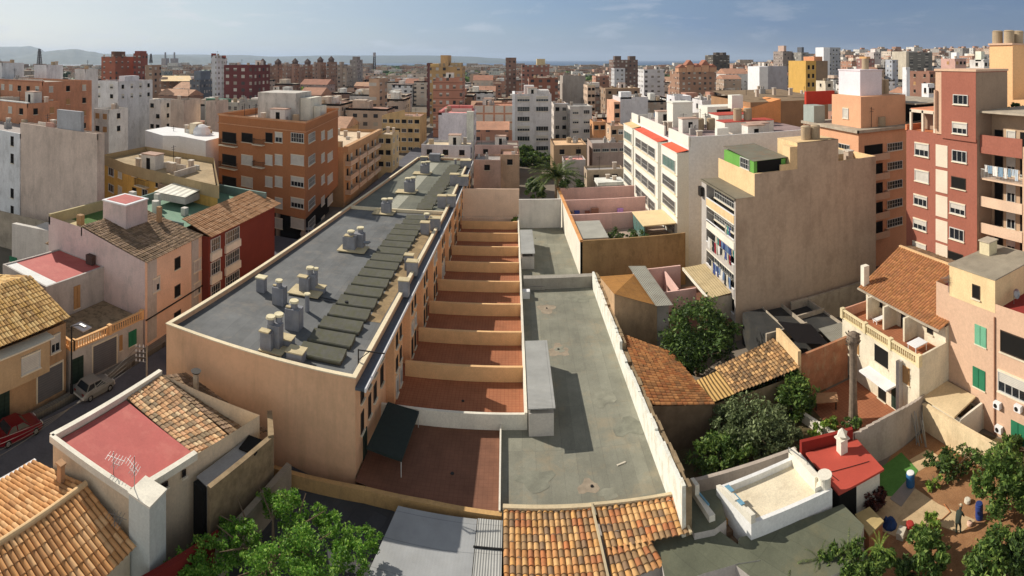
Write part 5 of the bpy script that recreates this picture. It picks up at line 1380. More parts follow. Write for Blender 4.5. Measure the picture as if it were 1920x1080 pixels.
MB().bar((42.35, 33.2, 7.78), (42.35, 47.6, 7.78), .3, .16).build('ridge', ridge_m, bh)
for y in (42.8, 40.2, 37.2):
    MB().box(33.6, 35.2, y-.12, y+.12, 3.5, 5.7).build('fin_wall', creamh, bh)
fR = Face((35.2, 33.3), (35.2, 44.9))
for u, kd in ((9.3, 'dark'), (5.5, 'door'), (4.3, 'door'), (2.0, 'dark')): fR.winm(bh, u, 3.55 if kd == 'door' else 4.4, 1.0 if kd == 'door' else .8, 2.0 if kd == 'door' else .8, kd)
fH = Face((31.8, 33.2), (31.8, 44.6))
for a_ in ((1602, 636, 1611, 662, 'wood'), (1640, 651, 1665, 684, 'hole'), (1683, 684, 1706, 716, 'wood')): fH.win(bh, *a_)
MB().prism([(30.6, 36.2), (31.8, 36.2), (31.8, 40.2), (30.6, 40.2)], .45, .6).build('door_canopy', white_paint, bh)
fH.winm(bh, 5.0, -1.7, 1.1, 2.1, 'dark'); fH.winm(bh, 3.2, -1.6, .9, 2.0, 'greendoor')
MB().box(31.3, 31.8, 35.3, 35.7, -1.8, 3.2).build('pilaster', grey_w, bh)
MB().box(34.7, 35.4, 44.7, 45.3, 5.8, 8.0).build('white_post', white_warm, bh)
tt = thing('wooden_table', 'white table on the orange roof terrace', 'table', (33.4, 35.2, 3.5))
MB().box(32.7, 34.2, 34.6, 35.8, 4.2, 4.27).build('table_top', white_paint, tt)
for a_, b_ in ((32.8, 34.7), (34.1, 34.7), (32.8, 35.7), (34.1, 35.7)): MB().box(a_-.03, a_+.03, b_-.03, b_+.03, 3.5, 4.2).build('leg', white_paint, tt)
tt = thing('sun_lounger', 'white lounger on the orange roof terrace near the far fin wall', 'sun lounger', (34.3, 41.6, 3.5))
MB().box(33.6, 35.0, 41.3, 41.9, 3.8, 3.9).face([(33.6, 41.3, 3.9), (33.6, 41.9, 3.9), (33.1, 41.9, 4.4), (33.1, 41.3, 4.4)]).build('seat', white_paint, tt)
for a_, b_ in ((33.7, 41.35), (34.9, 41.85), (33.7, 41.85), (34.9, 41.35)): MB().box(a_-.03, a_+.03, b_-.03, b_+.03, 3.5, 3.8).build('leg', white_paint, tt)
# yard in front
struct(MB().face([(25.9, 34.6, -1.76), (31.8, 33.2, -1.76), (31.8, 42.8, -1.76), (25.9, 42.4, -1.76)]).build('orange_patio', terracotta_floor))
dp = thing('dead_palm', 'tall dead palm trunk without fronds before the cream terrace house', 'dead palm', (27.9, 37.5, -1.8))
prof = [(.50, 0), (.42, .6), (.36, 2.2), (.33, 4), (.34, 5.8), (.38, 6.6), (.5, 7.0), (.62, 7.3), (.55, 7.7), (.3, 7.9), (.1, 7.95)]
MB().lathe((27.9, 37.5, -1.8), prof, 14).build('trunk', plaster('palm_bark', '#75685a', .3, .2, 3.0, stain='#4c443b', stain_amt=.5), dp)
m = MB(); rr = random.Random(5)
for k in range(26):
    a = k*2.4; z = 5.0+rr.uniform(-.2, .9); r0 = .34
    m.bar((27.9+cos(a)*r0, 37.5+sin(a)*r0, z), (27.9+cos(a)*(r0+.34), 37.5+sin(a)*(r0+.34), z+rr.uniform(.1, .45)), .12, .05)
m.build('frond_stubs', plaster('palm_stub', '#5f5446', .3, .2, 3.0), dp)
yt = thing('garden_table', 'weathered wooden table on the orange patio left of the dead palm', 'table', P(1548, 760, -1.7))
p = P(1548, 762, -1.75); MB().box(-1.1, 1.1, -.7, .7, .75, .83, rot=-.5, c=(p.x, p.y)).build('table_top', plaster('old_wood', '#9b7758', .2, .2, 1.5), yt).location.z = 0
o = yt.children[0]; o.matrix_basis = Matrix.Translation((0, 0, -1.75))
for k, (a_, b_) in enumerate(((-.9, -.5), (.9, -.5), (-.9, .5), (.9, .5))):
    MB().box(a_-.05, a_+.05, b_-.05, b_+.05, -1.75, -.99, rot=-.5, c=(p.x, p.y)).build('leg', frame_d, yt) if False else None
    xx, yy = p.x+a_*cos(-.5)-b_*sin(-.5), p.y+a_*sin(-.5)+b_*cos(-.5)
    MB().box(xx-.05, xx+.05, yy-.05, yy+.05, -1.75, -1.0).build('leg', frame_d, yt)
tag(MB().prism([(25.9, 34.4), (25.7, 34.2), (23.9, 41), (24.2, 41.2)], -1.8, -1.0).build('garden_wall', white_warm), 'low white kerb wall between the overgrown garden and the orange patio', 'wall')

# ================================================================ PINK HOUSE ON THE RIGHT
ph = thing('pink_house', 'peach coloured house with green shutters and air conditioners at the right edge', 'house', (40, 28, 0))
pinkr = plaster('peach_plaster', '#b89a82', .07, .12, .3)  # one even peach colour on every side
MB().prism([(35.6, 20), (48, 20), (48, 34.9), (35.6, 34.9)], -1.8, 9.3, top=False).build('wall', pinkr, ph)
MB().face([(35.6, 20, 8.7), (48, 20, 8.7), (48, 34.9, 8.7), (35.6, 34.9, 8.7)]).build('roof', plaster('maroon_roof', '#7e2f2a', .1, 0), ph)
MB().prism([(35.58, 27.9), (42.3, 27.9), (42.3, 33.2), (35.58, 33.2)], 8.5, 11.3).build('stair_box', [plaster('cream_box', '#cdb48a', .15, .3)], ph)
MB().prism([(35.5, 27.8), (42.4, 27.8), (42.4, 33.3), (35.5, 33.3)], 11.3, 11.4).build('box_roof', plaster('box_roof_grey', '#8b8272', .25, 0, .6), ph)
MB().box(39.4, 40.6, 31.6, 32.8, 11.4, 12.6).box(39.3, 40.7, 31.5, 32.9, 12.6, 12.7, 1).build('chimney', [plaster('chimney_cream', '#bdb293', .15, .2), concrete], ph)
fP = Face((35.6, 20), (35.6, 34.9)); fX = Face((35.58, 27.9), (35.58, 33.2))
fX.win(ph, 1823, 535, 1838, 560, 'dark')
for a_ in ((1828, 612, 1850, 648, 'palegreen'), (1824, 692, 1848, 728, 'green'), (1876, 628, 1925, 668, 'dark'), (1872, 706, 1925, 744, 'half'), (1896, 794, 1924, 832, 'green')): fP.win(ph, *a_)
fP.win(ph, 1822, 765, 1843, 812, 'garage', name='door')
q, zt_ = fP.hit(1866, 600); m = MB(); m.cyl((35.5, q.y, -1.7), (35.5, q.y, 8.2), .07, .07, 8); m.build('downpipe', plaster('pipe_brown', '#8c6650', .1, .2), ph)
for (x, y) in ((1873, 757), (1912, 763), (1876, 802)):
    q, z = fP.hit(x, y); a_ = MB().box(35.2, 35.56, q.y-.33, q.y+.33, z-.25, z+.25).build('air_conditioner', white_paint, ph)
    MB().cyl((35.2, q.y+.08, z), (35.17, q.y+.08, z), .18, .18, 12).build('fan_grille', iron, a_)
d_ = thing('satellite_dish', 'pale satellite dish in front of the shaded side of the stair box', 'satellite dish', (37.6, 27.4, 8.7))
MB().cyl((37.6, 27.4, 8.7), (37.6, 27.4, 9.5), .03, .03, 6).build('mast', steel, d_); MB().lathe((0, 0, 0), [(.02, 0), (.25, .05), (.42, .15), (.42, .17), (.25, .08)], 14).build('dish', steel, d_).matrix_basis = Matrix.Translation((37.6, 27.25, 9.6)) @ Matrix.Rotation(1.2, 4, 'X')
antenna('tv_antenna', 'thin antenna on the corner of the peach house', 1778, 548, 1.6, 8.8, 5, -1)
ls = thing('garden_shed', 'small shed with cream slab roof against the peach house', 'shed', (34, 31.5, 0))
MB().box(32.6, 35.5, 29.2, 29.4, -1.8, .4).box(32.6, 32.8, 29.4, 33, -1.8, .4).build('wall', white_warm, ls)
MB().prism([(32.2, 29.5), (35.4, 29.9), (35.4, 33.4), (32.2, 33.4)], .6, .75).build('roof', plaster('cream_slab', '#bba886', .15, .1), ls)

# ================================================================ RED BRICK TOWER + neighbours at the right edge
bt = thing('brick_tower', 'tall red brick apartment tower with cream panels and balconies on the right', 'apartment tower', (49, 43, 0))
brick = plaster('red_brick_wall', '#8b5748', .08, .12, .3, fine=.12)
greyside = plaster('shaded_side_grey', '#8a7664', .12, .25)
MB().prism(rect(44.5, 60, 37.4, 48.8), -1.8, 21.4, top=False).prism(rect(44.3, 50.0, 37.4, 42.6), 21.0, 28.7, top=False).box(44.36, 44.6, 42.6, 43.6, 21.4, 28.7, 1).build('wall', [brick, pinkr], bt)
MB().box(44.2, 50.1, 37.3, 43.7, 28.7, 28.95).build('tower_cap', pinkr, bt)
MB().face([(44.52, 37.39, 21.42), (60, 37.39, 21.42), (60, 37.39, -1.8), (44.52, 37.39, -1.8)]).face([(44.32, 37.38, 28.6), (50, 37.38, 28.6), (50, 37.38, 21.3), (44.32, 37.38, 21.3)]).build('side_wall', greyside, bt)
MB().face([(44.5, 42.6, 21.3), (60, 42.6, 21.3), (60, 48.8, 21.3), (44.5, 48.8, 21.3)]).box(44.4, 60, 48.6, 48.9, 21.3, 22).build('roof', plaster('terrace_orange_floor', '#b5714f', .15, 0), bt)
fB = Face((44.5, 37.4), (44.5, 48.8)); fTw = Face((44.3, 37.4), (44.3, 42.6))
wl_ = [(1716, 270, 1742, 293, 'half'), (1716, 320, 1742, 341, 'roll'), (1714, 367, 1739, 386, 'quarter'), (1713, 413, 1738, 431, 'half'), (1712, 456, 1737, 472, 'roll'),
       (1786, 283, 1813, 304, 'glass'), (1784, 332, 1811, 354, 'dark'), (1782, 382, 1810, 402, 'half'), (1781, 429, 1808, 450, 'glass'), (1778, 473, 1806, 490, 'dark')]
for a_ in wl_: fB.win(bt, *a_)
fTw.win(bt, 1788, 177, 1815, 196, 'glass'); fTw.win(bt, 1786, 231, 1814, 251, 'half')
panel = plaster('cream_panel', '#c4b7a4', .08, .1)
for y0, y1 in ((272, 315), (319, 363), (367, 409), (413, 455), (458, 490)):
    q0, _ = fB.hit(1755, (y0+y1)/2); q1, _ = fB.hit(1777, (y0+y1)/2); _, z1 = fB.hit(1766, y0); _, z0 = fB.hit(1766, y1)
    MB().box(44.44, 44.5, q1.y, q0.y, z0+.12, z1).build('cream_panel', panel, bt)
m = MB(); m.box(44.5, 44.75, 47.9, 48.2, 21.4, 23.9); m.box(44.5, 44.75, 43.8, 48.2, 23.6, 23.95); m.box(44.5, 44.75, 45.8, 46.1, 21.4, 23.9); m.box(44.5, 44.75, 43.8, 44.1, 21.4, 23.9); m.box(44.7, 49, 43.8, 48.2, 23.95, 24.05, 1); m.box(46.5, 46.7, 43.8, 48.2, 21.4, 23.6, 2)
m.build('terrace_arcade', [panel, plaster('salmon_slab', '#b87a5c', .1, .1), greyside], bt)
MB().cyl((44.1, 43.4, 22), (44.1, 43.4, 26.5), .16, .16, 10).build('flue', pinkr, bt)
# balcony stack on its right
bs_ = thing('balcony_block', 'stack of recessed balconies with washing beside the red brick tower', 'apartment block', (50, 34, 0))
MB().prism(rect(47.0, 58, 31.5, 37.35), -1.8, 24.2).build('wall', plaster('balcony_back_wall', '#a58d74', .15, .2), bs_)
MB().prism(rect(45.0, 46.2, 31.0, 31.7), -1.8, 21).box(46.2, 47, 31.0, 31.7, -1.8, 24).box(44.9, 58, 31.2, 37.35, 24.2, 24.4, 1).build('corner_pier', [pinkr, concrete], bs_)
fK2 = Face((47.0, 31.6), (47.0, 37.3)); salm = plaster('salmon_balcony', '#bfa58d', .1, .15)
for i, z in enumerate((20.0, 17.1, 14.2, 11.3, 8.4, 5.5)):
    hgt = 1.9 if i == 0 else 1.0
    b_ = MB().box(45.0, 47.0, 31.7, 37.3, z-.2, z).build('balcony', brick if i == 0 else salm, bs_)
    m = MB()
    if i in (0, 2, 3, 5): m.box(44.92, 45.02, 31.7, 37.3, z-.2, z+hgt-.1)
    else:
        m.box(44.92, 44.98, 31.7, 37.3, z+.95, z+1.02)
        for k in range(30): m.box(44.94, 44.96, 31.75+k*.19, 31.78+k*.19, z, z+.95)
    m.build('railing', brick if i == 0 else salm if i in (2, 3, 5) else frame_w, b_)
    for u in (1.2, 3.0, 4.7): fK2.winm(bs_, u, z+.2, 1.2, 2.0, 'dark' if u != 3.0 else 'half')
clothes('white washing crowded on the fourth floor balcony beside the brick tower', (44.8, 32, 18.6), (44.8, 36.6, 18.6), 9, 8, 1.0, ['#dcdad4', '#b9c4cc', '#e2dfd8', '#7f98ab'])
ge = thing('grey_block', 'pale grey block with rounded bays cut off by the right edge', 'apartment block', (50, 29, 0))
MB().prism(rect(45.4, 60, 24, 31.0), -1.8, 20.4).build('wall', plaster('pale_grey_block', '#aaa69f', .12, .25), ge)
fG = Face((45.4, 24), (45.4, 31.0))
for z in (17.5, 14.4, 11.3, 8.2, 5): fG.winm(ge, 5.6, z, 1.8, 1.4, 'glass'); MB().cyl((45.4, 27.5, z-1.3), (45.4, 27.5, z-.3), 1.9, 1.9, 14).build('bay', plaster('pale_grey_bay', '#b9b7b0', .08, .1), ge)
to = thing('peach_tower', 'peach stair tower topped by big round water tanks in the upper right corner', 'tower', (64, 45, 0))
MB().prism(rect(57.9, 70, 42.4, 46.4), -1.8, 32.0).prism(rect(57.8, 70, 30, 42.4), -1.8, 24.6).build('wall', plaster('peach_tower', '#d2a478', .06, .1, .3), to)
MB().box(57.7, 70, 42.3, 46.5, 32.0, 32.25).build('cap', pinkr, to)
for x, y in ((58.7, 45.6), (58.7, 43.6), (60.6, 43.4)):
    m = MB(); m.cyl((x, y, 32.25), (x, y, 33.9), .75, .75, 18); m.cyl((x, y, 33.9), (x, y, 34.05), .8, .6, 18); m.build('water_tank', tankm, to)
tree('shrub', 'dark trailing plants on the terrace under the peach tower', 'shrub', (56, 37.5, 21.4), [(54, 39.5, 23.5, 2.2, 1.5, 1.6, 1), (56.5, 37.5, 22.8, 2.0, 1.4, 1.2, .8)], leaf_dark, 1800, .28, 33, 1.5, .06)

# ================================================================ ORANGE PEACH BLOCK behind the blank wall
ob = thing('apartment_block', 'orange peach block with stepped penthouse between the blank wall and brick tower', 'apartment block', (55, 70, 0))
orp = plaster('orange_peach_wall', '#c29474', .08, .15)
MB().prism(rect(48.4, 72, 63.7, 79.5), -1.8, 19.3, top=False).box(50.6, 60, 66, 74, 19, 24.2).build('wall', orp, ob)
MB().face([(48, 63.3, 19.3), (72, 63.3, 19.3), (72, 79.6, 19.3), (48, 79.6, 19.3)]).box(47.9, 72, 63.2, 63.4, 19.0, 19.45).box(47.9, 48.1, 63.2, 79.6, 19.0, 19.45).build('roof_slab', concrete, ob)
MB().box(52, 56.5, 68, 74, 24.2, 28.2).box(51.9, 56.6, 67.9, 74.1, 28.2, 28.4).build('white_tower', plaster('mauve_white', '#cbc4c8', .08, .15), ob)
for x in (54.6, 57.8, 59): MB().cyl((x, 70, 28.4 if x < 57 else 24.2), (x, 70, 30.2 if x < 57 else 26.6), .6, .6, 14).build('water_tank', tankm, ob)
MB().box(48.3, 50.5, 76.0, 79.4, 19.3, 22.2).build('glazed_room', plaster('grey_glazing', '#8e958f', .1, .1), ob)
MB().box(49, 55, 79.6, 80.2, 22, 24.4).build('red_screen', plaster('red_screen', '#a8392c', .1, .1), ob)
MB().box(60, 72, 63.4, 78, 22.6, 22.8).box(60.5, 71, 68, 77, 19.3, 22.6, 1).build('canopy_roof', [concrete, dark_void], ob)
fO = Face((48.4, 63.7), (72, 63.7)); fO2 = Face((48.4, 63.7), (48.4, 79.5))
for z in (15.6, 12.6, 9.6, 6.6, 3.6):
    fO.winm(ob, 7.2, z, 3.2, 1.3, 'gallery'); fO.winm(ob, 13.0, z, 2.0, 1.3, 'roll')
    fO.balcony(ob, 0, 0, 0, 0, 1.2, (salm, salm), 'solid', .15, u=2.9, z=z-.9, w=4.6, h=1.0); fO.winm(ob, 2.9, z-.6, 3.6, 2.0, 'dark')
    fO2.winm(ob, 4.0, z, 3.6, 1.3, 'glass'); fO2.winm(ob, 11, z, 2.6, 1.4, 'roll')
fO2.winm(ob, 6.9, 20.5, .1, .1, 'dark') if False else None
Face((50.6, 66), (50.6, 74)).winm(ob, 4, 20.5, 1.6, 1.6, 'roll')
# brown house behind the white block
gb = thing('gabled_warehouse', 'brown rendered warehouse with low gable behind the blank walls', 'warehouse', (50, 105, 0))
MB().prism(rect(47, 66, 98, 120), -1.8, 21.3, top=False).build('wall', [plaster('brown_render', '#8f6f52', .15, .3)], gb)
MB().prism([(42.5, 97.9), (54, 97.9), (54, 105), (42.5, 105)], -1.8, [19.2, 21.8, 21.8, 19.2]).build('orange_wing', plaster('orange_wing', '#cf8b58', .1, .2), gb)
MB().face([(47, 98, 21.2), (66, 98, 21.2), (66, 120, 22.5), (47, 120, 22.5)]).build('roof', plaster('brown_roof', '#7c6a55', .2, 0), gb)

# ================================================================ GARDENS AND LOW ROOFS, NEAR RIGHT
G = -1.8
soil = plaster('garden_soil', '#8d6848', .22, 0, .8, .95, '#7f5535', .5, .25)
sand = plaster('garden_paving', '#b39c79', .15, 0, .9, .9, '#93795a', .4, .1)
turf = plaster('artificial_turf', '#4f7a3a', .15, 0, 2.0, .95, '#3d6530', .3, .3)
gfl = plaster('garden_floor_dirt', '#5d5138', .3, 0, .8, .95, '#3c4325', .6, .3)
def patch(name, pix, z, mat): return struct(MB().face([P(x, y, z) for x, y in pix]).build(name, mat))
patch('garden_soil', [(1655, 1500), (1620, 940), (1670, 855), (1745, 800), (1790, 800), (1990, 880), (1990, 1500)], G+.02, soil)
patch('garden_path', [(1630, 930), (1700, 925), (1715, 915), (1760, 945), (1830, 975), (1800, 1000), (1760, 985), (1690, 1010), (1640, 990)], G+.03, sand)
patch('garden_path', [(1705, 862), (1740, 842), (1765, 858), (1722, 884)], G+.034, sand)
patch('turf_mat', [(1650, 878), (1690, 848), (1722, 882), (1690, 930), (1650, 930)], G+.04, turf)
patch('grey_paving', [(1668, 935), (1712, 886), (1716, 915), (1690, 950)], G+.05, plaster('grey_paving', '#837a72', .15, 0, .9))
patch('overgrown_ground', [(1200, 1010), (1195, 740), (1330, 740), (1520, 690), (1600, 800), (1600, 1010)], G+.025, gfl)
# long concrete wall pieces
cw = plaster('grey_concrete_wall', '#a1968a', .12, .3, .4, stain='#7f756a', stain_amt=.4)
tag(MB().prism([(11.2, 34.9), (20.4, 34.5), (20.4, 34.8), (11.2, 35.2)], G, .75).build('boundary_wall', cw), 'low grey wall between the overgrown garden and the white roof terrace', 'wall')
tag(MB().prism([(20.5, 33.95), (24.5, 32.95), (24.6, 33.25), (20.5, 34.25)], G, 1.55).build('boundary_wall', plaster('maroon_upstand', '#7f2a22', .12, .1)), 'maroon wall standing along the back of the bright red roof', 'wall')
m = MB(); pr = None
for k in range(15):
    t = k/14; x = 24.7+7.7*t; y = 32.95-.55*sin(pi*t)+.2*t; z = .95+.55*sin(pi*min(1, t*1.1))*(1-t*.3)
    if pr: m.prism(ccw([(pr[0], pr[1]), (x, y), (x, y+.25), (pr[0], pr[1]+.25)]), G, z)
    pr = (x, y)
tag(m.build('curved_wall', cw), 'big bowed grey concrete wall between the red roof and the cream house yard', 'wall')
tag(MB().prism([(31.9, 32.9), (32.2, 32.9), (32.6, 18), (32.3, 18)], G, .35).prism([(31.84, 32.95), (32.26, 32.95), (32.66, 18), (32.24, 18)], .355, .43).build('boundary_wall', plaster('cream_garden_wall', '#cdb894', .15, .3, .5, stain='#ab9672', stain_amt=.4)), 'cream garden wall running to the right edge below the peach house', 'wall')
# red roofed outhouse
rh = thing('red_roof_outhouse', 'small white outhouse with bright red painted roof and a white chimney', 'outbuilding', (22.5, 31, G))
rp = [(20.6, 29.3), (24.4, 29.1), (24.7, 32.7), (20.7, 33.7)]
MB().prism([(20.8, 29.5), (22.2, 29.45), (22.2, 33.3), (20.8, 33.5)], G, .7, 1).prism([(22.2, 29.46), (24.2, 29.35), (24.4, 32.6), (22.2, 33.2)], G, .7).build('wall', [white_warm, dark_void], rh)
rr_ = MB().prism(rp, .72, .86).build('roof', redpaint, rh)
p = Vector((23.0, 32.3, .86)); MB().box(-.3, .3, -.3, .3, 0, 1.0, mt=Matrix.Translation(p)).box(-.42, .42, -.42, .42, 1.0, 1.08, mt=Matrix.Translation(p)).box(-.22, .22, -.22, .22, 1.08, 1.3, mt=Matrix.Translation(p)).cyl(p+Vector((0, 0, 1.3)), p+Vector((0, 0, 1.75)), .5, .04, 4).build('chimney', white_warm, rr_)
MB().bar((20.9, 31.2, .9), (24.0, 30.3, .9), .03).bar((21.2, 30.2, .9), (21.0, 31.4, .9), .03).build('pipe', iron, rr_)
# white terrace house
wt = thing('white_terrace_house', 'low whitewashed house with cream roof terrace and scalloped blue topped wall', 'house', (17, 31, G))
wp = [(14.2, 29.5), (20.0, 29.2), (19.9, 33.2), (13.3, 33.0)]
creamr = plaster('cream_terrace', '#cfc1a8', .12, 0, .6, .9, '#b5a184', .35, .15)
wo, ro = shell(wt, wp, 1.5, G, plaster('whitewash', '#d3cfc9', .08, .15), creamr, .42, None, t=.28)
m = MB(); rs_ = random.Random(2)
prof = [(0, .45), (.12, .75), (.2, .5), (.45, .2), (.62, .62), (.75, .5), (.82, .15), (1, .12)]
q0, q1 = Vector((14.18, 29.48, 0)), Vector((13.28, 33.0, 0)); d = (q1-q0)
for (t0, h0), (t1, h1) in zip(prof[:-1], prof[1:]):
    a, b = q0+d*t0, q0+d*t1; nn = Vector((.3, .06, 0)); m.prism(ccw([(a.x, a.y), (b.x, b.y), (b.x+nn.x, b.y), (a.x+nn.x, a.y)]), 1.502, 1.5+max(h0, h1)*.7)
m.build('scalloped_top', white_warm, wt)
bluep = flat('faded_blue_paint', '#6f9db4', .7, .2)
MB().prism(ccw([(14.02, 30.6), (14.3, 30.6), (14.05, 31.6), (13.75, 31.6)]), 1.86, 1.9).prism(ccw([(13.8, 31.7), (14.05, 31.7), (13.9, 32.3), (13.6, 32.3)]), 1.96, 2.0).build('blue_top', bluep, wt)
MB().prism([(18.9, 29.6), (19.95, 29.6), (19.9, 30.1), (19.4, 30.1)], 1.1, 1.75).prism([(19.2, 30.1), (19.6, 30.1), (19.4, 33.3), (19.0, 33.3)], 1.0, 2.0).build('side_parapet', white_warm, wt)
MB().cyl((19.75, 29.75, 1.3), (19.75, 29.75, 2.15), .42, .42, 18).cyl((19.75, 29.75, 2.15), (19.75, 29.75, 2.25), .5, .5, 18).build('round_vent', white_warm, wt)
MB().bar((18.95, 33.2, 2.2), (19.4, 31.4, 2.2), .05).bar((18.95, 33.2, 1.9), (19.4, 31.4, 1.9), .04).bar((18.95, 33.2, 1.9), (18.95, 33.2, 2.2), .04).bar((19.4, 31.4, 1.6), (19.4, 31.4, 2.2), .04).build('handrail', steel, wt)
st = thing('outdoor_stair', 'ochre tiled stair beside the scalloped white wall', 'stairs', (13, 31, G))
for k in range(6):
    MB().prism(ccw([(12.5, 33.4-.55*k), (13.35+.12*k, 33.4-.55*k), (13.45+.12*k, 32.88-.55*k), (12.62, 32.88-.55*k)]), G, .85-.32*k).build('step', plaster('ochre_step', '#bd8748', .15, .1) if k < 3 else plaster('old_step', '#7b6550', .25, .2), st)
ww = thing('white_wing_wall', 'short stepped white wall with blue edge left of the ochre stair', 'wall', (12.3, 32, G))
MB().prism(ccw([(11.75, 33.6), (12.0, 33.6), (12.5, 31.2), (12.1, 31.2)]), G, 1.35).prism(ccw([(11.7, 33.7), (11.95, 33.7), (12.1, 33.0), (11.8, 33.0)]), 1.352, 2.0).build('wall', white_warm, ww)
MB().prism(ccw([(12.0, 33.3), (12.12, 33.3), (12.42, 32.0), (12.3, 32.0)]), 1.3, 1.42).build('blue_edge', bluep, ww)
# brick hut and small things
hb = thing('brick_planter', 'square brick box with broken concrete top beside the felt roof', 'outbuilding', (22, 27, G))
pp = [XY(1605, 968, -.6), XY(1630, 955, -.6), XY(1655, 980, -.6), XY(1630, 1005, -.6)]
MB().prism(ccw(pp), G, -.6).build('wall', plaster('orange_brick', '#a5704f', .2, .1), hb); MB().prism(inset(ccw(pp), -.06), -.6, -.48).build('slab', plaster('tan_slab', '#a39064', .2, 0, 1.5), hb)
# barrels
def barrel(label, px, py, mat, h=.95, r=.32, cap=None, top='lid'):
    p = P(px, py, G+.03); t = thing('barrel', label, 'barrel', p)
    MB().lathe(p, [(r*.9, 0), (r, .08), (r*1.02, h*.33), (r*.98, h*.36), (r*1.02, h*.66), (r, h*.7), (r, h*.93), (r*.9, h)], 16).build('drum', mat, t)
    MB().lathe(p+Vector((0, 0, h)), [(r*.88, .003), (r*.88, .05), (r*.3, .07)], 16).build(top, cap or mat, t)
barrel('blue barrel with a pale lid at the corner of the soil bed', 1707, 911, flat('barrel_blue', '#35689a', .5), cap=white_paint)
barrel('dark blue barrel under the big citrus tree', 1836, 972, flat('barrel_navy', '#2a3f7c', .5), h=1.0, r=.27)
tb = MB(); rs_ = random.Random(9); p = P(1668, 985, G)
vv = [(p.x+.5*cos(a), p.y+.55*sin(a)) for a in [2*pi*k/9 for k in range(9)]]
tb.prism(ccw(vv), G, G+.12, top=False)
i_ = len(tb.v); cv_ = ccw(vv); tb.v += [(x_, y_, G+.12) for x_, y_ in cv_]+[(p.x+(x_-p.x)*.55, p.y+(y_-p.y)*.5, G+rs_.uniform(.3, .62)) for x_, y_ in cv_]+[(p.x, p.y, G+.42)]
for k in range(9):
    j = (k+1) % 9; tb.f += [(i_+k, i_+j, i_+9+j, i_+9+k), (i_+9+k, i_+9+j, i_+18)]; tb.m += [0, 0]; tb.uv += [None, None]
tag(tb.build('tarpaulin_heap', flat('blue_tarp', '#233f70', .6, .4)), 'crumpled blue tarpaulin heap beside the brick box', 'tarpaulin')
for (x, y, s, c_, nm, lb) in ((1690, 1005, .35, '#cfc6b2', 'plastic_crate', 'pale plastic crate near the crumpled blue tarpaulin'), (1706, 990, .3, '#a8362f', 'red_bucket', 'small red bucket on the sandy path below the soil bed'), (1814, 943, .25, '#d8d0bc', 'plastic_bag', 'small white bag on the soil left of the big citrus tree'), (1818, 985, .2, '#dfb9a0', 'plastic_bag', 'pale pink bag on the soil beside the bent person')):
    p = P(x, y, G+.03); mm = MB().lathe(p, [(s*.7, 0), (s, s*.4), (s*.9, s*1.1), (s*.6, s*1.2)], 10) if nm != 'plastic_crate' else MB().box(-s, s, -s*.7, s*.7, 0, s*1.1, rot=.5, c=(p.x, p.y))
    o = mm.build(nm, flat('c_'+c_[1:], c_, .7)); 
    if nm == 'plastic_crate': o.location.z = G+.03
    tag(o, lb, {'plastic_crate': 'crate', 'red_bucket': 'bucket', 'plastic_bag': 'bag'}[nm])
# garden plants
def P3(x, y, z): q = P(x, y, z); return (q.x, q.y, q.z)
def bush(name, label, cat, px, py, zc, rx, rz, mat, n, size, seed, extra=(), ry=None):
    c = P(px, py, zc); bl = [(c.x, c.y, zc, rx, ry or rx*.85, rz, 1)]
    for (dx, dy, dz, s, wt_) in extra: bl.append((c.x+dx, c.y+dy, zc+dz, rx*s, rx*s*.9, rz*s, wt_))
    return tree(name, label, cat, (c.x, c.y, G), bl, mat, n, size, seed, max(.8, zc-G), .09)
bush('shrub', 'large grey green shrub filling the overgrown garden', 'shrub', 1405, 795, .2, 3.1, 1.9, leaf_grey, 9000, .14, 41, [(1.8, -1.2, -.3, .7, .6), (-1.5, .6, -.2, .7, .5)])
bush('shrub', 'dark glossy shrub against the ragged white wall', 'shrub', 1340, 850, -.3, 2.0, 1.3, leaf_cit, 4500, .15, 42, [(1.6, -.4, 0, .7, .6)])
bush('shrub', 'deep green bush right of the grey green shrub', 'shrub', 1492, 745, .0, 1.9, 2.1, leaf_cit, 4500, .17, 43, [(.7, 1.2, -.1, .8, .6)])
bush('shrub', 'dark tangled bush in the shade under the yellow corrugated roof end', 'shrub', 1392, 735, -.3, 1.9, 1.3, leaf_dark, 3200, .15, 81, [(1.9, .2, .1, .8, .7)])
bush('shrub', 'olive green bush between the grey green shrub and the low grey wall', 'shrub', 1450, 838, -.8, 1.7, .9, leaf_grey, 2500, .13, 82, [(1.8, -.3, -.1, .8, .6)])
bush('shrub', 'low scrubby plants along the white kerb wall', 'shrub', 1545, 815, -1.0, 1.6, .7, leaf_lime, 1500, .14, 44, [(1.5, .8, -.1, .6, .5)])
bush('shrub', 'low green shrub at the foot of the dead palm trunk', 'shrub', 1597, 795, -1.2, 1.0, .55, leaf_dark, 900, .14, 45)
bush('tree', 'big citrus tree at the right edge of the soil garden', 'citrus tree', 1876, 905, .9, 2.15, 1.9, leaf_cit, 8500, .15, 46, [(1.5, -1.8, -.5, .8, .7), (2.2, 1.4, -.2, .7, .5)])
bush('hedge', 'dark hedge plants along the cream garden wall', 'hedge', 1795, 862, -.9, 1.9, .8, leaf_dark, 3000, .14, 47, [(1.3, -2.0, 0, .8, .7), (-1.0, 1.2, 0, .6, .4)])
bush('tree', 'small citrus tree with lime tips below the sandy path', 'citrus tree', 1748, 1040, -.5, 1.25, 1.1, leaf_cit, 4200, .14, 48, [(.2, 1.2, .1, .6, .5)])
bush('tree', 'wide citrus tree at the bottom edge near the right corner', 'citrus tree', 1850, 1066, -.3, 1.7, 1.3, leaf_cit, 5500, .14, 49, [(1.8, .2, .0, .8, .8)])
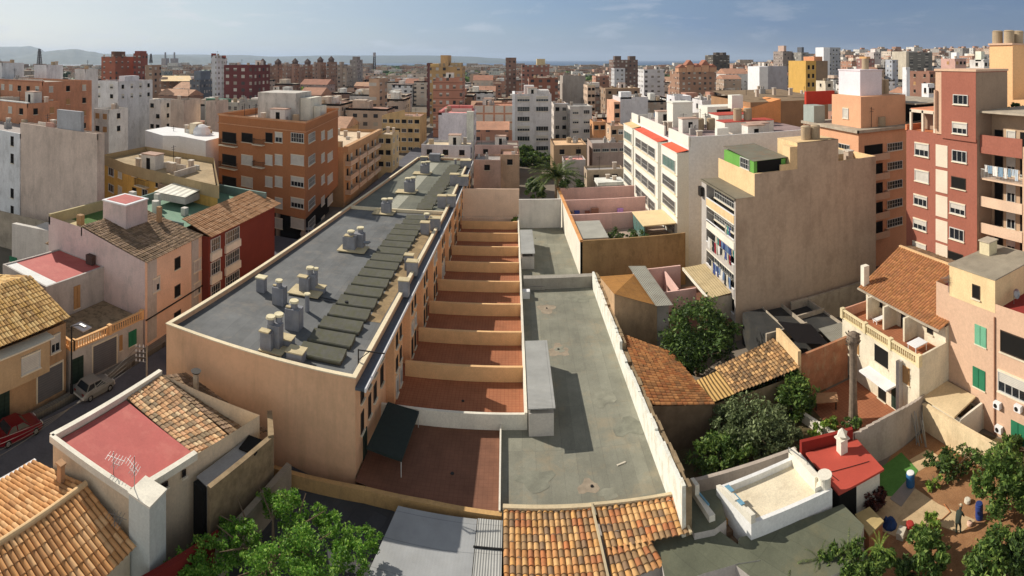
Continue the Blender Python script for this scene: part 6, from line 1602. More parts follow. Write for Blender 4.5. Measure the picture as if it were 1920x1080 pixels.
bush('shrub', 'small pale green plant with dark shadow on the soil bed', 'plant', 1752, 905, -1.4, .6, .4, leaf_lime, 350, .16, 50)
bush('shrub', 'dark shrub at the bottom edge between the palm frond tree and the small citrus tree', 'shrub', 1698, 1078, -.9, 1.1, .8, leaf_dark, 2200, .13, 71)
bush('shrub', 'dense dark shrub in the bottom right corner of the garden', 'shrub', 1908, 1035, -.5, 1.2, 1.1, leaf_dark, 3000, .14, 72)
bush('shrub', 'maroon leaved bush in the shade below the red roof', 'shrub', 1640, 935, -1.0, .9, .9, leaf_red, 1500, .13, 51)
bush('shrub', 'lime green sprawling plant above the small citrus tree', 'shrub', 1738, 983, -1.1, .9, .5, leaf_lime, 700, .16, 52)
bush('hedge', 'green hedge behind the cream garden wall at the right edge', 'hedge', 1893, 838, -.9, 2.2, .6, leaf_dark, 2200, .14, 53, ry=.7)
patch('hedge_ground', [(1800, 800), (1990, 850), (1990, 900), (1830, 845)], G+.015, gfl)
# drooping palms / yucca at the bottom
def fronds(root, c, n, L_, seed, mat, droop=.9, rise=.5, wd=.16):
    rnd = random.Random(seed); m = MB()
    for i in range(n):
        a = rnd.uniform(0, 2*pi); el = rnd.uniform(.1, 1.25)*rise+.1; ln = L_*rnd.uniform(.75, 1.1); prev = Vector(c); k = 7
        v = Vector((cos(a)*cos(el), sin(a)*cos(el), sin(el)))
        side = Vector((-sin(a), cos(a), 0))
        for s in range(k):
            v = (v+Vector((0, 0, -droop*.16))).normalized(); nx = prev+v*ln/k
            w0, w1 = wd*ln*(1-abs(s/k-.4)), wd*ln*(1-abs((s+1)/k-.4))
            for sg in (-1, 1):
                for q in range(3):
                    t0 = q/3; a0 = prev.lerp(nx, t0); a1 = prev.lerp(nx, t0+.22)
                    tip = a0+side*sg*w0+v*ln*.10+Vector((0, 0, -w0*.45))
                    m.face([a0, a1, tip])
            prev = nx
    return m.build('crown', mat, root)
leaf_palm = leafmat('leaf_palm', '#2b3a1e', '#46562a', '#707a3c', .2)
pl = thing('tree', 'dark green tree mixed with feathery palm fronds at the bottom right of centre', 'tree', P(1590, 1070, .2))
bl = []
for (x, y, z, r_) in ((1600, 1050, .3, 1.25), (1545, 1070, 0, 1.2), (1500, 1082, -.3, 1.0), (1650, 1050, .2, 1.0), (1620, 1080, .2, 1.3), (1560, 1040, .2, .9)):
    c = P(x, y, z); bl.append((c.x, c.y, z, r_, r_*.85, r_*.7, 1))
canopy_blobs(bl, 8500, .12, 78).build('crown', leaf_cit, pl)
for (x, y, z, s) in ((1590, 1030, .9, 1), (1535, 1050, .5, 2), (1650, 1030, .8, 3), (1485, 1066, .2, 4)): fronds(pl, P(x, y, z), 12, 1.1, s, leaf_palm if s != 3 else leaf_lime, 1.2, .9, .10)
c = P(1590, 1075, .2); MB().cyl((c.x, c.y, G), (c.x, c.y, .3), .25, .2, 10).build('trunk', bark, pl)
# hose, chairs-like clutter
cable([P(1770, 945, G+.1), P(1782, 960, G+.08), P(1765, 975, G+.08), P(1740, 968, G+.08)], .03, 'garden_hose', flat('hose_orange', '#b9774a', .6), 'orange hose trailing over the soil near the person', 0)
# bunch of poles leaning in the corner
m = MB(); rs_ = random.Random(4)
for k in range(9): a = P(1725+rs_.uniform(-8, 14), 835+rs_.uniform(-6, 6), G); m.bar(a, a+Vector((rs_.uniform(-.3, .5), .7, rs_.uniform(1.6, 2.4))), .05)
tag(m.build('pole_bundle', steel), 'bundle of grey poles leaning where the bowed wall meets the cream wall', 'poles')
# person bending in the garden
def person(label, loc, face, joints, mats, scale=1.0):
    t = thing('person', label, 'person', loc)
    me = bpy.data.meshes.new('body'); names = list(joints); idx = {k: i for i, k in enumerate(names)}
    edges = [('pelvis', 'spine'), ('spine', 'chest'), ('chest', 'neck'), ('neck', 'head0'), ('head0', 'head1'), ('chest', 'shl'), ('shl', 'ell'), ('ell', 'wrl'), ('wrl', 'hal'), ('chest', 'shr'), ('shr', 'elr'), ('elr', 'wrr'), ('wrr', 'har'),
             ('pelvis', 'hil'), ('hil', 'knl'), ('knl', 'anl'), ('anl', 'tol'), ('pelvis', 'hir'), ('hir', 'knr'), ('knr', 'anr'), ('anr', 'tor')]
    me.from_pydata([j[0] for j in joints.values()], [(idx[a], idx[b]) for a, b in edges], [])
    o = bpy.data.objects.new('body', me); COL.objects.link(o); attach(o, t)
    sk = o.modifiers.new('skin', 'SKIN'); o.modifiers.new('sub', 'SUBSURF').levels = 2; o.modifiers['sub'].render_levels = 2
    for i, (n_, j) in enumerate(joints.items()): me.skin_vertices[0].data[i].radius = (j[1]*1.3, j[1]*1.15); me.skin_vertices[0].data[i].use_root = (n_ == 'pelvis')
    me.materials.append(mats[0])
    o.matrix_basis = Matrix.Translation(loc) @ Matrix.Rotation(face, 4, 'Z'); return t, o
J = {'pelvis': ((0, 0, .93), .15), 'spine': ((0, .12, 1.08), .145), 'chest': ((0, .30, 1.24), .15), 'neck': ((0, .42, 1.34), .06), 'head0': ((0, .50, 1.39), .09), 'head1': ((0, .58, 1.46), .085),
     'shl': ((-.17, .32, 1.24), .075), 'ell': ((-.22, .42, .98), .05), 'wrl': ((-.17, .58, .80), .035), 'hal': ((-.15, .64, .73), .035), 'shr': ((.17, .32, 1.24), .075), 'elr': ((.24, .45, .99), .05), 'wrr': ((.18, .62, .84), .035), 'har': ((.16, .69, .78), .035),
     'hil': ((-.1, 0, .86), .10), 'knl': ((-.12, .06, .47), .065), 'anl': ((-.12, -.02, .09), .045), 'tol': ((-.13, .15, .04), .04), 'hir': ((.1, 0, .86), .10), 'knr': ((.13, .16, .48), .065), 'anr': ((.13, .10, .09), .045), 'tor': ((.14, .27, .04), .04)}
cloth_d = flat('cloth_darkgreen', '#343c33', .9, .15); skin_m = flat('skin', '#a9795c', .6, .05)
pl_ = P(1796, 1002, G+.03)
pt, body = person('person in dark green clothes bending over in the soil garden', pl_, R(-70), J, [cloth_d])
mt_ = Matrix.Translation(pl_) @ Matrix.Rotation(R(-70), 4, 'Z')
hd = MB().lathe((0, 0, -.11), [(.03, 0), (.075, .03), (.095, .09), (.098, .15), (.07, .21), (.02, .235)], 14).build('head', skin_m, pt, smooth=True); hd.matrix_basis = mt_ @ Matrix.Translation((0, .55, 1.43)) @ Matrix.Rotation(-.7, 4, 'X')
ht = MB().lathe((0, 0, .03), [(.17, 0), (.17, .015), (.105, .02), (.10, .08), (.06, .115), (.01, .12)], 16).build('hat', flat('straw_hat', '#bdb193', .9), pt); ht.matrix_basis = mt_ @ Matrix.Translation((0, .56, 1.46)) @ Matrix.Rotation(-.7, 4, 'X')
for hx, hy, hz in ((-.15, .64, .73), (.16, .69, .78)):
    m = MB()
    for k in range(5): a = Vector((hx+(k-2)*.018, hy, hz)); b_ = a+Vector(((k-2)*.006, .03, -.07 if k else -.04)); m.cyl(a, b_, .010, .008, 6); m.cyl(b_, b_+Vector((0, -.02, -.03)), .008, .006, 6)
    o = m.build('hand', skin_m, pt); o.matrix_basis = mt_
# front tree
bt_ = thing('tree', 'bright green leafy tree rising at the bottom left of centre', 'tree', (-13.5, 27.5, .1))
bl = []
for (x, y, z, r, w_) in ((540, 955, 2.6, 1.35, 1.3), (455, 1010, 2.4, 1.3, 1.1), (400, 1045, 2.0, 1.35, 1), (560, 1030, 3.0, 1.5, 1.5), (640, 1000, 2.4, 1.25, 1), (660, 1050, 2.2, 1.25, 1), (500, 1075, 2.8, 1.6, 1.4), (590, 1090, 2.6, 1.4, 1), (385, 1080, 1.6, 1.1, .6), (500, 940, 2.0, .9, .6), (605, 965, 2.2, .9, .6), (350, 1062, 1.6, 1.2, .8), (430, 985, 2.3, .8, .5), (695, 1010, 2.0, .8, .5), (345, 1090, 1.2, 1.0, .6)):
    c = P(x, y, z); bl.append((c.x, c.y, z, r, r*.8, r*.75, w_))
canopy_blobs(bl, 30000, .082, 77).build('crown', leaf_bright, bt_)
limbs((-13.2, 27.5, .1), 3.2, 4.0, .22, 5, 7).build('trunk', bark, bt_)
# date palm behind the far wall
dp2 = thing('date_palm', 'date palm with wide crown behind the white end wall', 'palm', (8.5, 102, G))
MB().cyl((8.5, 102, G), (8.6, 102, 7.5), .45, .35, 12).build('trunk', bark, dp2)
fronds(dp2, (8.6, 102, 7.6), 95, 5.6, 61, leaf_palm, 1.0, .95, .13)
tree('shrub', 'dark shrubs under the date palm behind the white end wall', 'shrub', (5, 104, 2), [(4.5, 104, 5.0, 2.2, 2, 2.0, 1), (12, 106, 4.5, 3.0, 2, 1.8, 1)], leaf_dark, 3000, .3, 62, 2, .1)
tree('tree', 'trees at the foot of the white slab block', 'tree', (5, 160, G), [(3.5, 160, 1.5, 5, 3, 3.5, 1), (8, 158, .5, 5, 3, 2.5, 1)], leaf_cit, 3000, .5, 63, 4, .2)
pot = thing('potted_plant', 'potted shrub at the far end of the orange patios', 'plant', (.4, 94.2, .6)); MB().lathe((.4, 94.2, .6), [(.3, 0), (.42, .6), (.45, .62)], 12).build('pot', flat('terracotta_pot', '#a2603e', .8), pot); canopy_blobs([(.4, 94.2, 1.8, .8, .8, .7, 1)], 500, .18, 64).build('foliage', leaf_lime, pot)

# ================================================================ MIDDLE DISTANCE
OCC = [(-36, 60), ]
RECTS = [(-28, 0, 30, 125), (0, 26, 30, 108), (24, 56, 50, 118), (46, 76, 60, 124), (43, 72, 18, 52), (-52, -33, 20, 76), (-36, -22, 20, 230), (-120, -34, 70, 85), (55, 72, 28, 50)]
def clear(x0, x1, y0, y1, pad=1.5):
    return all(x1+pad < a or x0-pad > b or y1+pad < c or y0-pad > d for a, b, c, d in RECTS)
PLC = {}
def bright(h, k):
    c_ = lin(h); g_ = sum(c_)/3; c_ = [min(.75, (q*.68+g_*.32)*k) for q in c_]
    return '#'+''.join('%02x' % int(255*((1.055*q**(1/2.4)-.055) if q > .0031 else 12.92*q)) for q in c_)
def plc(h, dim=1.0):
    if h not in PLC: PLC[h] = plaster('render_'+h[1:], bright(h, 1.22), .16, .35, .25, stain='#6f675c', stain_amt=.3)
    return PLC[h]
roof_cols = ['#a08a72', '#8f8474', '#a56a50', '#b09c80', '#87807a', '#9c7058']
rndm = random.Random(12)
def blk(label, xl, xr, yt, D, dep, hexc, kinds=('roll', 'glass', 'half', 'dark'), huts=(), name='apartment_block', cat='building', roofc=None, zb=None, cols=None, rows=None, cop=None, wh=1.3, ww=1.3, side=True, reg=True, tanks=0, fl=3.1, group=None, fac=None, balc=None, front=False, Y=None):
    tm = ((xl+xr)/2-CX)/F; Y = Y or D*cos(tm); D = Y/cos(tm)
    x0, x1 = Y*tan((xl-CX)/F), Y*tan((xr-CX)/F); zt = CZ-(yt-HZ)*D/F
    if not front:
        k_ = tan((xr-CX)/F) if xr < 965 else tan((xl-CX)/F) if xl > 975 else 0
        if k_:
            dep = min(dep, (x1-x0)*.55/abs(k_))
            if xr < 965: x1 = (Y+dep)*k_
            else: x0 = (Y+dep)*k_
    if zb is None: zb = hill((x0+x1)/2, Y)-1.8
    r = thing(name, label, cat, ((x0+x1)/2, Y, zb), group)
    if reg: RECTS.append((x0, x1, Y, Y+dep))
    wm = fac or plc(hexc)
    MB().prism(rect(x0, x1, Y, Y+dep), zb, zt, top=False).box(x0, x1, Y+.001, Y+.25, zt-.9, zt+.004).build('wall', wm, r)
    ro = MB().prism(rect(x0+.2, x1-.2, Y+.2, Y+dep), zt-.9, zt-.55).build('roof', plc(roofc or rndm.choice(roof_cols)), r)
    if cop: MB().prism(rect(x0-.25, x1+.25, Y-.25, Y+.5), zt+.01, zt+.25).build('cornice', plc(cop), r)
    for (f0, f1, h, d0, d1, hc) in huts:
        MB().prism(rect(x0+(x1-x0)*f0, x0+(x1-x0)*f1, Y+dep*d0, Y+dep*d1), zt-.6, zt+h).build('stair_hut', plc(hc), r)
    if D < 340 and x1-x0 > 3: clutter(r, x0, x1, Y, Y+dep, zt-.56, min(9, 2+int((x1-x0)*dep/55)), rndm)
    for k in range(tanks):
        x = x0+(x1-x0)*(.3+.13*k); MB().cyl((x, Y+2, zt-.6), (x, Y+2, zt+1.6), .7, .7, 12).build('water_tank', tankm, r)
    if kinds and D < 260:
        W = x1-x0; nc = cols if cols is not None else max(1, int(W/3.6)); zlow = max(zb, zt-18)
        nr = rows if rows is not None else max(1, int((zt-zlow-.6)/fl))
        f = Face((x0, Y), (x1, Y)); dx = W/nc if nc else 0
        for i in range(nc):
            for j in range(nr):
                z = zt-fl*(j+1)+.7
                if rndm.random() < .93: f.winm(r, dx*(i+.5), z, ww, wh, rndm.choice(kinds))
        if balc:
            for j in range(nr): f.balcony(r, 0, 0, 0, 0, 1.1, (stone_sill, plc(balc)), 'solid', .15, u=W*.5, z=zt-fl*(j+1)-.1, w=W*.5, h=1.0)
        if side:
            fs = Face((x0, Y), (x0, Y+dep)) if x0 > 0 else Face((x1, Y), (x1, Y+dep)); nd = max(1, int(dep/4.2))
            for i in range(nd):
                for j in range(nr): fs.winm(r, dep*(i+.5)/nd, zt-fl*(j+1)+.7, ww*.9, wh, rndm.choice(kinds))
    return r, (x0, x1, Y, zt)
WH, CR, TN, OC, BR, RD, GY, OR = '#bfb8ac', '#b9a486', '#a28a6e', '#b3935a', '#8a6648', '#8e4c38', '#8f8b86', '#b06d3f'
CLM = {}
def clutter(root, x0, x1, y0, y1, z, n, rnd):
    if not CLM:
        CLM['aerial'] = MB().bar((0, 0, 0), (0, 0, 3.2), .07).bar((-.7, 0, 2.9), (.7, 0, 2.9), .05).bar((-.5, 0, 2.5), (.5, 0, 2.5), .05).mesh('aerial', iron)
        CLM['chimney'] = MB().box(-.4, .4, -.3, .3, 0, 1.5).box(-.5, .5, -.4, .4, 1.5, 1.65, 1).mesh('chimney', [plc('#a4917c'), plc('#b8ab98')])
        CLM['chimney2'] = MB().box(-.7, .7, -.4, .4, 0, 1.1).cyl((-.3, 0, 1.1), (-.3, 0, 1.7), .2, .2, 8).cyl((.3, 0, 1.1), (.3, 0, 1.7), .2, .2, 8).mesh('chimney', plc('#8c8780'))
        CLM['water_tank'] = MB().cyl((0, 0, 0), (0, 0, 1.5), .65, .65, 12).mesh('water_tank', tankm)
        CLM['hut'] = MB().box(-1.5, 1.5, -1.2, 1.2, 0, 2.4).box(-1.6, 1.6, -1.3, 1.3, 2.4, 2.55, 1).box(-.4, .4, -1.22, -1.19, 0, 1.9, 2).mesh('roof_hut', [plc('#b9b2a8'), plc('#a5806a'), dark_void])
        CLM['low_wall'] = MB().box(-3, 3, -.1, .1, 0, 1.0).mesh('low_wall', plc('#b3a594'))
        CLM['air_conditioner'] = MB().box(-.45, .45, -.2, .2, 0, .75).mesh('air_conditioner', frame_w)
    for _ in range(n):
        k = rnd.choice(('aerial', 'aerial', 'chimney', 'chimney', 'chimney2', 'water_tank', 'hut', 'low_wall', 'air_conditioner'))
        if k in ('hut', 'low_wall') and x1-x0 < 8: k = 'chimney'
        o = bpy.data.objects.new({'chimney2': 'chimney', 'hut': 'roof_hut'}.get(k, k), CLM[k]); COL.objects.link(o); attach(o, root)
        mg = 3.1 if k in ('hut', 'low_wall') else .8
        o.matrix_basis = Matrix.Translation((rnd.uniform(x0+mg, x1-mg), rnd.uniform(y0+1.2, max(y0+1.3, y1-1.2)), z)) @ Matrix.Rotation(rnd.choice((0, 0, pi/2)) if k != 'hut' else 0, 4, 'Z')
# ---- left
lb, _q = blk('tall beige blank party wall with a grey hut on its roof at the left', 38, 196, 242, 85, 1.6, '#b39d89', kinds=None, Y=56.5, roofc='#8f8474', huts=((.5, .8, 3.0, .2, .6, '#8d8f92'), (.36, .46, .7, .1, .3, '#b07a64')))
MB().box(-62.3, -62.1, 72, 72.2, 2, 3) if False else None
blk('white apartment house with narrow windows cut by the left edge', -120, 37, 236, 82, 12, '#b9bcc4', ('dark',), cols=7, ww=.9, wh=1.7, side=False, roofc='#8a7f78', front=True, Y=56.3)
oo, q_ = blk('wide orange apartment block with terraces at the left edge', -90, 172, 152, 128, 16, OR, ('dark', 'roll', 'wood', 'half'), cols=12, cop='#9a5d36', roofc='#8f8474', tanks=0)
blk('lower orange terrace floors standing before the wide orange block', -90, 112, 190, 116, 9, '#b8733f', ('roll', 'wood', 'dark'), cols=8, cop='#cfc3b0')
for xl, xr, yt, l, hx in ((-30, 45, 118, 'white roof hut farthest left above the orange block', '#b9b9b8'), (64, 118, 122, 'broad white roof hut above the orange block', '#c4c3c4'), (140, 184, 130, 'white roof hut with a dark cable above the orange block', '#c0bcb4')):
    blk(l, xl, xr, yt, 152, 8, hx, kinds=None, name='roof_hut', cat='roof hut')
blk('long white building with dark loggias right of the orange block', 174, 286, 153, 168, 18, '#b5b2b0', ('dark', 'half'), cols=2, rows=2, huts=((.75, .98, 1.6, .2, .6, '#b5b4b8'),))
blk('low white house with flat roof under the long white building', 176, 240, 206, 128, 9, '#bab8b0', ('dark', 'wood'), cols=2, rows=2)
blk('left blank beige party wall block beside a narrow light shaft', 320, 376, 188, 150, 14, '#b09c88', kinds=None)
blk('right blank beige party wall block beside a narrow light shaft', 386, 428, 190, 152, 14, '#b29e8c', kinds=None)
blk('whitish block with a drainpipe left of the blank beige walls', 280, 328, 188, 158, 14, '#b3aca4', ('dark',), cols=2, rows=4)
blk('grey building with green netting and slatted panels behind the brown tower', 384, 486, 192, 165, 14, '#9a9a8e', ('gallery',), cols=6, rows=2, huts=((0, .6, .8, .05, .3, '#3e6a52'),))
# yellow corner block
yb_ = thing('apartment_block', 'yellow ochre corner block with long grey parapet left of the brown tower', 'apartment block', (-50, 75, 0))
z = 12.5; a, b, c = XY(196, 290, z), XY(236, 306, z), XY(408, 347, z)
yp = ccw([a, b, c, (c[0]-11.5, c[1]+17), (a[0], a[1]+12)]); RECTS.append((-66, -36, 62, 100))
ylw = plaster('yellow_ochre', '#bd9750', .14, .3, .4, stain='#9b7a48', stain_amt=.35); ygr = plaster('parapet_tan', '#9a8766', .15, .3)
MB().prism(yp, -1.8, z-1.8, top=False).build('wall', ylw, yb_); MB().prism(inset(yp, -.2), z-1.8, z, top=False).build('parapet', ygr, yb_)
MB().face([(p[0], p[1], z-1.0) for p in inset(yp, .1)]).build('roof', plaster('yellow_roof', '#9c8a6c', .25, 0, .5, stain='#7a5c44', stain_amt=.4), yb_)
fy, fy0 = Face(b, c), Face(a, b)
for a_ in ((248, 318, 258, 331, 'roll'), (269, 318, 277, 335, 'half'), (292, 325, 299, 351, 'dark'), (315, 330, 327, 348, 'glass'), (338, 336, 346, 350, 'half'), (380, 348, 390, 358, 'roll'), (248, 352, 256, 363, 'dark'), (267, 355, 277, 372, 'glass')): fy.win(yb_, *a_)
for a_ in ((204, 314, 214, 330, 'glass'), (222, 316, 229, 334, 'roll'), (204, 345, 214, 360, 'glass'), (222, 350, 229, 366, 'roll')): fy0.win(yb_, *a_)
fy.balcony(yb_, 260, 280, 335, 350, 1.0, style='bars'); fy.balcony(yb_, 305, 328, 345, 360, 1.0, (salm, plc('#8a6a4c'))); fy.balcony(yb_, 259, 280, 368, 378, 1.0, style='bars')
wd = thing('white_rooftop_house', 'small bright white cubic house behind the yellow block parapet', 'house', (-62, 92, 0))
MB().prism([(-74, 90), (-66, 86), (-63, 87.5), (-55, 85), (-55, 96), (-74, 98)], -1.8, 14.6).build('wall', plaster('bright_white', '#d2cfcb', .06, .1), wd); MB().lathe((-60.5, 92, 14.6), [(1.8, 0), (1.8, .8), (1.4, 1.6), (.6, 2.0)], 12).build('dome', white_paint, wd)
blk('ochre house with a pale gallery behind the yellow block', 300, 352, 262, 112, 10, '#bd8f56', ('dark',), cols=2, rows=2, roofc='#b08a64')
blk('cream house with tall windows beside the brown tower', 352, 408, 258, 108, 10, '#bcab90', ('glass', 'dark'), cols=3, rows=2, huts=((.0, .5, 2.6, .1, .5, '#c3b08c'),))
clutter(yb_, -62, -46, 68, 78, 11.5, 12, rndm)
clutter(wd, -73, -57, 91, 94, 14.6, 3, rndm)
# brown tower
bw = thing('brown_tower', 'brown orange brick apartment tower with white shutters left of the peach block', 'apartment tower', (-43, 92, 0)); RECTS.append((-56, -32, 80, 112))
brn = plaster('brown_brick', '#9b6845', .06, .12, .3, fine=.1)
z = 19.5; a, b, c = (-53.2, 86.8), (-33.6, 82.3), (-36.2, 107)
bp = ccw([a, b, c, (-52, 108)])
MB().prism(bp, 3.4, z, top=False).build('wall', brn, bw); MB().prism(inset(bp, 1.6), -1.8, 3.4).build('ground_floor', dark_void, bw)
MB().prism(inset(bp, -.18), z-.1, z+.25, top=False).prism(inset(bp, -.18), z-1.6, z-1.45, top=False).build('cornice', plc('#b57a44'), bw)
rf = MB().face([(p[0], p[1], z-1.0) for p in bp]).build('roof', plc('#9a7a60'), bw)
for t in (.1, .4, .7, .97): x, y = a[0]+(b[0]-a[0])*t, a[1]+(b[1]-a[1])*t+.5; MB().box(x-.3, x+.3, y-.3, y+.3, -1.8, 3.4).build('column', plc('#8f7a68'), bw)
MB().box(-47.5, -39.5, 92, 100, z-1, z+4.2).build('stair_hut', plaster('mottled_white', '#b9b3aa', .15, .5, .5, stain='#7f7a70', stain_amt=.5), rf); MB().box(-39.4, -37.3, 94, 100, z-1, z+3.2).box(-37.2, -35.9, 95.5, 99, z-1, z+1.6).build('stair_hut', white_warm, rf)
fb1, fb2 = Face(a, b), Face(b, c)
rowsy = (258, 300, 341, 381, 419)
for i, y in enumerate(rowsy):
    k = (i*7) % 3
    for x0, x1, kd in ((453, 474, 'dark' if i == 0 else 'roll'), (498, 511, ('dark', 'roll', 'roll', 'glass', 'roll')[i]), (516, 530, ('half', 'roll', 'roll', 'roll', 'roll')[i]), (546, 570, ('gallery', 'roll', 'half', 'half', 'roll')[i])):
        fb1.win(bw, x0, y-9, x1, y+9, kd)
    fb1.win(bw, 417, y-10, 443, y+10, 'dark'); fb1.balcony(bw, 415, 446, y+4, y+16, .9, (stone_sill, iron), 'bars')
    if i < 2: fb1.balcony(bw, 478, 497, y+2, y+14, .9, (stone_sill, iron), 'bars')
    for x0, x1, kd in ((578, 590, 'gallery'), (602, 608, 'roll'), (614, 623, 'roll')): fb2.win(bw, x0, y-9-(x0-578)*.12, x1, y+8-(x0-578)*.2, kd, minw=1.0)
# long tan building with balconies behind
lt = thing('apartment_block', 'long tan block with continuous balconies behind the brown tower', 'apartment block', (-40, 124, 0)); RECTS.append((-56, -31, 108, 160))
tanb = plaster('tan_balcony_block', '#b08b66', .12, .25)
MB().prism(rect(-52, -35.6, 109, 139), -1.8, 11.2, top=False).prism([(-35.6, 109), (-34.6, 109), (-34.6, 139), (-35.6, 139)], 10.2, 11.4).build('wall', tanb, lt)
MB().face([(-52, 109, 10.4), (-35.6, 109, 10.4), (-35.6, 139, 10.4), (-52, 139, 10.4)]).box(-50, -47, 112, 116, 10.4, 13.5).build('roof', plc('#c0a47c'), lt)
fl_ = Face((-35.6, 109), (-35.6, 139))
for z in (7.0, 3.9, .8):
    for u in (4, 11, 18, 25): fl_.balcony(lt, 0, 0, 0, 0, 1.3, (stone_sill, salm), 'solid', .15, u=u, z=z, w=6.0, h=1.0); fl_.winm(lt, u-1.3, z+.2, 1.2, 2.0, 'dark'); fl_.winm(lt, u+1.5, z+.4, 1.1, 1.5, 'half')
clutter(lt, -51, -36.5, 111, 138, 10.4, 12, rndm)
clutter(rf, -52, -35, 86, 91, 18.5, 6, rndm) if False else clutter(bw, -51, -37, 87, 91, 18.5, 6, rndm)
clutter(wa, 28, 44, 76.5, 82, 17, 6, rndm)
clutter(wa, 27, 38, 86, 108, 17, 9, rndm)
clutter(ob, 50, 70, 64.5, 66.5, 19.35, 4, rndm)
clutter(be, 39, 44, 56, 60, 16.2, 3, rndm)
clutter(bt, 46, 58, 44, 48, 21.3, 4, rndm)
clutter(gb, 48, 65, 99, 118, 22, 7, rndm)
blk('yellow end house of the long tan block', 708, 748, 252, 142, 9, '#b99c5c', ('dark', 'glass'), cols=2, rows=3, reg=False)
ym, q_ = blk('wide yellow building with curved gable and rows of small windows', 716, 800, 218, 182, 14, '#b8924c', ('dark', 'glass'), cols=6, rows=4, ww=1.6, side=False)
MB().prism([(q_[0]+1, q_[2]), (q_[0]+8, q_[2]), (q_[0]+8, q_[2]+.5), (q_[0]+1, q_[2]+.5)], q_[3], [q_[3]+.4, q_[3]+2.2, q_[3]+2.2, q_[3]+.4]).build('gable', plc('#b8924c'), ym)
pkr, q_ = blk('white house with pink flat roof behind the end of the grey roof', 822, 893, 212, 150, 16, '#bcb4b6', ('dark', 'glass'), cols=0, rows=4, roofc='#c9736c', huts=((0, .1, .4, 0, 1, '#b3524a'), (.1, .9, .9, .85, 1, '#b3524a')))
MB().prism(rect(q_[1]-1.6, q_[1]+.3, q_[2]-.4, q_[2]+1), -1.8, q_[3]+.5).build('corner_pier', plc('#c9bda8'), pkr)
blk('low white annex with tarpaulins behind the far end of the grey roof', 790, 886, 272, 128, 8, '#a9a9ad', ('dark',), cols=3, rows=1, roofc='#b7a27c')
blk('terracotta house with white upper panels right of the pink roofed house', 888, 965, 198, 190, 14, '#a97452', ('roll',), cols=4, rows=3, ww=3.0, wh=2.2, roofc='#ad6a44')
blk('brownish pink low house closing the patios', 888, 940, 300, 124, 8, '#a8826c', ('dark',), cols=1, rows=1, side=False)
blk('brown low house beside the white slab block', 938, 974, 290, 126, 8, '#a9835f', ('dark',), cols=1, rows=1)
blk('mauve pink low house behind the patio end', 890, 972, 272, 142, 8, '#a98578', ('dark',), cols=2, rows=1)
# ---- centre
wsb, q_ = blk('white slab apartment block with wide window bands in the centre', 964, 1034, 176, 168, 15, '#aeaaa8', ('gallery', 'half', 'glass'), cols=2, rows=6, ww=3.9, wh=1.5, huts=((.28, .55, 2.4, .3, .6, '#b9b3ae'), (.6, .95, 1.0, .1, .6, '#b5b0aa')), front=True)
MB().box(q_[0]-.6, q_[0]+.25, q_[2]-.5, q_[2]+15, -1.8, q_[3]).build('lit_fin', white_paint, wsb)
blk('narrow white block right of the white slab', 1034, 1064, 195, 182, 12, '#b1a79c', ('dark', 'glass'), cols=2, rows=4, cop='#d6cdbd')
blk('white block with lit side fin near the centre', 1062, 1110, 200, 174, 12, '#aaa39b', ('glass', 'half'), cols=2, rows=4, ww=2.0, cop='#d2c6ad')
blk('tan cubic house with sunlit flat roof behind the date palm', 1032, 1100, 272, 140, 12, '#96764f', ('dark',), cols=2, rows=1, roofc='#c79a62', side=False)
blk('long greyish pink house right of the tan cube', 1101, 1176, 268, 146, 10, '#9a8374', ('glass',), cols=4, rows=1, ww=2.0, wh=.9, side=False)
blk('small grey gabled outbuilding behind the date palm', 1054, 1098, 300, 130, 6, '#98918b', kinds=None, roofc='#c7786a')
blk('dark shed under a white canopy left of the white block', 1116, 1170, 342, 118, 5, '#4a4038', kinds=None, roofc='#d0cab8', huts=((-.05, 1.02, .15, -.1, .9, '#c9c2ae'),))
blk('low cream wall house behind the pink courtyards', 1095, 1170, 318, 124, 5, '#a08a6c', ('dark',), cols=2, rows=1)
bor, q_ = blk('grey white party wall block with orange balconies', 1163, 1215, 182, 186, 14, '#a9a5a6', kinds=None, huts=((.02, .4, 1.8, 0, .3, '#cfcbb8'),), front=True)
MB().prism(rect(q_[0]-2.2, q_[0]-.01, q_[2], q_[2]+14), -1.8, q_[3]-1.6).build('orange_bay', plc('#c78a5c'), bor)
fz = Face((q_[0]-2.2, q_[2]), (q_[0]-.01, q_[2]))
for z in (13, 10, 7, 4): fz.winm(bor, 1.1, z, 1.6, 1.6, 'dark')
blk('brown roofed apartment block with yellow lit edge behind the orange balconies', 1124, 1200, 166, 232, 16, '#8b6c50', ('dark', 'roll'), cols=4, rows=6, cop='#c79f68')
blk('cream arcaded block left of the brown roofed block', 1094, 1116, 160, 246, 14, '#b89a7c', ('dark',), cols=2, rows=6, cop='#d9bd92')
blk('brown block with grey side near the centre skyline', 990, 1046, 146, 262, 16, '#8e5f4c', None, fac=facade('fac_brown1', '#8e6250', shut=.3, bay=4))
blk('grey beige party wall block near the centre skyline', 1050, 1098, 142, 275, 16, '#8f8478', None)
blk('orange ochre little pavilion left of the white block', 1106, 1136, 228, 160, 7, '#b87a34', ('dark',), cols=2, rows=1)
blk('beige house with clothes and plants left of the white block', 1136, 1170, 236, 150, 8, '#b08a62', ('dark', 'half'), cols=2, rows=2)
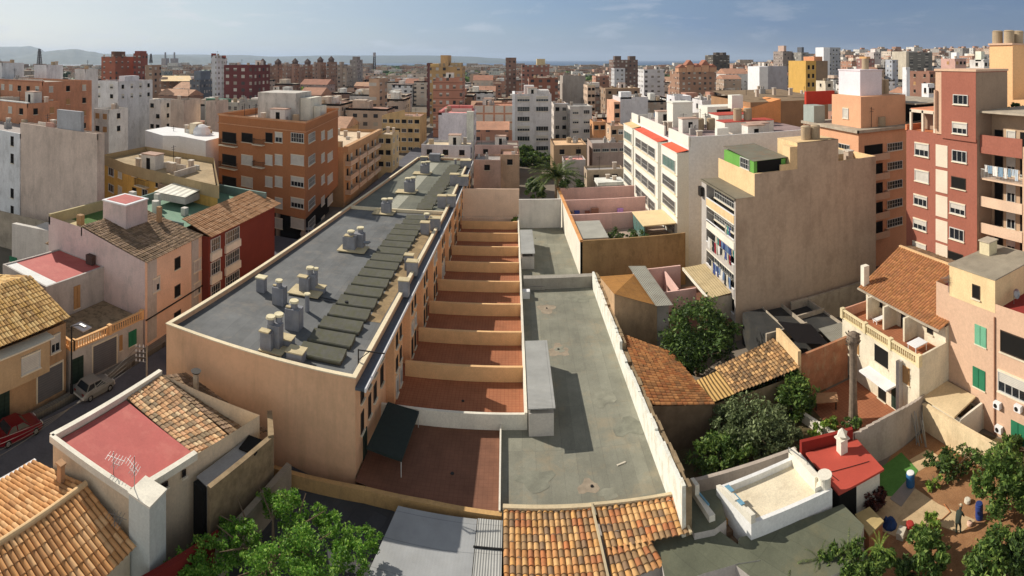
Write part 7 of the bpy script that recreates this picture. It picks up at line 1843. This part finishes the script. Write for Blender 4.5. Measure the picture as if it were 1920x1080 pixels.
# ---- right
blk('white villa with dark porch behind the roof tanks', 1250, 1296, 180, 150, 8, '#bdb9bb', ('dark',), cols=1, rows=1)
blk('white terrace house between the white block and gabled warehouse', 1298, 1350, 188, 140, 8, '#b3afae', ('dark', 'glass'), cols=2, rows=1)
blk('cream lit house above the brown warehouse', 1420, 1470, 178, 190, 10, '#c7b796', ('dark',), cols=2, rows=2)
blk('dark brown flat roofed house behind the blank beige wall', 1468, 1528, 178, 175, 12, '#6e563f', ('dark',), cols=2, rows=1)
blk('pale house with a flat roof above the red screen', 1530, 1562, 152, 210, 9, '#b9ab8f', ('dark',), cols=1, rows=2)
blk('white cubic tower with windows left of the brick tower', 1728, 1752, 157, 135, 7, '#c4c2c6', ('dark',), cols=2, rows=5, ww=.9)
blk('white fronted narrow block before the russet roofs', 1692, 1706, 126, 190, 14, '#d0cac0', kinds=None)
blk('russet roofed block left of the brick tower', 1706, 1772, 134, 205, 14, '#80543c', ('dark', 'wood'), cols=4, rows=5, roofc='#a5603f')
blk('pinkish balconied block with a white roof slab at the right skyline', 1764, 1812, 110, 215, 12, '#b08472', ('dark', 'wood'), cols=3, rows=4, cop='#d8d0c0', huts=((.5, .75, 2.6, .3, .7, '#c6c2bb'),))
blk('white and red banded block at the far right skyline', 1818, 1866, 112, 200, 12, '#b3aca4', ('dark',), cols=3, rows=4, cop='#d5cfc2', huts=((.0, .3, 3.2, .2, .6, '#cfc1a2'),))
# ---- landmarks farther out
def fb(label, xl, xr, yt, D, dep, hexc, huts=(), **k):
    fx = {kk: k.pop(kk) for kk in ('fl', 'bay', 'shut', 'frac', 'trim') if kk in k}
    return blk(label, xl, xr, yt, D, dep, hexc, None, huts, fac=facade('fac%d' % len(MATS), bright(hexc, 1.45), **fx), **k)
fb('russet brick tower pair on the left skyline', 190, 250, 106, 300, 16, '#9a4f2c', ((.45, .68, 3.0, .2, .8, '#6e4a38'),), shut=.1, frac=.3, bay=5)
fb('darker russet tower with a boxy top on the left skyline', 250, 277, 100, 305, 14, '#8e4430', ((.1, .95, 1.4, .1, .9, '#8a3a2e'),), shut=.1)
fb('tan block with loggias right of the russet towers', 272, 302, 122, 270, 14, '#94755a', bay=4)
fb('grey blue office block left of the white and red tower', 356, 398, 150, 270, 16, '#566470', ((.3, .95, 4.5, .1, .9, '#5c6b78'),), shut=.5, bay=2.2)
wrt, q_ = fb('white tower with red bands at the top left of centre', 396, 418, 104, 300, 12, '#c5c4c4', ((.0, .35, 1.2, 0, .5, '#8c3a30'),), bay=4)
fb('lower white wing with red roof box beside the white and red tower', 416, 426, 108, 305, 12, '#bcb8b6', ((0, 1, 1.2, 0, .6, '#a24434'),))
fb('dark maroon apartment block with pale balconies left of centre', 420, 506, 122, 235, 18, '#682c2c', shut=.7, bay=4.0, trim=.0)
for xl, xr, yt, l in ((484, 500, 112, 'leftmost'), (512, 532, 112, 'second'), (545, 562, 111, 'third'), (568, 588, 112, 'fourth'), (592, 612, 108, 'fifth'), (613, 632, 107, 'rightmost')):
    t_, q_ = fb(l+' of the brown turreted blocks on the skyline left of centre', xl, xr, yt+9, 430, 14, rndm.choice(('#8c6850', '#957058', '#a0745a')), shut=.2, bay=4)
    cx_, cy_ = (q_[0]+q_[1])/2, q_[2]+5; m = MB(); w2 = (q_[1]-q_[0])*.36
    m.prism(rect(cx_-w2, cx_+w2, cy_-3, cy_+3), q_[3], q_[3]+1.8); i_ = len(m.v); m.v += [(cx_-w2-.5, cy_-3.5, q_[3]+1.8), (cx_+w2+.5, cy_-3.5, q_[3]+1.8), (cx_+w2+.5, cy_+3.5, q_[3]+1.8), (cx_-w2-.5, cy_+3.5, q_[3]+1.8), (cx_, cy_, q_[3]+5)]
    for f_ in ((0, 1, 4), (1, 2, 4), (2, 3, 4), (3, 0, 4)): m.f.append(tuple(i_+k for k in f_)); m.m.append(0); m.uv.append(None)
    m.build('turret', plc('#5f4b42'), t_)
for xl, xr, yt, hx, l in ((498, 515, 124, '#8a6a54', 'first'), (530, 547, 122, '#94705a', 'second'), (560, 571, 126, '#7f5f4c', 'third'), (586, 596, 121, '#9a7860', 'fourth'), (632, 652, 121, '#8f7a68', 'fifth'), (640, 660, 128, '#a08a74', 'sixth')):
    fb(l+' flat brown block wedged among the turreted blocks, counted from the left', xl, xr, yt, 400, 14, hx, ((.2, .6, 2.0, .2, .7, '#a08c78'),), shut=.3, bay=3.6)
fb('grey stepped block on the skyline before the lattice mast', 656, 680, 112, 420, 14, '#8d837c', ((.2, .8, 2.5, .2, .8, '#7a716c'),))
fb('yellow stepped tower block with two tanks on top near the centre', 806, 872, 125, 255, 16, '#b38a43', ((.32, .56, 5.5, .1, .9, '#b98e48'), (0, .3, 1.4, .1, .9, '#c0993f'), (.6, .95, 1.8, .2, .8, '#a88a55')), bay=3.4, tanks=2)
fb('terracotta striped block under the yellow tower block', 812, 872, 146, 205, 12, '#a86a4a', shut=.3, bay=2.6, trim=.5)
fb('narrow maroon block left of the yellow tower', 800, 811, 118, 300, 12, '#6a3c38')
fb('tan party wall block standing left of the yellow tower', 692, 726, 148, 225, 14, '#ad8a66', bay=9)
fb('brown ridge block on the skyline left of the far sea', 948, 968, 108, 380, 12, '#7e5f4c')
fb('brick red block with a cream stair tower left of the central sea view', 978, 1030, 122, 360, 14, '#8f5b46', ((.55, .85, 4.2, .1, .7, '#b3a06c'),))
fb('far dark brown tower block with two roof boxes right of centre', 1142, 1196, 112, 400, 18, '#6d5244', ((.1, .35, 2.8, .2, .6, '#5c4a42'), (.7, .95, 2.8, .2, .6, '#5c4a42')), shut=.3)
fb('white building before the far dark brown tower', 1146, 1172, 128, 370, 12, '#a9a9aa', shut=.3)
fb('white apartment block with square windows right of the far brown tower', 1196, 1246, 130, 330, 16, '#b5b2b2', ((.2, .5, 1.5, .2, .6, '#8a7468'),), shut=.1, bay=4)
rg, q_ = fb('orange brown block with steep gabled dormers right of centre', 1256, 1342, 134, 300, 18, '#94694a', shut=.2, bay=3.2)
for k in range(5):
    x = q_[0]+(q_[1]-q_[0])*(.08+.21*k); m = MB(); w2, hh = 2.2, (4, 6.5, 4.5, 6.5, 4.2)[k]
    m.prism(rect(x-w2, x+w2, q_[2]-.2, q_[2]+6), q_[3]-.3, q_[3]+hh*.55, 0)
    i_ = len(m.v); m.v += [(x-w2-.4, q_[2]-.4, q_[3]+hh*.55), (x+w2+.4, q_[2]-.4, q_[3]+hh*.55), (x, q_[2]-.4, q_[3]+hh), (x-w2-.4, q_[2]+6, q_[3]+hh*.55), (x+w2+.4, q_[2]+6, q_[3]+hh*.55), (x, q_[2]+6, q_[3]+hh)]
    for f_ in ((0, 1, 2), (0, 2, 5, 3), (1, 4, 5, 2), (3, 5, 4)): m.f.append(tuple(i_+k2 for k2 in f_)); m.m.append(1); m.uv.append(None)
    m.build('dormer', [plc('#b07a4c'), plc('#8f5234')], rg)
fb('big dark grey brown ribbed tower on the sea horizon', 1322, 1368, 103, 620, 26, '#4f463c', ((.3, .5, 3, .2, .6, '#463e38'), (.7, .9, 3, .2, .6, '#463e38')), bay=5, shut=.05, frac=.6)
wst, q_ = fb('white ribbed block with grey party wall left of the yellow tower', 1424, 1474, 123, 300, 14, '#8f8d94', kinds=None) if False else blk('white fronted block with a grey party wall right of the sea view', 1440, 1476, 124, 280, 16, '#8a8890', kinds=None, front=True)
MB().prism(rect(q_[0]-5.0, q_[0]-.01, q_[2], q_[2]+14), q_[3]-16, q_[3]-.2).build('white_bay', white_paint, wst)
fb('stepped brown and grey hill block on the right skyline', 1450, 1486, 96, 470, 18, '#85756a', ((.2, .45, 5, .1, .7, '#a88a76'),), shut=.2)
fb('grey block with a dark tank on the right skyline', 1486, 1516, 98, 460, 16, '#77736c', ((.3, .6, 4.5, .2, .7, '#4c5058'),), shut=.3)
yt_, q_ = blk('bright ochre yellow tower with a shaded brown side on the right', 1530, 1552, 114, 250, 16, '#7c6344', kinds=None, huts=((0, .7, 2.0, .1, .7, '#b5733c'),), front=True)  # one yellow tower: shaded face painted brown, lit face painted ochre
MB().prism(rect(q_[0]-5.6, q_[0]-.01, q_[2], q_[2]+16), q_[3]-20, q_[3]+.02).build('lit_yellow_side', plaster('strong_ochre', '#b8934f', .08, .15), yt_)
Face((q_[0]-5.6, q_[2]), (q_[0], q_[2])).grid(yt_, (1.6, 4.0), (q_[3]-4, q_[3]-8, q_[3]-12), 1.2, 2.0, ('dark',))
sw, q_ = fb('tall white slab tower with a shaded grey side on the right skyline', 1556, 1576, 89, 430, 14, '#8d9095', shut=.3, front=True)  # shaded face of the white tower painted grey, its lit face white
MB().prism(rect(q_[0]-6, q_[0]-.01, q_[2], q_[2]+12), q_[3]-26, q_[3]).build('lit_white_side', white_paint, sw)
fb('reddish block with a mustard penthouse on the right skyline', 1606, 1640, 110, 380, 14, '#8a5a50', ((.1, .6, 1.5, .1, .8, '#c08a34'),))
fb('white and pink stepped block on the right skyline', 1622, 1652, 98, 480, 14, '#a99a94', ((.4, .7, 3, .2, .7, '#bcaea8'),))
fb('pale grey party wall block with two sloping gables on the right skyline', 1660, 1684, 112, 360, 14, '#8d929b')
gg, q_ = fb('large grey ribbed block with a round roof tank on the right skyline', 1704, 1748, 98, 400, 16, '#6b685f', shut=.1, bay=8, fl=1.5, front=True)
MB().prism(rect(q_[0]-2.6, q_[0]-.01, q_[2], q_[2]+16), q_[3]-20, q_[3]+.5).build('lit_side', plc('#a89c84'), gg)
# chimneys of the power station, masts
ct = thing('power_station', 'distant power station with two slim chimneys on the left horizon', 'power station', (0, 0, 0)); ct.location = PD(318, 118, 1500)
for x in (310, 327):
    a = PD(x, 122, 1500); MB().cyl(a, PD(x, 98, 1500), 3.0, 2.4, 12).build('chimney', plc('#7d7f88'), ct); MB().box(a.x-8, a.x+8, a.y-8, a.y+8, -5, 34).build('boiler_house', plc('#8f8684'), ct)
def lattice(label, px, y0, y1, D, w0, w1):
    a, b = PD(px, y1, D), PD(px, y0, D); t = thing('lattice_mast', label, 'mast', a); m = MB(); n_ = 9; pr = None
    for i in range(n_+1):
        q = a.lerp(b, i/n_); w_ = w0+(w1-w0)*i/n_; cs_ = [q+Vector((sx*w_, sy*w_, 0)) for sx, sy in ((-1, -1), (1, -1), (1, 1), (-1, 1))]
        if pr:
            for k in range(4): m.bar(pr[k], cs_[k], .45); m.bar(pr[k], cs_[(k+1) % 4], .25); m.bar(cs_[k], cs_[(k+1) % 4], .25)
        pr = cs_
    m.build('lattice', plc('#4c4a50'), t); return t, a, b
t_, a, b = lattice('tall lattice pylon on the left horizon', 74, 92, 124, 420, 1.6, .5)
m = MB()
for f_ in (.5, .66, .82): q = a.lerp(b, f_); m.bar(q-Vector((2.6, 0, 0)), q+Vector((2.6, 0, 0)), .4)
m.build('crossarm', plc('#4c4a50'), t_)
t_, a, b = lattice('telephone mast with a drum of antennas on the skyline left of centre', 702, 101, 130, 600, 1.3, .8)
MB().cyl(b+Vector((0, 0, -3)), b+Vector((0, 0, 1.5)), 1.7, 1.7, 10).build('antenna_drum', plc('#8a8a94'), t_)
lattice('small lattice pylon right of the russet tower', 283, 101, 118, 600, 1.4, .5)

# ================================================================ THE REST OF THE CITY
LM = [(30, 'orange block'), (130, 'white roof huts'), (232, 'russet tower pair'), (318, 'power station chimneys'), (376, 'grey blue office block'), (408, 'white and red tower'), (463, 'maroon block'), (560, 'brown turrets'), (668, 'grey stepped block'), (702, 'telephone mast'), (840, 'yellow tower block'), (860, 'pink roofed house'), (925, 'terracotta house'), (999, 'white slab block'), (1085, 'cream arcaded block'), (1168, 'far brown tower'), (1220, 'square windowed white block'), (1300, 'gabled dormer block'), (1345, 'ribbed sea tower'), (1440, 'white fronted block'), (1500, 'grey hill block'), (1541, 'ochre yellow tower'), (1566, 'white slab tower'), (1640, 'white and pink stepped block'), (1725, 'grey ribbed block'), (1790, 'pinkish balconied block'), (1845, 'red banded block'), (1890, 'peach tower')]
CN = {'#a98f76': 'beige', '#b8a68f': 'cream', '#8f6a52': 'brown', '#a56f4f': 'terracotta', '#b9b4ac': 'white', '#97806a': 'tan', '#8b8680': 'grey', '#b08d58': 'ochre', '#9c7f74': 'mauve', '#a4866a': 'sandy', '#7b5b49': 'dark brown', '#c8c3ba': 'bright white'}
FM = {}
rc = random.Random(2024); far = []
def ffac(c_, v):
    k = (c_, v)
    if k not in FM: FM[k] = facade('far_%s_%d' % (c_[1:], v), bright(c_, 1.45), fl=(3.0, 3.2, 2.9)[v], bay=(3.1, 4.2, 5.4)[v], shut=(.6, .3, .2)[v], roofc=('#9b8770', '#a1745a', '#8d877c')[v])
    return FM[k]
D = 118.0; cand = []
while D < 1000:
    t = -.98
    while t < .98:
        wd_ = rc.uniform(8, 15)*(1+D/1100)*(.75 if t > .42 and D > 300 else 1); dp = rc.uniform(9, 16)*(1+D/1200)
        Dj = D*rc.uniform(.97, 1.05); ta = t+wd_/2/Dj; X, Y = Dj*sin(ta), Dj*cos(ta)
        t += (wd_*rc.uniform(1.02, 1.15 if D < 400 or t > .4 else 1.5))/Dj
        if D > 520 and t < .4 and rc.random() < .45: continue
        if clear(X-wd_/2, X+wd_/2, Y, Y+dp, .6) and Y > 20: cand.append((Dj, ta, X, Y, wd_, dp)); RECTS.append((X-wd_/2, X+wd_/2, Y, Y+dp))
    D *= 1.105 if D < 400 else 1.14
print('FAR', len(cand))
for Dj, ta, X, Y, wd_, dp in cand:
    px = CX+ta*F
    if Dj < 200: h = rc.uniform(5.5, 10.5)
    elif Dj < 330: h = rc.uniform(7, 13)
    else: h = rc.uniform(9, 17)*(1.3 if px > 1380 else 1)
    if px < 700 and px > 430 and Dj > 300: pal = ['#8f6a52', '#a56f4f', '#7b5b49', '#97806a', '#9c7f74', '#a98f76']
    elif px > 1380: pal = ['#b9b4ac', '#c8c3ba', '#a98f76', '#8b8680', '#a56f4f', '#b8a68f', '#b9b4ac']
    elif px < 430: pal = ['#b9b4ac', '#a98f76', '#8b8680', '#a4866a', '#8f6a52', '#b8a68f']
    else: pal = ['#a98f76', '#b8a68f', '#b8a68f', '#a56f4f', '#97806a', '#c8c3ba', '#a4866a', '#b08d58', '#b9b4ac', '#8f6a52', '#a98f76']
    far.append((Dj, ta, px, X, Y, wd_, dp, h, rc.choice(pal), rc.randrange(3)))
keep = sorted(far)[:300]; rest = sorted(far)[300:]
def fmesh(m, X, Y, wd_, dp, zb, zt, rnd, mi=0):
    m.prism(rect(X-wd_/2, X+wd_/2, Y, Y+dp), zb, zt, mi)
    return m
buckets = {}
for rec in keep:
    Dj, ta, px, X, Y, wd_, dp, h, c_, v = rec
    lm = min(LM, key=lambda q: abs(q[0]-px)); sidew = 'in line with' if abs(lm[0]-px) < 9 else 'left of' if px < lm[0] else 'right of'
    kind = 'low house' if h < 8 else 'small block' if h < 11 else 'taller block'
    buckets.setdefault((CN[c_], kind, sidew, lm[1]), []).append(rec)
for key, recs in buckets.items():
    recs.sort(); n_ = len(recs)
    for i, rec in enumerate(recs):
        Dj, ta, px, X, Y, wd_, dp, h, c_, v = rec
        rk = '' if n_ == 1 else ('nearer ', 'farther ')[i] if n_ == 2 else (['nearest ']+['second nearest ', 'third nearest ', 'fourth nearest ', 'fifth nearest ', 'sixth nearest ', 'seventh nearest ', 'eighth nearest '][:n_-2]+['farthest '])[i]
        lab = '%s%s %s in the city %s the %s' % (rk, key[0], key[1], key[2], key[3])
        zb = hill(X, Y)-2.0; zt = zb+2.0+h-1.8*(0 if Dj > 300 else 0)
        pitched = rc.random() < .22 and Dj < 420
        r = thing('city_house' if h < 11 else 'city_block', lab, 'building', (X, Y, zb), 'houses and blocks of the middle and far city')
        mat = ffac(c_, v); rf_m = plc(rc.choice(roof_cols))
        if pitched:
            MB().prism(rect(X-wd_/2, X+wd_/2, Y, Y+dp), zb, zt, 0, top=False).build('wall', mat, r)
            m = MB(); i0 = [(X-wd_/2-.3, Y-.3, zt), (X+wd_/2+.3, Y-.3, zt), (X+wd_/2+.3, Y+dp+.3, zt), (X-wd_/2-.3, Y+dp+.3, zt), (X-wd_/2-.3, Y+dp/2, zt+dp*.2), (X+wd_/2+.3, Y+dp/2, zt+dp*.2)]
            m.v += i0
            for f_ in ((0, 1, 5, 4), (2, 3, 4, 5), (0, 4, 3), (1, 2, 5)): m.f.append(f_); m.m.append(0); m.uv.append(None)
            m.build('roof', plc(rc.choice(('#a5704e', '#9a6244', '#b08058'))), r)
        else:
            m = MB().prism(rect(X-wd_/2, X+wd_/2, Y, Y+dp), zb, zt, 0, top=False)
            if Dj < 420:
                for q in ((X-wd_/2, X+wd_/2, Y, Y+.25), (X-wd_/2, X+wd_/2, Y+dp-.25, Y+dp), (X-wd_/2, X-wd_/2+.25, Y+.25, Y+dp-.25), (X+wd_/2-.25, X+wd_/2, Y+.25, Y+dp-.25)): m.box(*q, zt-.8, zt+.003)
            m.build('wall', mat, r)
            MB().prism(rect(X-wd_/2+.1, X+wd_/2-.1, Y+.1, Y+dp-.1), zt-1, zt-.5).build('roof', rf_m, r)
            if Dj < 330: clutter(r, X-wd_/2, X+wd_/2, Y, Y+dp, zt-.5, rc.randrange(2, 6), rc)
            for k in range(rc.randrange(1, 3)):
                fx, fy_ = rc.uniform(.1, .6), rc.uniform(.1, .5); hw_ = rc.uniform(.16, .34)
                MB().prism(rect(X-wd_/2+wd_*fx, X-wd_/2+wd_*(fx+hw_), Y+dp*fy_, Y+dp*(fy_+.4)), zt-.6, zt+rc.uniform(1.4, 3.0)).build('stair_hut', plc(rc.choice(('#b9b1a5', '#a9927a', '#b9a58c', '#9c6a50', '#c4bdb2'))), r)
            if Dj < 300 and rc.random() < .6:
                x, y = X+rc.uniform(-.3, .3)*wd_, Y+dp*.15; MB().cyl((x, y, zt-.6), (x, y, zt+1.2), .6, .6, 10).build('water_tank', tankm, r)
            if Dj < 260 and rc.random() < .6:
                x, y = X+rc.uniform(-.4, .4)*wd_, Y+dp*.3; MB().bar((x, y, zt-.6), (x, y, zt+3), .06).bar((x-.6, y, zt+2.6), (x+.6, y, zt+2.6), .04).bar((x-.4, y, zt+2.2), (x+.4, y, zt+2.2), .04).build('aerial', iron, r)
m = MB(); fmats = [ffac(c_, 0) for c_ in ('#a98f76', '#8f6a52', '#b9b4ac', '#a56f4f', '#97806a', '#8b8680')]
for rec in rest:
    Dj, ta, px, X, Y, wd_, dp, h, c_, v = rec; zb = hill(X, Y)-2
    m.prism(rect(X-wd_/2, X+wd_/2, Y, Y+dp), zb, zb+2+h, rc.randrange(6)); m.prism(rect(X-wd_/5, X+wd_/6, Y+2, Y+6), zb+2+h, zb+4.5+h, rc.randrange(6))
for k in range(2600):
    Dj = 950*(1+rc.random()**1.6*2.2); ta = rc.uniform(-.98, .98)
    if rc.random() < (Dj-950)/2600: continue
    X, Y = Dj*sin(ta), Dj*cos(ta); wd_ = rc.uniform(12, 34); h = rc.uniform(7, 17)*(1.35 if rc.random() < .1 else 1)*(1.15 if ta > .42 else 1); zb = hill(X, Y)-2
    m.prism(rect(X-wd_/2, X+wd_/2, Y, Y+rc.uniform(10, 20)), zb, zb+2+h, rc.randrange(6))
struct(m.build('distant_city', fmats), 'stuff')
# green clumps between the houses
rt = random.Random(31); k = 0
names = []
for i in range(60):
    Dj = rt.uniform(130, 520); ta = rt.uniform(-.8, .9); X, Y = Dj*sin(ta), Dj*cos(ta); s = rt.uniform(2.5, 5)*(1+Dj/700)
    if not clear(X-s*.7, X+s*.7, Y-s*.7, Y+s*.7, 0): continue
    RECTS.append((X-s*.7, X+s*.7, Y-s*.7, Y+s*.7)); px = CX+ta*F; lm = min(LM, key=lambda q: abs(q[0]-px)); zb = hill(X, Y)-1.8
    names.append((Dj, lm[1], 'left of' if px < lm[0] else 'right of', X, Y, zb, s))
bk = {}
for q in names: bk.setdefault((q[1], q[2]), []).append(q)
for key, qs in bk.items():
    qs.sort()
    for i, q in enumerate(qs):
        rk = 'lone' if len(qs) == 1 else ('nearer', 'farther')[i] if len(qs) == 2 else ('nearest', 'middle', 'fourth nearest', 'farthest')[min(i, 3)]
        X, Y, zb, s = q[3:]
        tree('city_tree', '%s dark green tree between houses %s the %s' % (rk, key[1], key[0]), 'tree', (X, Y, zb), [(X, Y, zb+s*1.35, s, s, s*.9, 1), (X+s*.6, Y, zb+s*1.1, s*.7, s*.7, s*.6, .5)], leaf_dark if i % 2 else leaf_cit, 420, .16*s, i+int(X), s*1.2, .2, 'trees among the city houses')
# woods and green belt
m = MB(); rt = random.Random(8)
for k in range(2600):
    Dj = rt.uniform(560, 2600); ta = rt.uniform(-.95, .62); X, Y = Dj*sin(ta), Dj*cos(ta); zb = hill(X, Y)-1.5; s = rt.uniform(3, 7)*(1+Dj/2500)
    for q in range(3):
        x, y = X+rt.uniform(-1, 1)*s*2, Y+rt.uniform(-1, 1)*s; m.lathe((x, y, zb), [(s*.6, 0), (s, s*.5), (s*.8, s*1.1), (s*.3, s*1.4)], 6)
struct(m.build('far_woods', leaf_dark), 'stuff')
struct(MB().face([PD(300, 152, 380), PD(360, 152, 380), PD(356, 142, 470), PD(305, 142, 470)]).build('sports_field', plc('#c9a564')))
# hills
hm = plaster('far_hills', '#525d5c', .25, 0, .002, stain='#6f6b58', stain_amt=.4)
def ridge(name, prof, D, seed, foot=-31):
    rnd = random.Random(seed); m = MB(); n_ = 90; x0, x1 = prof[0][0], prof[-1][0]; rows_ = []
    for lay, (kd, kh) in enumerate(((.72, 0), (.82, .42), (.91, .8), (1.0, 1.0), (1.1, .6), (1.25, 0))):
        row = []
        for i in range(n_+1):
            px = x0+(x1-x0)*i/n_
            for (a, ya), (b, yb2) in zip(prof[:-1], prof[1:]):
                if a <= px <= b: t = (px-a)/(b-a); t = t*t*(3-2*t); yy = ya+(yb2-ya)*t; break
            hc = CZ-(yy-HZ)*D/F; t_ = (px-CX)/F; d = D*kd*(1+.02*sin(i*.7+lay*2))
            z = foot+(hc-foot)*kh*(1+(.10*sin(i*.9+lay*1.7)+.06*rnd.uniform(-1, 1) if 0 < kh < 1 else .004*sin(i*1.3)))
            row.append((d*sin(t_), d*cos(t_), z))
        rows_.append(row); m.v += row
    for a in range(5):
        for i in range(n_): q = a*(n_+1)+i; m.f.append((q, q+1, q+n_+2, q+n_+1)); m.m.append(0); m.uv.append(None)
    return struct(m.build(name, hm, smooth=True))
ridge('hills', [(-160, 92), (-60, 84), (0, 87), (30, 88), (52, 86), (72, 90), (90, 99), (130, 106), (230, 112)], 11500, 3)
ridge('hills', [(20, 108), (80, 97), (118, 93), (145, 92), (170, 97), (200, 101), (300, 103), (420, 108)], 9000, 4)
ridge('hills', [(150, 108), (240, 103), (330, 102), (440, 103), (520, 106), (600, 104), (700, 104), (800, 104), (880, 106), (930, 109), (965, 112.5)], 12500, 5)
# haze: one closed box of even thin air
hz = NB('haze_air'); out = hz.n['Material Output']; hz.n.remove(hz.b)
vp = hz.new('ShaderNodeVolumePrincipled'); vp.inputs['Color'].default_value = (.64, .79, 1.0, 1); vp.inputs['Density'].default_value = 5.5e-5; vp.inputs['Anisotropy'].default_value = 0.2
hz.l.new(vp.outputs[0], out.inputs['Volume'])
struct(MB().box(-43000, 43000, -300, 43000, -34, 420).build('haze', hz.m), 'stuff')
